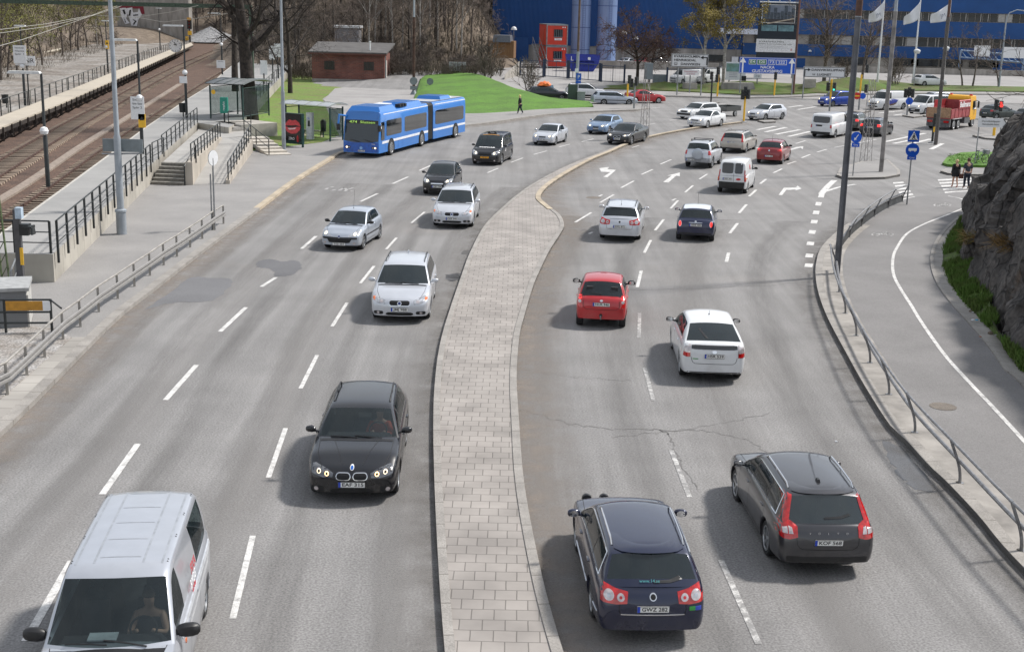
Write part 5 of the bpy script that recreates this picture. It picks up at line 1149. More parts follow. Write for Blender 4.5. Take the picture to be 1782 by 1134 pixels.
b=G(720,166,.1);lp=lamp_post(b,'rust brown and grey lamp post with round sign backs near the brick hut',14,.14,.09,low=RUST,lowh=ht(b,30))
RXd=Matrix.Rotation(pi/2,3,'X')
def disc(par,name,m,c,r,t=.03,seg=24,back=None):
 mb=MB();mb.lathe([(.001,t),(r,t),(r,0),(.001,0)],seg,0,RXd,mis=[1 if back else 0,0,0]);return mb.build(name,[m]+([back]if back else[]),par,loc=c)
disc(lp,'round_sign_back',SIGNG,(0,-.2,ht(b,141)),.42);panel(lp,'plate_back',SIGNG,(0,-.2,ht(b,153)),(.75,.04,.4));mb=MB();mb.lathe([(.45,0),(.18,.5),(.12,.6)],12);mb.build('cone_foot',SIGNG,lp)
r=thing('road_sign','tilted grey round sign back beside the path by the grass mound','road sign',G(746,160,.15));h=ht(r.location,142);mb=MB();mb.tube([(0,0,0),(.15,0,h)],.04,6);mb.build('post',GALV,r);disc(r,'sign_disc',SIGNG,(.15,-.06,h),.38);panel(r,'sign_plate',SIGNG,(-.1,-.06,h-.75),(.5,.04,.6))
r=thing('road_sign','round sign seen edge-on with two thin posts in front of the ramp','road sign',G(374,400,.13));h=ht(r.location,275)
mb=MB();mb.tube([(0,0,0),(0,0,h)],.035,8);mb.build('post',GALV,r);mb=MB();mb.tube([(-.12,0,0),(-.12,0,h*.78)],.03,8);mb.build('post',GALV,r);d_=disc(r,'sign_disc',SIGNG,(0,.02,h),.32,back=SIGNW);d_.rotation_euler=(0,0,1.15)
#  the far side: grass, hut, building, containers, signs, signals
mb=MB();mb.prism([G(x,y,.15)for x,y in((440,262),(436,215),(440,150),(500,128),(560,138),(640,150),(585,156),(561,172),(575,205),(590,235),(560,247),(495,255))],.1,.16);tag(mb.build('lawn',mat('lawn_patchy',(.11,.21,.02),.9,scale=.35,c2=(.15,.15,.05),bump=1.2,bscale=9,fine=.45),smooth=False),kind='structure')
mb=MB();mb.prism([G(x,y,.17)for x,y in((675,124),(735,126),(745,146),(728,162),(745,190),(690,215),(590,200),(563,174),(583,154),(667,145))],.1,.175);tag(mb.build('footpath',YARD,smooth=False),kind='structure')
r0=[G(x,y,.13)for x,y in((716,186),(745,196),(790,200),(840,199),(890,195.5),(956,190),(1033,186.5))];r2=[G(727,152,.4),G(738,131,1.0),G(785,125,1.3),G(838,131,1.5),G(890,152,1.1),G(960,174,.6),G(1033,186,.18)]
rows=[];F0,F2=smoothpoly(r0,8),smoothpoly(r2,8)
for t in range(13):
 u=t/8;row=[]
 for a,b in zip(F0,F2):
  if u<=1:p=a.lerp(b,u);p.z=.06+(b.z-.06)*sin(u*pi/2)**1.1
  else:v=u-1;p=b+Vector((0,16*v,0));p.z=b.z*(1-v*1.2)+.1
  p.z+=.10*mnoise.noise(p*.35)*min(1,u*3);row.append(p)
 rows.append(row)
mb=MB();mb.grid(rows);tag(mb.build('grass_mound',GRASS,ang=180),kind='structure')
def blades(name,area,n,h,m,seed=1,zf=None,wd=.05):
 """loose grass tufts over a patch, as one mass"""
 rng=random.Random(seed);mb=MB()
 for _ in range(n):
  p=area(rng);
  if p is None:continue
  for _k in range(3):
   a=rng.uniform(0,2*pi);q=Vector((cos(a),sin(a),0));hh=h*rng.uniform(.5,1.3);l=Vector((rng.uniform(-.5,.5),rng.uniform(-.5,.5),1))*hh;o=p+Vector((rng.uniform(-.1,.1),rng.uniform(-.1,.1),0));mb.add([o-q*wd,o+q*wd,o+l],[(0,1,2)])
 return tag(mb.build(name,m,smooth=False),kind='stuff')
def mound_pt(rng):
 i=rng.randrange(8);k=rng.randrange(len(F0)-1);a,b,c,d=rows[i][k],rows[i][k+1],rows[i+1][k],rows[i+1][k+1];u,v=rng.random(),rng.random();return a.lerp(b,u).lerp(c.lerp(d,u),v)
mat('grass_blade',(.11,.22,.02),.8,var=.25,scale=.5)
def bankz(x,y):return zg(x,y)
bank=[(1050,156),(1100,147),(1180,150),(1300,143),(1420,150),(1480,139),(1530,141),(1600,149),(1782,153),(1900,157),(1900,166),(1782,161),(1600,159),(1480,159),(1380,165.5),(1290,166),(1200,161),(1100,157)]
pts_=[G(*p)for p in bank];mb=MB();mb.prism(pts_,lambda x,y:zg(x,y)-.1,lambda x,y:zg(x,y)+.14);tag(mb.build('grass_bank',mat('bank_grass',(.07,.13,.014),.9,scale=.35,c2=(.10,.095,.035),bump=1,bscale=14,fine=.3),smooth=False),kind='structure')
def hump(px,py,rx,ry,h,m):c=G(px,py);heap('x',None,None,c,rx,ry,h,m,px,14);o=bpy.data.objects[-1]if False else None
for px,py,rx,h in((1290,156,9,1.0),(1480,153,7,1.4),(1160,153,8,.7),(1420,157,6,.9)):
 o=heap('grass_hump',None,None,G(px,py),rx,3.5,h,MATS['bank_grass'],px,14);tag(o,kind='structure')
kb=resample([G(*p)for p in((1031,176),(1100,168),(1180,169),(1280,172),(1380,170),(1480,165.5),(1600,164),(1782,166),(1900,170))],1.5);mb=MB();strip(mb,kb,3.0,-.1,.12);struct(mb.build('far_pavement',PAV));mb=MB();strip(mb,[p+Vector((0,-.3,0))for p in kb],.3,-.1,.15);struct(mb.build('kerb',GRAN))
yardp=[Vector((-4,160,0)),Vector((-3,166,0)),Vector((-6,205,0)),Vector((130,205,0)),Vector((130,172,0))]+[p+Vector((0,3,0))for p in pts_[:10][::-1]]
mb=MB();ys_=[150+4*i for i in range(15)];mb.grid([[(x,y,zg(x,y)+.02)for x in(-6,10,30,60,100,150)]for y in ys_]);tag(mb.build('yard',YARD,ang=180),kind='structure')
BRK_=brickmat('red_brick',(.22,.075,.055),(.15,.055,.045),(.16,.12,.10),.5,.16,.02,.9,axes=(pi/2,0,0),var=.45,nscale=.5)
hc=G(606,144,.15);hw=8.9;hd=6;hh=3.5;ang=-.02
hut=thing('brick_hut','low red brick hut with grey roof and two barred windows by the path','hut',hc,ang)
mb=MB();mb.box((0,hd/2,hh/2-.2),(hw,hd,hh+.4));mb.build('wall',BRK_,hut,smooth=False)
rf=MB();rf.add([(-hw/2-.35,-.5,hh),(hw/2+.35,-.5,hh),(hw/2+.6,hd+.4,hh+1.0),(-hw/2-.35,hd+.4,hh+1.0),(-hw/2-.35,-.5,hh+.2),(hw/2+.35,-.5,hh+.2),(hw/2+.6,hd+.4,hh+1.2),(-hw/2-.35,hd+.4,hh+1.2)],[(3,2,1,0),(4,5,6,7),(0,1,5,4),(1,2,6,5),(2,3,7,6),(3,0,4,7)]);rf.build('roof',mat('roofing_felt',(.105,.10,.097),.9,var=.15,scale=1),hut,smooth=False)
mb=MB();mb.box((0,-.52,hh-.05),(hw+.7,.06,.2));mb.build('fascia',mat('fascia_brown',(.10,.035,.025),.7),hut,smooth=False)
for x in(-2.3,2.55):mb=MB();mb.box((x,-.02,2.05),(1.25,.08,1.05));w_=mb.build('window',mat('window_dark',(.02,.022,.022),.3),hut,smooth=False);m2=MB();[m2 .tube([(x-.5+.2*k,-.08,1.55),(x-.5+.2*k,-.08,2.55)],.02,4)for k in range(6)];m2 .build('window_bars',RUST,w_)
mb=MB();mb.lathe([(.09,0),(.09,1.0),(.14,1.02),(.14,1.12),(.001,1.14)],10);mb.build('vent_pipe',SIGNW,hut,loc=(2.6,.8,hh+.4))
mb=MB();mb.box((hw/2+.06,1.5,1.6),(.10,.9,2.2));mb.build('door',mat('pale_door',(.45,.43,.40),.7),hut,smooth=False);mb=MB();mb.tube([(hw/2+.12,.2,0),(hw/2+.12,.2,hh)],.06,6);mb.build('downpipe',SIGNG,hut)
mb=MB();mb.box((0,-.03,.15),(hw+.04,.08,.5));mb.build('plinth',CONCD,hut,smooth=False)
sb=thing('grey_shed','pale grey block with white capped roof half hidden among the trees behind the hut','shed',G(606,80,4),0);b=P(606,62,178);sb.location=b+Vector((0,0,-2));mb=MB();mb.box((0,0,1.3),(3.2,3,3.4));mb.build('wall',mat('grey_block',(.30,.29,.30),.9,var=.3),sb,smooth=False);mb=MB();mb.box((0,0,3.15),(3.6,3.4,.3));mb.build('roof',SIGNW,sb,smooth=False)
b=P(874,82,176);sd_=thing('wooden_shed','small brown wooden shed with dark sloping roof beside the blue building','shed',b+Vector((0,0,-1.2)),-.1);mb=MB();mb.box((0,0,.9),(3.4,3,2.2));mb.build('wall',mat('brown_boards',(.18,.095,.04),.85,var=.2,scale=2,stretch=(6,6,.5)),sd_,smooth=False);mb=MB();mb.box((.1,-.2,2.3),(2.4,3.4,.9),taper=.9);mb.build('roof',mat('shed_roof',(.10,.11,.13),.6),sd_,smooth=False)
wb_=thing('white_board_stack','white graffitied boards standing on the top of the grass mound','boards',G(797,124,1.6));mb=MB();
for k in range(4):mb.box((-.9+.55*k,.05*k,.55),(.5,.08,1.15),M=Matrix.Rotation(.12,3,'X'))
mb.build('board',mat('scrawled_white',(.60,.61,.62),.7,scale=3,c2=(.12,.13,.14)),wb_,smooth=False)
def corr(name,c,c2,sc):
 m=mat(name,c,.45,var=.06,scale=.3,spec=.3);nt_=m.node_tree;b_=nt_.nodes['Principled BSDF']
 tc=nd(nt_,'TexCoord');wv=nd(nt_,'TexWave',Scale=sc,Distortion=0);wv.bands_direction='X';nt_.links.new(tc.outputs['Object'],wv.inputs['Vector']);bp=nd(nt_,'Bump',Strength=.9,Distance=.06);nt_.links.new(wv.outputs['Fac'],bp.inputs['Height']);nt_.links.new(bp.outputs[0],b_.inputs['Normal']);return m
BLUE=corr('blue_corrugated_sheet',(.012,.066,.225),None,1.6);BLUE2=mat('blue_band_sheet',(.012,.068,.225),.45,var=.08,scale=.4,spec=.3)
BY=205.0
def bz(py,px=1000):return P(px,py,BY).z
def bx(px,py=80):return P(px,py,BY).x
bl=thing('blue_factory','huge dark blue corrugated industrial building closing the far side of the junction','building')
x0,xm,x1=bx(856),bx(1292),bx(1860);zt=22
zp=bz(80,1000)
mb=MB();mb.box(((x0+xm)/2,BY+15,(zp+zt)/2),(xm-x0,30,zt-zp));mb.build('corrugated_wall',BLUE,bl,smooth=False)
mb=MB();mb.box(((x0+xm)/2,BY+15.1,(zp+1)/2),(xm-x0-.1,30,zp-1));mb.build('concrete_plinth',CONCD,bl,smooth=False)
rowsz=[(3.5+0,9)]
zz=lambda py:bz(py,1560)
bands=[(zt,zz(20),BLUE2,'blue_band'),(zz(20),zz(36),CONCD,'window_row'),(zz(36),zz(64),BLUE2,'blue_band'),(zz(64),zz(81),CONCD,'window_row'),(zz(81),zz(101),BLUE2,'blue_band'),(zz(101),1.2,mat('pale_render',(.34,.31,.27),.9,var=.2,scale=.3),'ground_floor')]
WDK=mat('factory_window',(.02,.025,.03),.15,var=.5,scale=.4);WPL=mat('window_blind',(.36,.35,.33),.7,var=.15)
for a,b,m,nm in bands:
 d=.35 if nm=='blue_band' else 0
 mb=MB();mb.box(((xm+x1)/2,BY+15-d/2,(a+b)/2),(x1-xm,30+d,a-b));mb.build(nm,m,bl,smooth=False)
rng=random.Random(4)
for(a,b,n,lo)in((zz(20),zz(36),44,0),(zz(64),zz(81),30,10)):
 w_=(x1-xm)/n;mw=MB();mw.box((0,0,0),(w_*.86,.12,(a-b)*.86));m0=mw.build('w',WDK,smooth=False).data;m1=m0 .copy();m1 .materials.clear();m1 .materials.append(WPL);bpy.data.objects.remove(bpy.data.objects['w'])
 for k in range(n):
  if k<lo and k%5==0:continue
  o=link('window',m1 if rng.random()<.13 else m0,bl,(xm+w_*(k+.5),BY-.05,(a+b)/2));o['label']='pale blind window' if o.data is m1 else 'dark window'
  if o.data is m0 and rng.random()<.6:q=MB();q.box((w_*.2,-.08,0),(.10,.06,(a-b)*.86));q.build('glazing_bar',WPL,o,smooth=False)
zg0,zg1=zz(104),1.5
for px,w_,m,nm in((1378,4.0,BLUE2,'blue_door'),(1245,2.4,WDK,'window'),(1285,2.2,SIGNW,'white_door'),(1312,5,BLUE2,'roller_door'),(1480,5,WDK,'window'),(1575,4,WDK,'window'),(1608,4.2,WDK,'window'),(1655,3.5,WDK,'window'),(1712,4.5,WDK,'window'),(1760,6,BLUE2,'roller_door')):
 mb=MB();mb.box((bx(px,110),BY-.1,(zg0+zg1)/2+(.4 if nm=='window' else-.1)),(w_,.3,(zg0-zg1)*(.62 if nm=='window' else .95)));mb.build(nm,m,bl,smooth=False)
mb=MB();mb.box((bx(1298,58),BY-1.2,zz(61)),(9,2.4,.8));mb.build('striped_canopy',mat('white_canopy',(.55,.58,.66),.6),bl,smooth=False)
mb=MB();mb.box((bx(905,95),BY-.1,3),(2.6,.3,4.2));mb.build('blue_door',BLUE2,bl,smooth=False)
for px,py in((1333,88),(1408,90)):mb=MB();mb.lathe([(.3,0),(.2,.25),(.001,.3)],10);mb.build('wall_lamp',SIGNW,bl,loc=(bx(px,py),BY-.5,bz(py,px)))
mb=MB();a,b=P(1672,88,198),P(1782,97,198)
for dz in(0,-1.0):mb.tube([a+Vector((0,0,dz)),b+Vector((0,0,dz))],.12,5)
for k in range(10):p,q=a.lerp(b,k/10),a.lerp(b,(k+1)/10);mb.tube([p,q+Vector((0,0,-1))],.07,4)
mb.tube([b,Vector((b.x,198,1.5))],.15,6);mb.tube([a,Vector((a.x,198,1.5))],.15,6)
tag(mb.build('pipe_bridge',mat('pale_blue_steel',(.22,.30,.42),.5,.2)),'pale blue steel truss with sign panel in front of the factory on the right','truss')
p=panel(bpy.data.objects['pipe_bridge'],'panel',SIGNW,P(1709,89,197.5),(2.4,.1,1.6));p=panel(bpy.data.objects['pipe_bridge'],'panel',SIGNW,P(1765,92,197.5),(3.4,.1,1.6))
SIL=mat('silo_blue',(.20,.28,.48),.42,.1,var=.12,scale=.5,stretch=(1,1,.12))
for px0,px1,px,lab in((993,1026,1009,'pale blue cylindrical silo behind the red cabins, left of the pair'),(1037,1071,1054,'pale blue cylindrical silo standing further from the red cabins')):
 Y=197;c=P(px,101,Y);r_=(P(px1,50,Y).x-P(px0,50,Y).x)/2;s=thing('silo',lab,'silo',(c.x,Y,1.5),0,'blue silos beside the factory')
 mb=MB();mb.lathe([(r_*1.02,.4)]+[(r_*(1.006 if k%2 else 1),.5+1.6*k)for k in range(10)]+[(r_*.3,17),(.001,17.2)],36);mb.build('shell',SIL,s)
 for k in range(4):mb=MB();mb.lathe([(r_*1.015,0),(r_*1.015,.10)],36);mb.build('seam_band',mat('silo_band',(.05,.09,.25),.5),s,loc=(0,0,2.2+3.2*k))
 mb=MB();
 for sx in(-.2,.2):mb.tube([(sx+r_*.25,-r_-.12,.4),(sx+r_*.25,-r_-.12,15)],.025,4)
 for k in range(44):mb.box((r_*.25,-r_-.12,.6+.33*k),(.4,.02,.025))
 mb.build('ladder',mat('ladder_blue',(.08,.12,.28),.5),s);mb=MB();mb.lathe([(r_*1.08,-.2),(r_*1.08,.42)],24);mb.build('base_ring',CONC,s)
REDC=mat('cabin_red',(.60,.045,.022),.5,var=.06,scale=.6);REDD=mat('cabin_red_ribbed',(.52,.045,.018),.5,var=.06)
cb0=P(968,115,183);cw=P(987,100,183).x-P(951,100,183).x;ch=2.82
for lv,lab in((0,'lower red-orange site cabin standing on the yard by the stair'),(1,'upper red-orange site cabin stacked on top of the lower one')):
 c=thing('site_cabin',lab,'site cabin',(cb0 .x,183,1.5+.15+lv*(ch+.12)),.16,'stacked red site cabins');mb=MB();mb.box((0,3,ch/2),(cw,6,ch));mb.build('shell',REDC,c,smooth=False)
 for x in(-cw/2,cw/2):mb=MB();mb.box((x,0,ch/2),(.14,.14,ch));mb.build('corner_post',GALV,c,smooth=False)
 for z in(.06,ch-.05):mb=MB();mb.box((0,-.03,z),(cw+.1,.12,.12));mb.build('edge_rail',GALV,c,smooth=False)
 mb=MB();mb.box((0,3,ch+.04),(cw+.1,6.1,.08));mb.build('roof',SIGNG,c,smooth=False)
 mb=MB();mb.box((.15,-.04,ch*.60),(1.25,.08,1.0));wn=mb.build('window',WDK,c,smooth=False);q=MB();[q.box((-.35+.25*k,-.10,ch*.60),(.05,.04,.95))for k in range(5)];q.box((.15,-.08,ch*.60-.52),(1.3,.08,.08));q.build('window_bars',SIGNG,wn,smooth=False)
 sp=panel(c,'name_sign',SIGNW,(.15,-.07,ch*.60-.82),(1.05,.04,.28));text('Cramo',.22,mat('sign_red_ink',(.5,.03,.02),.5),sp,(0,-.025,0))
 for k in range(2):panel(c,'white_tag',SIGNW,(cw/2-.35-.3*k,-.05,ch*.88),(.16,.02,.16))
 mb=MB();mb.box((-cw/2-.04,2.4,1.15),(.08,.95,2.1));mb.build('door',REDD,c,smooth=False)
s=thing('outside_stair','grey steel stair climbing the left side of the stacked red cabins','stair',(0,0,0));t0,t1=P(947,119,181.2),P(933,66,185);mb=MB();a=Vector((t0 .x,181,1.5));b=Vector((t1 .x,185.5,4.6))
for dx in(-.45,.45):mb.tube([a+Vector((dx,0,0)),b+Vector((dx,0,0))],.07,5)
mb.build('stringer',GALV,s);mb=MB();[mb.box(a.lerp(b,k/16),(.9,.26,.04))for k in range(17)];mb.build('tread',RUST,s,smooth=False);mb=MB()
for dx in(-.45,.45):mb.tube([a+Vector((dx,0,1)),b+Vector((dx,0,1)),b+Vector((dx,1.5,1))],.045,5);mb.tube([b+Vector((dx,0,0)),b+Vector((dx,0,1))],.04,4);mb.tube([a+Vector((dx,0,0)),a+Vector((dx,0,1))],.04,4)
mb.build('handrail',GALV,s);mb=MB();mb.box(b+Vector((0,1,0)),(1.2,2,.1));mb.build('platform',GALV,s,smooth=False)
sk=thing('waste_skip','blue open waste skip with white letter standing behind the yard fence','skip',G(1013,124),.05);SK=mat('skip_blue',(.02,.04,.32),.5,var=.2);mb=MB();mb.box((0,0,1.0),(3.0,2,.8));mb.add([(-2.1,-1,1.1),(2.1,-1,1.1),(2.1,1,1.1),(-2.1,1,1.1),(-2.3,-1,2.2),(2.3,-1,2.2),(2.3,1,2.2),(-2.3,1,2.2),(-1.4,-1,0),(1.4,-1,0),(1.4,1,0),(-1.4,1,0)],[(0,1,5,4),(1,2,6,5),(2,3,7,6),(3,0,4,7),(8,9,1,0),(9,10,2,1),(10,11,3,2),(11,8,0,3)]);mb.build('skip_body',SK,sk,smooth=False);text('L',.8,WHT,sk,(-1.5,-1.03,1.65));panel(sk,'white_tag',SIGNW,(.8,-1.02,1.7),(.35,.03,.35));mb=MB();mb.box((0,-1.03,1.1),(4.3,.08,.1));mb.build('rim',SK,sk,smooth=False)
mb=MB();a,b=G(1000,118),G(1240,121);mb.box(((a.x+b.x)/2,186,2.0),(b.x-a.x,.4,1.2));tag(mb.build('low_wall',CONCD,smooth=False),'low stained concrete wall behind the parked cars in front of the silos','wall')
mb=MB();a,b=G(878,139),G(904,131);mb.add([(a.x,a.y,.3),(b.x,b.y,1.0),(b.x,b.y,3.0),(a.x,a.y,1.5),(a.x,a.y+.4,.3),(b.x,b.y+.4,1.0),(b.x,b.y+.4,3.0),(a.x,a.y+.4,1.5)],[(0,1,2,3),(4,7,6,5),(3,2,6,7),(0,3,7,4),(1,5,6,2)]);tag(mb.build('retaining_wall',CONC,smooth=False),'sloping pale concrete retaining wall at the left side of the yard gate','wall')
FBL=mat('fence_dark_blue',(.02,.035,.07),.5)
def gate(a,b,h,lab,n=2,name='yard_gate',cat='gate',group='dark gates and fence panels of the yard'):
 A,B=G(*a),G(*b);r=thing(name,lab,cat,A,0,group);D_=B-A
 for f in(0,1):mb=MB();mb.box((D_.x*f,D_.y*f,D_.z*f+h/2+.1),(.22,.22,h+.3));mb.build('post',FBL,r,smooth=False)
 for z in(.12,h):mb=MB();mb.tube([(0,0,z),(D_.x,D_.y,D_.z+z)],.05,5);mb.build('frame_bar',FBL,r)
 for k in range(1,n):f=k/n;mb=MB();mb.tube([(D_.x*f,D_.y*f,D_.z*f+.1),(D_.x*f,D_.y*f,D_.z*f+h)],.04,4);mb.build('upright',FBL,r)
 mb=MB();L_=D_.length;N=int(L_/.5);[mb.tube([(D_.x*k/N,D_.y*k/N,D_.z*k/N+.1),(D_.x*k/N,D_.y*k/N,D_.z*k/N+h)],.008,3)for k in range(N)];mb.build('wire_mesh',FBL,r)
 return r
gate((905,132),(945,135),2.0,'dark gate leaf nearest the sloping concrete wall');gate((948,134),(987,137),2.0,'dark gate leaf directly below the red cabins');gate((990,137),(1003,138),2.0,'narrow dark fence panel beside the blue parking sign');gate((1004,139),(1043,142),2.0,'dark fence panel in front of the blue skip');gate((1046,143),(1086,145),2.0,'dark fence panel reaching the bare reddish tree')
gate((1160,150),(1250,148),2.0,'dark wire fence behind the white direction sign with three names',3,'yard_fence','fence')
mb=MB();a,b=P(1500,134,190),P(1790,142,190);mb.box(((a.x+b.x)/2,192,1.9),(b.x-a.x+8,.35,.9));tag(mb.build('low_wall',CONCD,smooth=False),'long low wall in front of the ground floor windows on the right','wall')
BLS=mat('sign_blue',(.01,.10,.50),.4);BLSL=mat('road_sign_blue',(.006,.085,.52),.4,var=.03);GRS=mat('route_green',(.005,.16,.06),.4);SILW=mat('sign_pale',(.62,.63,.64),.5,var=.04)
def signboard(name,lab,cat,p0,p1,Y,m,border,posts,foot=None):
 """board between two photo corners (top left, bottom right) at distance Y"""
 a,b=P(p0[0],p0[1],Y),P(p1[0],p1[1],Y);w_,h_=b.x-a.x,a.z-b.z;c=Vector(((a.x+b.x)/2,Y,(a.z+b.z)/2));g0=zg(c.x,Y);r=thing(name,lab,cat,(c.x,Y,g0));z=c.z-g0
 mb=MB();mb.box((0,.05,z),(w_,.08,h_));mb.build('board',m,r,smooth=False)
 if border:mb=MB();[mb.box((sx*(w_/2-.06),0,z),(.05,.03,h_-.1))for sx in(-1,1)];[mb.box((0,0,z+sz*(h_/2-.06)),(w_-.1,.03,.05))for sz in(-1,1)];mb.build('border',border,r,smooth=False)
 for f in posts:mb=MB();mb.tube([(w_*f,.16,0),(w_*f,.16,z+h_/2-.05)],.08,8);mb.build('post',GALV,r)
 return r,w_,h_,z
def arrow(par,m,c,s,kind='up',y=-.03):
 mb=MB()
 if kind=='up':mb.box((0,0,-.12*s),(.10*s,.02,.75*s));mb.add([(-.22*s,0,.18*s),(.22*s,0,.18*s),(0,0,.52*s),(-.22*s,.01,.18*s),(.22*s,.01,.18*s),(0,.01,.52*s)],[(0,1,2),(5,4,3)])
 else:
  k=-1 if kind=='left' else 1;mb.box((-k*.22*s,0,-.12*s),(.09*s,.02,.7*s));mb.box((-k*.06*s,0,.25*s),(.40*s,.02,.09*s));mb.add([(k*.12*s,0,.42*s),(k*.12*s,0,.06*s),(k*.42*s,0,.25*s)],[(0,1,2)if k>0 else(0,2,1)])
  mb.add([(k*.12*s,.01,.42*s),(k*.12*s,.01,.06*s),(k*.42*s,.01,.25*s)],[(0,2,1)if k>0 else(0,1,2)])
 return mb.build('arrow',m,par,smooth=False,loc=(c[0],y,c[1]))
def ferry(par,c,s):mb=MB();mb.box((0,0,-.12*s),(.9*s,.02,.18*s));[mb.box((sx*.42*s,0,.12*s),(.06*s,.02,.6*s))for sx in(-1,1)];mb.box((0,0,.42*s),(.9*s,.02,.06*s));return mb.build('pictogram',INK,par,smooth=False,loc=(c[0],-.03,c[1]))
r,w_,h_,z=signboard('direction_sign','white direction sign with three place names and a left turning arrow','direction sign',(1169,93.5),(1232,118),150,SILW,INK,(-.3,.35));L_=w_/2
for t,k,x,ww in(('KVARNHOLMEN',.30,-.08,.70),('HENRIKSDAL',.02,-.13,.60),('DANVIKEN',-.28,.02,.52)):text(t,h_*.25,INK,r,(x*w_,-.02,z+k*h_),width=ww*w_,bold=.006)
arrow(r,INK,(.40*w_,z+.05*h_),h_*.8,'left',-.02);ferry(r,(-.38*w_,z-.28*h_),h_*.26)
r,w_,h_,z=signboard('direction_sign','large blue direction sign with green route numbers and two upward arrows','direction sign',(1287.5,99.5),(1383.5,130),153,BLSL,SILW,(.47,))
mb=MB();mb.tube([(-w_*.46,.16,0),(-w_*.46,.16,z)],.08,8);mb.build('post',GALV,r)
for t,x,ww,m in(('E4',-.27,.13,GRS),('E20',-.105,.17,GRS),('73',.07,.13,BLSL),('222',.245,.19,BLSL)):
 p=panel(r,'route_panel',SILW,(x*w_,-.012,z+.22*h_),(ww*w_,.02,h_*.32));panel(p,'route_field',m,(0,-.012,0),(ww*w_*.88,.02,h_*.24));text(t,h_*.24,WHT,p,(0,-.025,0),width=ww*w_*.62,bold=.005)
text('NACKA',h_*.24,WHT,r,(0,-.03,z-.10*h_),width=.25*w_,bold=.008);text('GUSTAVSBERG',h_*.24,WHT,r,(0,-.03,z-.34*h_),width=.54*w_,bold=.008)
for x in(-.44,.43):arrow(r,WHT,(x*w_,z),h_*.95,'up')
r,w_,h_,z=signboard('direction_sign','white direction sign with two place names and a right turning arrow','direction sign',(1399,116),(1470,136),150,SILW,INK,(-.47,.15))
text('DANVIKSKLIPPAN',h_*.30,INK,r,(.08*w_,-.02,z+.2*h_),width=.78*w_,bold=.006);text('LUGNET',h_*.30,INK,r,(.0*w_,-.02,z-.24*h_),width=.34*w_,bold=.006);arrow(r,INK,(-.42*w_,z),h_*.85,'right',-.02);ferry(r,(-.25*w_,z-.24*h_),h_*.26)
r,w_,h_,z=signboard('billboard','tall advertising board with evening waterfront pictures over a white text panel','billboard',(1322,5),(1383,104),172,mat('board_navy',(.012,.02,.035),.5),None,(-.46,.46));ph=h_
panel(r,'picture',mat('picture_dusk_sky',(.30,.33,.40),.5,scale=.5,c2=(.10,.13,.19)),(0,-.02,z+ph*.31),(w_*.84,.04,ph*.31));
mb=MB();xs_=-w_*.41;rng=random.Random(8)
for k in range(9):hh=ph*rng.uniform(.12,.26);mb.box((xs_+w_*.09*k+.3,-.05,z+ph*.20+hh/2),(w_*.08,.02,hh))
mb.build('picture_towers',mat('picture_slate',(.07,.09,.12),.5,var=.3,scale=4),r,smooth=False);panel(r,'picture_quay',mat('picture_quay',(.05,.045,.05),.5),(0,-.055,z+ph*.185),(w_*.84,.02,ph*.06));mb=MB();mb.box((0.3,-.07,z+ph*.18),(w_*.7,.02,.14),M=Matrix.Rotation(-.2,3,'Y'));mb.build('picture_walkway',mat('picture_cream',(.55,.47,.38),.5),r,smooth=False)
for x in(-.215,.215):panel(r,'small_picture',mat('picture_teal',(.20,.36,.42),.5,scale=1.5,c2=(.05,.10,.12)),(x*w_,-.02,z+ph*.055),(w_*.40,.04,ph*.11))
for sx in(-1,1):panel(r,'picture_frame',WHT,(sx*w_*.425,-.03,z+ph*.31),(.06,.05,ph*.32))
for k in(.47,.15):panel(r,'picture_frame',WHT,(0,-.03,z+ph*k),(w_*.86,.05,.06))
p=panel(r,'text_panel',mat('panel_white',(.80,.80,.83),.5),(-.05,-.02,z-ph*.26),(w_*1.02,.06,ph*.235));text('KVARNHOLMEN',ph*.045,INK,p,(-w_*.12,-.035,ph*.07),width=w_*.62);text('Stadens horn med plats och miljo',ph*.03,INK,p,(-.02*w_,-.035,ph*.03),width=w_*.85);text('Vi ses i havet kvarnholmen',ph*.022,mat('text_grey',(.3,.3,.34),.5),p,(-.1*w_,-.035,-.01*ph),width=w_*.6);text('www.kvarnholmen.se',ph*.022,MATS['text_grey'],p,(-.05*w_,-.035,-.04*ph),width=w_*.75);text('8',ph*.06,MATS['sign_red_ink'],p,(.4*w_,-.035,-.07*ph))
mb=MB();mb.tube([(-w_/2,-.3,z+h_/2+.1),(w_/2,-.3,z+h_/2+.1)],.08,6);[mb.tube([(w_*k,0,z+h_/2+.1),(w_*k,-1,z+h_/2+.35)],.05,5)for k in(-.3,-.02,.24,.48)];mb.build('lamp_bar',SIGNW,r)
r,w_,h_,z=signboard('notice_board','white information board with green-blue picture on top beside the blue sign','notice board',(1264,108),(1297,140),160,SIGNW,None,(-.3,.25));panel(r,'picture',mat('picture_green_water',(.22,.40,.42),.5,scale=1.2,c2=(.12,.20,.12)),(0,-.02,z+h_*.2),(w_*.95,.08,h_*.45));panel(r,'badge',INK,(w_*.42,-.03,z-h_*.40),(.55,.06,.6));mb=MB();[mb.box((-.3,-.01,z-h_*(.12+.1*k)),(w_*.4,.02,.05))for k in range(3)];mb.build('text_lines',mat('text_grey',(.3,.3,.34),.5),r,smooth=False)
r,w_,h_,z=signboard('notice_board','small white board with faint pink lettering below the three-name direction sign','notice board',(1188,121),(1216,132),153,SIGNW,None,(0,));text('Danvikshem',h_*.4,mat('text_pink',(.5,.2,.25),.6),r,(0,-.02,z+.15*h_),width=w_*.8);text('0300',h_*.3,MATS['text_pink'],r,(0,-.02,z-.25*h_),width=w_*.5)
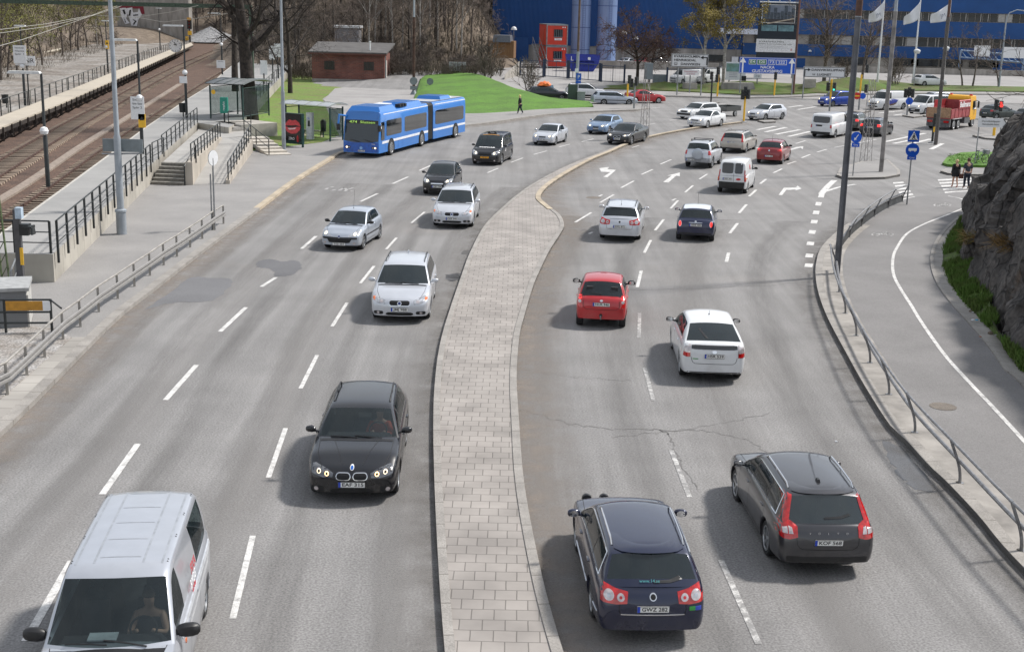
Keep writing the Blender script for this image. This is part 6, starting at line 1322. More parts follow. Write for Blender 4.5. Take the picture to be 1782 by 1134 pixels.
r,w_,h_,z=signboard('notice_board','small white sign on a pole with concrete foot under the blue sign','notice board',(1312,129),(1325,137),158,SIGNW,None,(0,));text('P 30',h_*.5,INK,r,(0,-.02,z));mb=MB();mb.lathe([(.6,0),(.45,.7),(.001,.72)],10);mb.build('concrete_foot',CONC,r)
mb=MB();mb.box((0,0,.5),(4.2,1.4,1.0),taper=.85);tag(mb.build('planter_box',CONCD,smooth=False,loc=G(1283,159)),'low grey concrete planter at the foot of the information board','planter')
mb=MB();mb.box((0,0,.45),(1.8,.8,.9),taper=.9);tag(mb.build('planter_box',CONCD,smooth=False,loc=G(1200,158)),'small grey concrete block on the grass below the direction sign','planter')
mb=MB();mb.box((0,0,.7),(1.3,.9,1.5));tag(mb.build('concrete_box',CONC,smooth=False,loc=G(1408,159)),'pale concrete box on the grass beneath the right direction sign','box')
mb=MB();mb.box((0,0,.6),(1.6,.8,1.3));tag(mb.build('grey_locker',SIGNG,smooth=False,loc=G(1147,148)),'grey electrical locker beside the dark fence on the grass','cabinet')
FLG=mat('flag_cloth',(.66,.67,.70),.7,var=.06,scale=.6)
def flag(base,top,tip,lab,Y,txt):
 b=G(*base);b=Vector((P(base[0],base[1],Y).x,Y,zg(0,Y)));h=P(top[0],top[1],Y).z-b.z;r=thing('flagpole',lab,'flag',b,0,'white flags in front of the factory');mb=MB();mb.tube([(0,0,0),(0,0,h+.2)],[.14,.07],10);mb.build('pole',SIGNW,r)
 t=P(tip[0],tip[1],Y);dx=t.x-P(top[0],top[1],Y).x;dz=P(top[0],top[1],Y).z-t.z;rws=[]
 for i in range(13):
  u=i/12;row=[]
  for j in range(9):
   v=j/8;x=dx*u;z=h-.1-dz*u**.8*.72-2.1*v*(1-.5*u);y=.35*sin(u*7+v*2)*u-.1;row.append(Vector((x-.1*(1-u),y,z)))
  rws.append(row)
 mb=MB();mb.grid(rws);f=mb.build('flag_cloth',FLG,r,ang=180);sm=f.modifiers.new('s','SOLIDIFY');sm.thickness=.02
 if txt:text(txt,.62,mat('flag_print',(.22,.24,.30),.7),f,(dx*.42,-.55,h-dz*.42-.85),(pi/2,-.35,0))
flag((1526,150),(1540,1),(1513,33),'white flag on the leftmost of the three flagpoles',168,'JM');flag((1588,150),(1597,2),(1568,38),'white flag hanging narrow on the middle of the three flagpoles',168,None);flag((1640,150),(1656,3),(1621,33),'white flag on the flagpole furthest right, near a dark lamp post',168,'JM')
BULB_G=mat('signal_green_lit',(.05,.6,.5),.4,emit=(.1,1,.8),estr=.7);BULB_R=mat('signal_red_lit',(.8,.05,.04),.4,emit=(1,.06,.05),estr=.6)
def head(r,c,rz=0,lit=None,n=3,s=.85):
 mb=MB();mb.box((0,0,0),(.34*s,.24,1.0*s));h=mb.build('signal_head',BLKR,r,smooth=False,loc=c,rz=rz)
 for k in range(n):
  z=(.32-.32*k)*s;q=MB();q.lathe([(.13*s,0),(.12*s,.03),(.001,.03)],12,0,RXd);q.build('lens',lit[1]if lit and lit[0]==k else mat('lens_dark',(.03,.03,.03),.2),h,loc=(0,-.15,z));q=MB();q.tube([(.15*s*cos(a),-.14-.10,z+.15*s*sin(a))for a in[pi*j/8 for j in range(9)]],.02,4);q.build('hood',BLKR,h)
def signal(base,top,lab,lower=YEL,split=1.0,heads=((0,0,None),),extra=None,w_=.09,upper=None):
 b=G(*base);h=ht(b,top);r=thing('traffic_signal',lab,'traffic signal',b,0,'traffic signals of the junction')
 mb=MB();mb.tube([(0,0,0),(0,0,h*split)],w_,10);mb.build('post',lower,r)
 if split<1:mb=MB();mb.tube([(0,0,h*split),(0,0,h)],w_*1.02,10);mb.build('upper_post',upper or YEL,r)
 mb=MB();mb.lathe([(.3,0),(.3,.06),(.12,.12)],12);mb.build('foot',GALV,r)
 for dx,z,lit in heads:head(r,(dx,-.12,h+z),.15 if dx<0 else-.5,lit)
 return r,b,h
signal((1091,184),146,'yellow traffic signal post in front of the silver estate on the side road',heads=((.15,.45,None),))
signal((1103,191),148,'grey traffic signal post with black heads beside the yellow post',lower=GALV,heads=((.12,.35,None),(-.35,.2,None)))
signal((1237,180),135,'dark traffic signal post with twin heads on the refuge before the grass',lower=BLKR,heads=((-.1,.2,None),(.5,-.1,None)))
signal((1248,170),128,'yellow traffic signal post on the grass edge beside the dark one',heads=((-.1,.3,None),))
signal((1294,213),167,'yellow traffic signal post at the tip of the narrow kerb strip',heads=((-.25,.1,None),(.25,.15,None),(0,.4,None)))
signal((1347,168),137,'yellow traffic signal post under the large blue sign',heads=((0,.3,None),))
r,b,h=signal((1443,196),138,'traffic signal with lit green lamp in front of the blue car',lower=GALV,split=.42,heads=((-.35,-.75,None),(.3,-.75,(2,BULB_G))))
r,b,h=signal((1494,194),130,'yellow signal post carrying a red no-entry sign beside the white van',lower=GALV,split=.5,heads=((.55,-1.4,None),(.5,.6,None)));
disc(r,'no_entry_sign',mat('sign_red',(.55,.02,.015),.4),(-.35,-.2,ht(b,167)),.36);panel(r,'entry_bar',YEL,(-.35,-.24,ht(b,167)),(.5,.04,.14));disc(r,'keep_sign',BLSL,(.25,-.18,ht(b,167)),.32)
r,b,h=signal((1578,203),165,'black triple signal on a grey post with round blue arrow sign',lower=GALV,heads=((-.35,.15,None),(.35,.15,None),(0,.3,None)));disc(r,'direction_disc',BLSL,(.05,-.2,ht(b,176)),.36);arrow(r,WHT,(.05,ht(b,176)),.45,'up',-.22)
r,b,h=signal((1622,249),205,'dark slim signal post with yellow push button beside the tall lamp post',lower=BLKR,heads=((.05,-.1,None),));panel(r,'push_button',YEL,(.05,-.15,ht(b,205)-.9),(.18,.16,.4))
r,b,h=signal((1729,239),210,'traffic signal showing red beside the rock on a yellow post',heads=((.3,1.2,(0,BULB_R)),(-.1,1.3,None)),w_=.12);disc(r,'round_lens',BULB_R,(.25,-.3,h+1.25),.15)
def island(px,lab=None,m=PAV,z=.14):
 p=[G(*q)for q in px];mb=MB();mb.prism(p,-.1,z-.006);struct(mb.build('traffic_island',m,smooth=False));mb=MB();strip(mb,p+[p[0]],.18,-.1,z,side=1 if sum(p[i].x*p[(i+1)%len(p)].y-p[(i+1)%len(p)].x*p[i].y for i in range(len(p)))>0 else-1,dz=0);struct(mb.build('island_kerb',GRAN))
island([(1455,308),(1462,296),(1500,284),(1545,281),(1566,300),(1566,307),(1540,312),(1500,313),(1470,313)]);island([(1570,203),(1580,200),(1600,201),(1606,204),(1590,206)]);island([(1485,196),(1500,193),(1515,195),(1500,198)]);island([(1225,181),(1240,178),(1252,180),(1238,183)]);island([(1318,212),(1345,211),(1350,214),(1330,215)])
island([(1636,301),(1645,297),(1700,296),(1760,300),(1760,306),(1690,307),(1650,305)]);island([(1692,238),(1720,236),(1760,242),(1760,246),(1715,243)]);island([(1600,202),(1640,200),(1640,203),(1610,204)])
gp_=[G(*q,.13)for q in((1640,284),(1648,274),(1672,266),(1710,264),(1770,268),(1770,290),(1700,288),(1650,287))];mb=MB();mb.prism(gp_,0,.16);tag(mb.build('grass_corner',GRASS,smooth=False),kind='structure');blades('corner_grass',lambda rng:(lambda p:p if mgeo.intersect_point_tri_2d is not None else None)(G(rng.uniform(1650,1720),rng.uniform(268,285),.16)),400,.07,MATS['grass_blade'],4,wd=.02)
def lattice(base,top,lab,w_=.55):
 b=G(*base);h=ht(b,top);mb=MB();cs=[(-w_/2,-w_/2),(w_/2,-w_/2),(w_/2,w_/2),(-w_/2,w_/2)];n=int(h/.55);t=lambda z:1-.45*z/h
 for x,y in cs:mb.tube([(x,y,0),(x*.55,y*.55,h)],.022,4)
 for k in range(n):
  z0,z1=h*k/n,h*(k+1)/n
  for i in range(4):
   a,c=cs[i],cs[(i+1)%4]
   if k%2:a,c=c,a
   mb.tube([(a[0]*t(z0),a[1]*t(z0),z0),(c[0]*t(z1),c[1]*t(z1),z1)],.012,3)
 r=thing('lattice_mast',lab,'mast',b,.3,'slender lattice masts');mb.build('lattice',mat('mast_steel',(.30,.28,.27),.55,.3),r);return r,h
r,h=lattice((1121,243),117,'slender lattice mast standing on the narrow kerb strip by the dark sedan');mb=MB();mb.box((.1,0,h-.3),(.5,.5,1.2));mb.build('mast_box',SIGNG,r,smooth=False);lattice((1506,283),138,'slender lattice mast standing on the traffic island left of two poles')
b=G(1003,177);lp=lamp_post(b,'rust brown lamp post with blue parking sign beside the grass mound',14,.16,.10,m=mat('brown_pole',(.11,.075,.055),.6,.2,var=.2,scale=2),low=GREYP,lowh=ht(b,90));panel(lp,'parking_sign',BLS,(.15,-.25,ht(b,134)),(.55,.04,.75));panel(lp,'parking_plate',BLS,(.12,-.25,ht(b,143)),(.55,.04,.25));text('P',.5,WHT,lp,(.15,-.28,ht(b,134)));panel(lp,'white_box',SIGNW,(-.1,-.25,ht(b,123)),(.35,.15,.4))
DKP=mat('dark_pole',(.115,.12,.135),.5,.3,var=.2,scale=1.5);BRP=mat('brown_band',(.10,.05,.035),.7,var=.2)
b=G(1456,476,.12);lp=lamp_post(b,'thick dark grey lamp post nearest on the right, beside the curved railing',14,.110,.075,m=GREYP,low=DKP,lowh=ht(b,30));mb=MB();mb.lathe([(.12,0),(.12,1.0)],14);mb.build('brown_band',BRP,lp,loc=(0,0,ht(b,28)))
b=G(1533,299,.13);lp=lamp_post(b,'grey-brown lamp post standing on the traffic island',16,.125,.08,m=GREYP,low=mat('grey_brown_pole',(.24,.225,.215),.6,.2,var=.25,scale=2),lowh=ht(b,20))
b=G(1628,252);lp=lamp_post(b,'dark brown lamp post in front of the red tipper truck',16,.135,.09,m=BRP,low=mat('dark_brown_pole',(.095,.085,.08),.6,var=.2),lowh=ht(b,30));mb=MB();mb.lathe([(.14,0),(.14,.1)],12);mb.build('band',SIGNW,lp,loc=(0,0,ht(b,142)))
b=G(1380,165);r=thing('lamp_post','thin rust brown post rising behind the right end of the blue sign','lamp post',b,0,'tall street lamp posts');mb=MB();mb.tube([(0,0,0),(0,0,16)],[.15,.09],10);mb.build('pole',mat('rust_pole',(.13,.06,.045),.6),r)
def ball_lamp(base,top,lab,globe=True):
 b=G(*base);h=ht(b,top);r=thing('park_lamp',lab,'lamp',b,0,'small lamps around the yard');mb=MB();mb.tube([(0,0,0),(0,0,h)],.05,8);mb.build('pole',GALV,r)
 mb=MB()
 if globe:mb.lathe([(.30,-.25),(.42,.05),(.36,.22),(.001,.34)],14)
 else:mb.lathe([(.45,-.2),(.40,.05),(.2,.25),(.001,.32)],14)
 mb.build('lamp_head',mat('lamp_opal',(.68,.69,.70),.4),r,loc=(0,0,h));return r
ball_lamp((1590,152),90,'white globe lamp in front of the pale ground floor, left of the pair');ball_lamp((1640,150),85,'white globe lamp behind the tall brown lamp post');ball_lamp((1083,120),57,'white topped lamp in the yard left of the reddish bare tree',False);ball_lamp((893,112),50,'swan-necked white lamp at the left edge of the yard',False);ball_lamp((1103,120),66,'white lamp head showing through the reddish bare tree',False)
b=G(1738,153);r=thing('lamp_post','curved grey street lamp with white head at the upper right corner','lamp post',b,0,'tall street lamp posts');h=ht(b,20);mb=MB();mb.tube([(0,0,0),(0,0,h-1),(.3,0,h-.2),(1.2,0,h+.2),(2.2,0,h+.1)],[.13,.09,.07,.06,.06],8);mb.build('pole',GREYP,r);mb=MB();mb.box((2.7,0,h+.05),(1.1,.4,.2),taper=.7);mb.build('lamp_head',SIGNW,r)
r=thing('road_sign','blue pedestrian crossing and bus signs on one post by the curved railing','road sign',G(1578,356,.12));h=ht(r.location,226);b=r.location;mb=MB();mb.tube([(0,0,0),(0,0,h)],.038,8);mb.build('post',GALV,r)
zc=ht(b,237);p=panel(r,'crossing_sign',BLSL,(0,-.06,zc),(.58,.03,.58));mb=MB();mb.prism([(-.23,-.19),(.23,-.19),(0,.25)],0,.008);q=mb.build('white_triangle',WHT,p,smooth=False,loc=(0,-.016,0));q.rotation_euler=(pi/2,0,0)
mb=MB();mb.tube([(0,0,.08),(0.01,0,-.03)],.035,6);mb.tube([(0,0,-.02),(-.09,0,-.17)],.02,5);mb.tube([(0,0,-.02),(.09,0,-.17)],.02,5);mb.tube([(0,0,.06),(-.07,0,-.04)],.015,5);mb.tube([(0,0,.06),(.07,0,-.04)],.015,5);mb.lathe([(.03,0),(.03,.015),(.001,.015)],8,0,RXd,c=(0,0,.13));mb.build('walking_figure',INK,p,loc=(0,-.035,0));mb=MB();[mb.box((-.15+.075*k,0,-.18),(.04,.01,.03))for k in range(5)];mb.build('stripes',INK,p,smooth=False,loc=(0,-.03,0))
zc=ht(b,261);disc(r,'bus_lane_disc',BLSL,(0,-.06,zc),.35);mb=MB();mb.box((0,-.10,zc+.03),(.42,.015,.13));mb.lathe([(.035,0),(.035,.015),(.001,.015)],8,0,RXd,c=(-.12,-.10,zc-.05));mb.lathe([(.035,0),(.035,.015),(.001,.015)],8,0,RXd,c=(.12,-.10,zc-.05));mb.build('bus_pictogram',WHT,r,smooth=False);panel(r,'sub_plate',BLSL,(0,-.06,ht(b,274.5)),(.46,.03,.2));text('Cykel',.12,WHT,r,(0,-.08,ht(b,274.5)))
r=thing('road_sign','round blue arrow sign with plate beside the thick dark lamp post','road sign',G(1484,306,.13));b=r.location;h=ht(b,231);mb=MB();mb.tube([(0,0,0),(0,0,h)],.035,8);mb.build('post',GALV,r);disc(r,'arrow_disc',BLSL,(0,-.05,ht(b,239)),.33);q=arrow(r,WHT,(0,ht(b,239)),.42,'up',-.09);q.rotation_euler=(0,pi+.6,0);panel(r,'sub_plate',BLSL,(0,-.05,ht(b,252)),(.46,.03,.26));text('Gang',.13,WHT,r,(0,-.075,ht(b,252)))
r=thing('direction_sign','pale pointed direction sign with small dark lettering standing on two legs in the grass','direction sign',G(1695,285,.15));b=r.location;h=ht(b,204);w_=1.85;dy=-.6
for x in(0.06,w_*.82):mb=MB();mb.tube([(x,0,0),(x,0,h)],.04,6);mb.build('post',GALV,r)
mb=MB();mb.prism([(-.05,-.3),(w_*.88,-.3),(w_,0),(w_*.88,.3),(-.05,.3)],0,.05);q=mb.build('board',SILW,r,smooth=False,loc=(0,-.06,h-.35));q.rotation_euler=(pi/2,0,0);mb=MB();mb.tube([(w_*.87,-.27,.055),(w_*.98,0,.055),(w_*.87,.27,.055)],.035,4);mb.build('chevron',INK,q)
for k,t in enumerate(('Danviksklippan','Henriksdals hamn')):text(t,.15,INK,r,(w_*.42,-.12,h-.25-.2*k),width=1.2-.1*k)
r=thing('bicycle','grey bicycle leaning at the sign legs on the grass corner','bicycle',G(1704,285,.15),.5)
for x in(-.52,.52):mb=MB();mb.tube([(x+.33*cos(2*pi*k/20),0,.34+.33*sin(2*pi*k/20))for k in range(20)],.022,5,closed=True);[mb.tube([(x,0,.34),(x+.32*cos(2*pi*k/10),0,.34+.32*sin(2*pi*k/10))],.004,3)for k in range(10)];mb.build('wheel',BLKR,r)
mb=MB();[mb.tube([a,b],.02,6)for a,b in(((-.52,0,.34),(-.1,0,.3)),((-.1,0,.3),(-.22,0,.82)),((-.52,0,.34),(-.2,0,.75)),((-.1,0,.3),(.36,0,.78)),((-.2,0,.75),(.36,0,.8)),((.52,0,.34),(.34,0,.92)))];mb.build('frame',SIGNG,r);mb=MB();mb.tube([(.3,-.28,.98),(.36,0,.95),(.3,.28,.98)],.015,5);mb.build('handlebar',BLKR,r);mb=MB();mb.box((-.24,0,.86),(.26,.14,.06),taper=.7);mb.build('saddle',BLKR,r);mb=MB();mb.box((.55,0,.78),(.3,.36,.26));mb.build('basket',GALV,r)
mb=MB();mb.box((0,0,.9),(1.0,.6,1.8));tag(mb.build('street_cabinet',mat('cabinet_green',(.045,.07,.055),.5),smooth=False,loc=G(996,177)),'tall dark green street cabinet left of the rust brown lamp post','cabinet');mb=MB();mb.box((0,0,.5),(.8,.5,1.1));mb.box((.0,0,1.08),(.9,.6,.08));tag(mb.build('street_cabinet',mat('cabinet_pale',(.26,.28,.29),.5),smooth=False,loc=G(1011,178)),'small grey street cabinet right of the rust brown lamp post','cabinet')
#  rock face, verge and railings on the right
ROCK=mat('dark_rock',(.084,.075,.069),.85,scale=1.1,c2=(.028,.0255,.024),bump=1.0,bscale=7,fine=.45,spec=.4)
if True:
 nt_=ROCK.node_tree;b_=nt_.nodes['Principled BSDF'];src=b_.inputs['Base Color'].links[0].from_socket;tc=nd(nt_,'TexCoord');wn=nd(nt_,'TexNoise',Scale=1.3,Detail=4);nt_.links.new(tc.outputs['Object'],wn.inputs['Vector'])
 mp=nd(nt_,'Mapping');mp.inputs['Scale'].default_value=(1,1,.7);mp.inputs['Rotation'].default_value=(.6,-.3,.3);ad=nd(nt_,'Mix',data_type='RGBA',blend_type='LINEAR_LIGHT');ad.inputs[0].default_value=.25;nt_.links.new(tc.outputs['Object'],ad.inputs[6]);nt_.links.new(wn.outputs['Color'],ad.inputs[7]);nt_.links.new(ad.outputs[2],mp.inputs[0])
 vo=nd(nt_,'TexVoronoi',Scale=1.1,feature='DISTANCE_TO_EDGE');nt_.links.new(mp.outputs[0],vo.inputs['Vector']);vc=nd(nt_,'TexVoronoi',Scale=1.1);nt_.links.new(mp.outputs[0],vc.inputs['Vector'])
 fr=nd(nt_,'MapRange');fr.inputs[2].default_value=.05;fr.inputs[3].default_value=.35;nt_.links.new(vo.outputs['Distance'],fr.inputs[0]);sh=nd(nt_,'SeparateXYZ');nt_.links.new(vc.outputs['Color'],sh.inputs[0]);fs=nd(nt_,'MapRange');fs.inputs[3].default_value=.78;fs.inputs[4].default_value=1.25;nt_.links.new(sh.outputs[0],fs.inputs[0]);mm=nd(nt_,'Math',operation='MULTIPLY');nt_.links.new(fr.outputs[0],mm.inputs[0]);nt_.links.new(fs.outputs[0],mm.inputs[1])
 mx=nd(nt_,'Mix',data_type='RGBA',blend_type='MULTIPLY');mx.inputs[0].default_value=1;nt_.links.new(src,mx.inputs[6]);nt_.links.new(mm.outputs[0],mx.inputs[7]);nt_.links.new(mx.outputs[2],b_.inputs['Base Color'])
 bp=nd(nt_,'Bump',Strength=.8,Distance=.07);hh_=nd(nt_,'Math',operation='MULTIPLY_ADD');hh_.inputs[1].default_value=1;nt_.links.new(fr.outputs[0],hh_.inputs[0]);nt_.links.new(sh.outputs[1],hh_.inputs[2]);nt_.links.new(hh_.outputs[0],bp.inputs['Height']);old=b_.inputs['Normal'].links[0].from_socket;nt_.links.new(old,bp.inputs['Normal']);nt_.links.new(bp.outputs[0],b_.inputs['Normal'])
if True:
 nt_=ROCK.node_tree;b_=nt_.nodes['Principled BSDF'];src=b_.inputs['Base Color'].links[0].from_socket;tc=nd(nt_,'TexCoord');mp=nd(nt_,'Mapping');mp.inputs['Scale'].default_value=(1,1,.35);mp.inputs['Rotation'].default_value=(.5,.3,.2);nt_.links.new(tc.outputs['Object'],mp.inputs[0])
 n=nd(nt_,'TexNoise',Scale=1.6,Detail=9,Roughness=.7);nt_.links.new(mp.outputs[0],n.inputs['Vector']);f=nd(nt_,'MapRange');f.inputs[1].default_value=.56;f.inputs[2].default_value=.70;f.inputs[4].default_value=.55;nt_.links.new(n.outputs['Fac'],f.inputs[0])
 n2=nd(nt_,'TexNoise',Scale=.5,Detail=4);nt_.links.new(tc.outputs['Object'],n2 .inputs['Vector']);r_=nd(nt_,'ValToRGB');r_.color_ramp.elements[0].position=.45;r_.color_ramp.elements[1].position=.62;r_.color_ramp.elements[0].color=(.19,.18,.18,1);r_.color_ramp.elements[1].color=(.16,.105,.065,1);nt_.links.new(n2 .outputs['Fac'],r_.inputs[0])
 mx=nd(nt_,'Mix',data_type='RGBA');nt_.links.new(f.outputs[0],mx.inputs[0]);nt_.links.new(src,mx.inputs[6]);nt_.links.new(r_.outputs[0],mx.inputs[7]);nt_.links.new(mx.outputs[2],b_.inputs['Base Color'])
BASE_PX=[(2150,1050),(1900,740),(1790,645),(1742,601),(1722,552),(1712,524),(1685,495),(1671,463),(1666,425),(1672,392),(1695,362)]
bl_=[G(x,y,.2)for x,y in BASE_PX];e=bl_[-1];bl_+=[e+Vector((3,1.0,0)),e+Vector((9,-1,0)),e+Vector((20,-6,0))]
bl_=resample(smoothpoly(bl_,6),.22);NV=84
def inward(i):
 a,b=bl_[max(0,i-6)],bl_[min(len(bl_)-1,i+6)];t=(b-a).normalized();return Vector((t.y,-t.x,0))
prof=[(0,-.4),(.05,.3),(.25,1.2),(.5,2.1),(.7,3.1),(1.2,4.0),(2.0,5.0),(3.0,6.2),(4.1,7.4),(5.8,8.4),(9,9.2),(14,9.6)]
def rockpt(i,v):
 s=v*(len(prof)-1);k=min(int(s),len(prof)-2);u=s-k;d,z=(prof[k][j]+(prof[k+1][j]-prof[k][j])*u for j in(0,1));p=bl_[i]+inward(i)*d;p.z=z;n=inward(i)*-1
 q=p*.42;nb=mnoise.noise(q)*.75+mnoise.noise(q*2.3+Vector((7,3,1)))*.42
 cell=mnoise.cell(Vector((p.x*.55+.35*p.z,p.y*.55,p.z*.7-.4*p.y))+Vector((nb,nb,nb))*.8);c2=mnoise.cell(Vector((p.x*1.5-p.z*.5,p.y*1.5,p.z*1.9))+Vector((nb,0,nb)))
 am=min(1,.35+max(0,z)/2.0);dsp=0
 for sc,a1,a2 in((.36,.60,.50),(1.1,.20,.20),(2.7,.10,.09)):
  qq=Vector((p.x*sc+nb*.12,p.y*sc,p.z*sc*.8+p.y*sc*.35));fp=mnoise.voronoi(qq)[1][0];rn=mnoise.noise_vector(fp*7.7);dsp+=a1*mnoise.noise(fp*5.1+Vector((2,9,4)))+a2/sc*.6*rn.dot(qq-fp)*1.6
 p+=n*(nb*.35+dsp-.30+mnoise.noise(p*6.3)*.03)*am+Vector((0,0,(nb*.3+c2*.1)*am));return p
mb=MB();mb.grid([[rockpt(i,v/NV)for v in range(NV+1)]for i in range(len(bl_))]);ro=mb.build('rock_face',ROCK,ang=30);tag(ro,'dark blasted granite rock face rising beside the cycle path on the right','rock')
vg=resample(gl(RK_PX[:-1],.13,8),.5);vin=offs(vg,-.48);
def near_rock(p):
 return min(bl_,key=lambda q:(q-p).length_squared)
mb=MB();rows=[]
def nres(pl,n):
 L=sum((b-a).length for a,b in zip(pl,pl[1:]));r=resample(pl,L/n*.9999);return r[:n]
iA=min(range(len(bl_)),key=lambda i:(bl_[i]-G(1900,740,.2)).length);iB=min(range(len(bl_)),key=lambda i:(bl_[i]-G(1676,385,.2)).length);vin=nres([p for p in vin if p.y>vin[0].y+4],48);rkc=nres(bl_[iA:iB+1],48)
for p,q in zip(vin,rkc):n_=(q-p);n_.z=0;q=Vector((q.x,q.y,0))+n_.normalized()*.8;rows.append([Vector((p.x,p.y,.12)),p.lerp(q,.3)+Vector((0,0,.22-p.lerp(q,.3).z+.05)),Vector((p.lerp(q,.7).x,p.lerp(q,.7).y,.42)),Vector((q.x,q.y,.5))])
mb.grid(rows);VERGE=mat('verge_ground',(.075,.13,.015),.95,scale=1.5,c2=(.05,.055,.025),bump=1,bscale=16,fine=.4);tag(mb.build('verge',VERGE,ang=180),kind='structure')
def verge_pt(rng):
 i=rng.randrange(len(rows)-1);u=rng.random()**.8*.75;w_=rng.random();a=[rows[i][k].lerp(rows[i+1][k],w_)for k in range(4)];s=u*3;k=min(2,int(s));p=a[k].lerp(a[k+1],s-k);
 return p if mnoise.noise(p*.9)>-.12 else None
blades('verge_grass',verge_pt,9000,.20,mat('verge_blade',(.08,.17,.018),.8,scale=1.6,c2=(.075,.10,.02)),6,wd=.022)
DRYG=mat('dry_grass',(.24,.15,.05),.9,var=.3)
def tuft(i,v,lab,m,n=240):
 c=rockpt(i,v);rng=random.Random(i);mb=MB()
 for _ in range(n):a=rng.uniform(0,6.28);l=Vector((-.35+rng.uniform(-.3,.1),rng.uniform(-.3,.1),rng.uniform(-.25,.45)))*.9;o=Vector((rng.uniform(-.35,.35),rng.uniform(-.5,.5),rng.uniform(-.2,.2)));q=Vector((cos(a),sin(a),0))*.02;mb.add([o-q,o+q,o+l],[(0,1,2)])
 tag(mb.build('grass_tuft',m,loc=c,smooth=False),lab,'grass tuft')
tuft(len(bl_)*35//100,.28,'dry orange-brown grass tuft on a ledge of the rock, lower right',DRYG);tuft(len(bl_)*44//100,.20,'green and orange grass tuft on the rock above the cycle path bend',mat('tuft_mixed',(.12,.13,.03),.9,scale=4,c2=(.22,.12,.04)))
rng=random.Random(12)
for k in range(14):
 p=random.Random(k).choice(vin[2:26]);c=p+Vector((rng.uniform(-.1,.3),rng.uniform(-.3,.3),0));mb=MB();s=rng.uniform(.04,.09);mb.lathe([(s,0),(s*.9,s*.5),(s*.4,s*.8),(.001,s*.85)],6);o=mb.build('stone',MATS['crushed_stone']if k%3 else DIRT,loc=Vector((c.x,c.y,.16)),smooth=False);tag(o,'loose small stone in the gutter strip below the rock face','stone','loose stones below the rock')
CURV=mat('rail_grey',(.26,.26,.265),.45,.5,var=.2)
def curved_rail(name,lab,basepx,hgt=.95,lean=-.30,panel_=None):
 pts=[G(x,y,.12)for x,y in basepx];r=thing(name,lab,'railing');q=offs(pts,1.0);tops,mids=[],[]
 for p,o in zip(pts,q):
  n=(o-p).normalized();n.z=0;arcp=[]
  for k in range(9):u=k/8;arcp.append(p+n*(.28*sin(u*pi*.5)*-1*(u**1.2))+Vector((0,0,hgt*u)))
  tops.append(arcp[-1]);mids.append(arcp[4]+n*.05);mb=MB();mb.tube(arcp,.035,6);mb.lathe([(.09,0),(.09,.015),(.001,.015)],8,c=p);mb.build('post',CURV,r)
 for nm,pl,rr in(('top_rail',tops,.032),('middle_rail',mids,.045)):mb=MB();mb.tube(smoothpoly(pl,4),rr,8);mb.build(nm,CURV,r)
 for k in range(len(tops)):
  if k%2==0:mb=MB();mb.tube([tops[k]-Vector((.0,.06,0)),tops[k]+Vector((0,.06,0))],.040,6);mb.build('rail_joint',GALV,r)
 if panel_:mb=MB();pl=smoothpoly(pts,4);mb.grid([[p+Vector((0,0,.03)),p+Vector((0,0,panel_))]for p in pl]);mb.build('sheet_panel',mat('panel_dark',(.06,.065,.07),.6,var=.3),r)
 return r
curved_rail('curved_railing','long grey railing with curved posts between the road kerb and the cycle path',[(1455,470),(1460,508),(1471,545),(1490,584),(1514,631),(1547,686),(1592,752),(1670,840),(1777,958),(1900,1080)])
curved_rail('curved_railing','dark curved railing with sheet panel ending at the pedestrian crossing sign',[(1464,432),(1478,413),(1499,394),(1521,377),(1545,362),(1570,351)],panel_=.38)
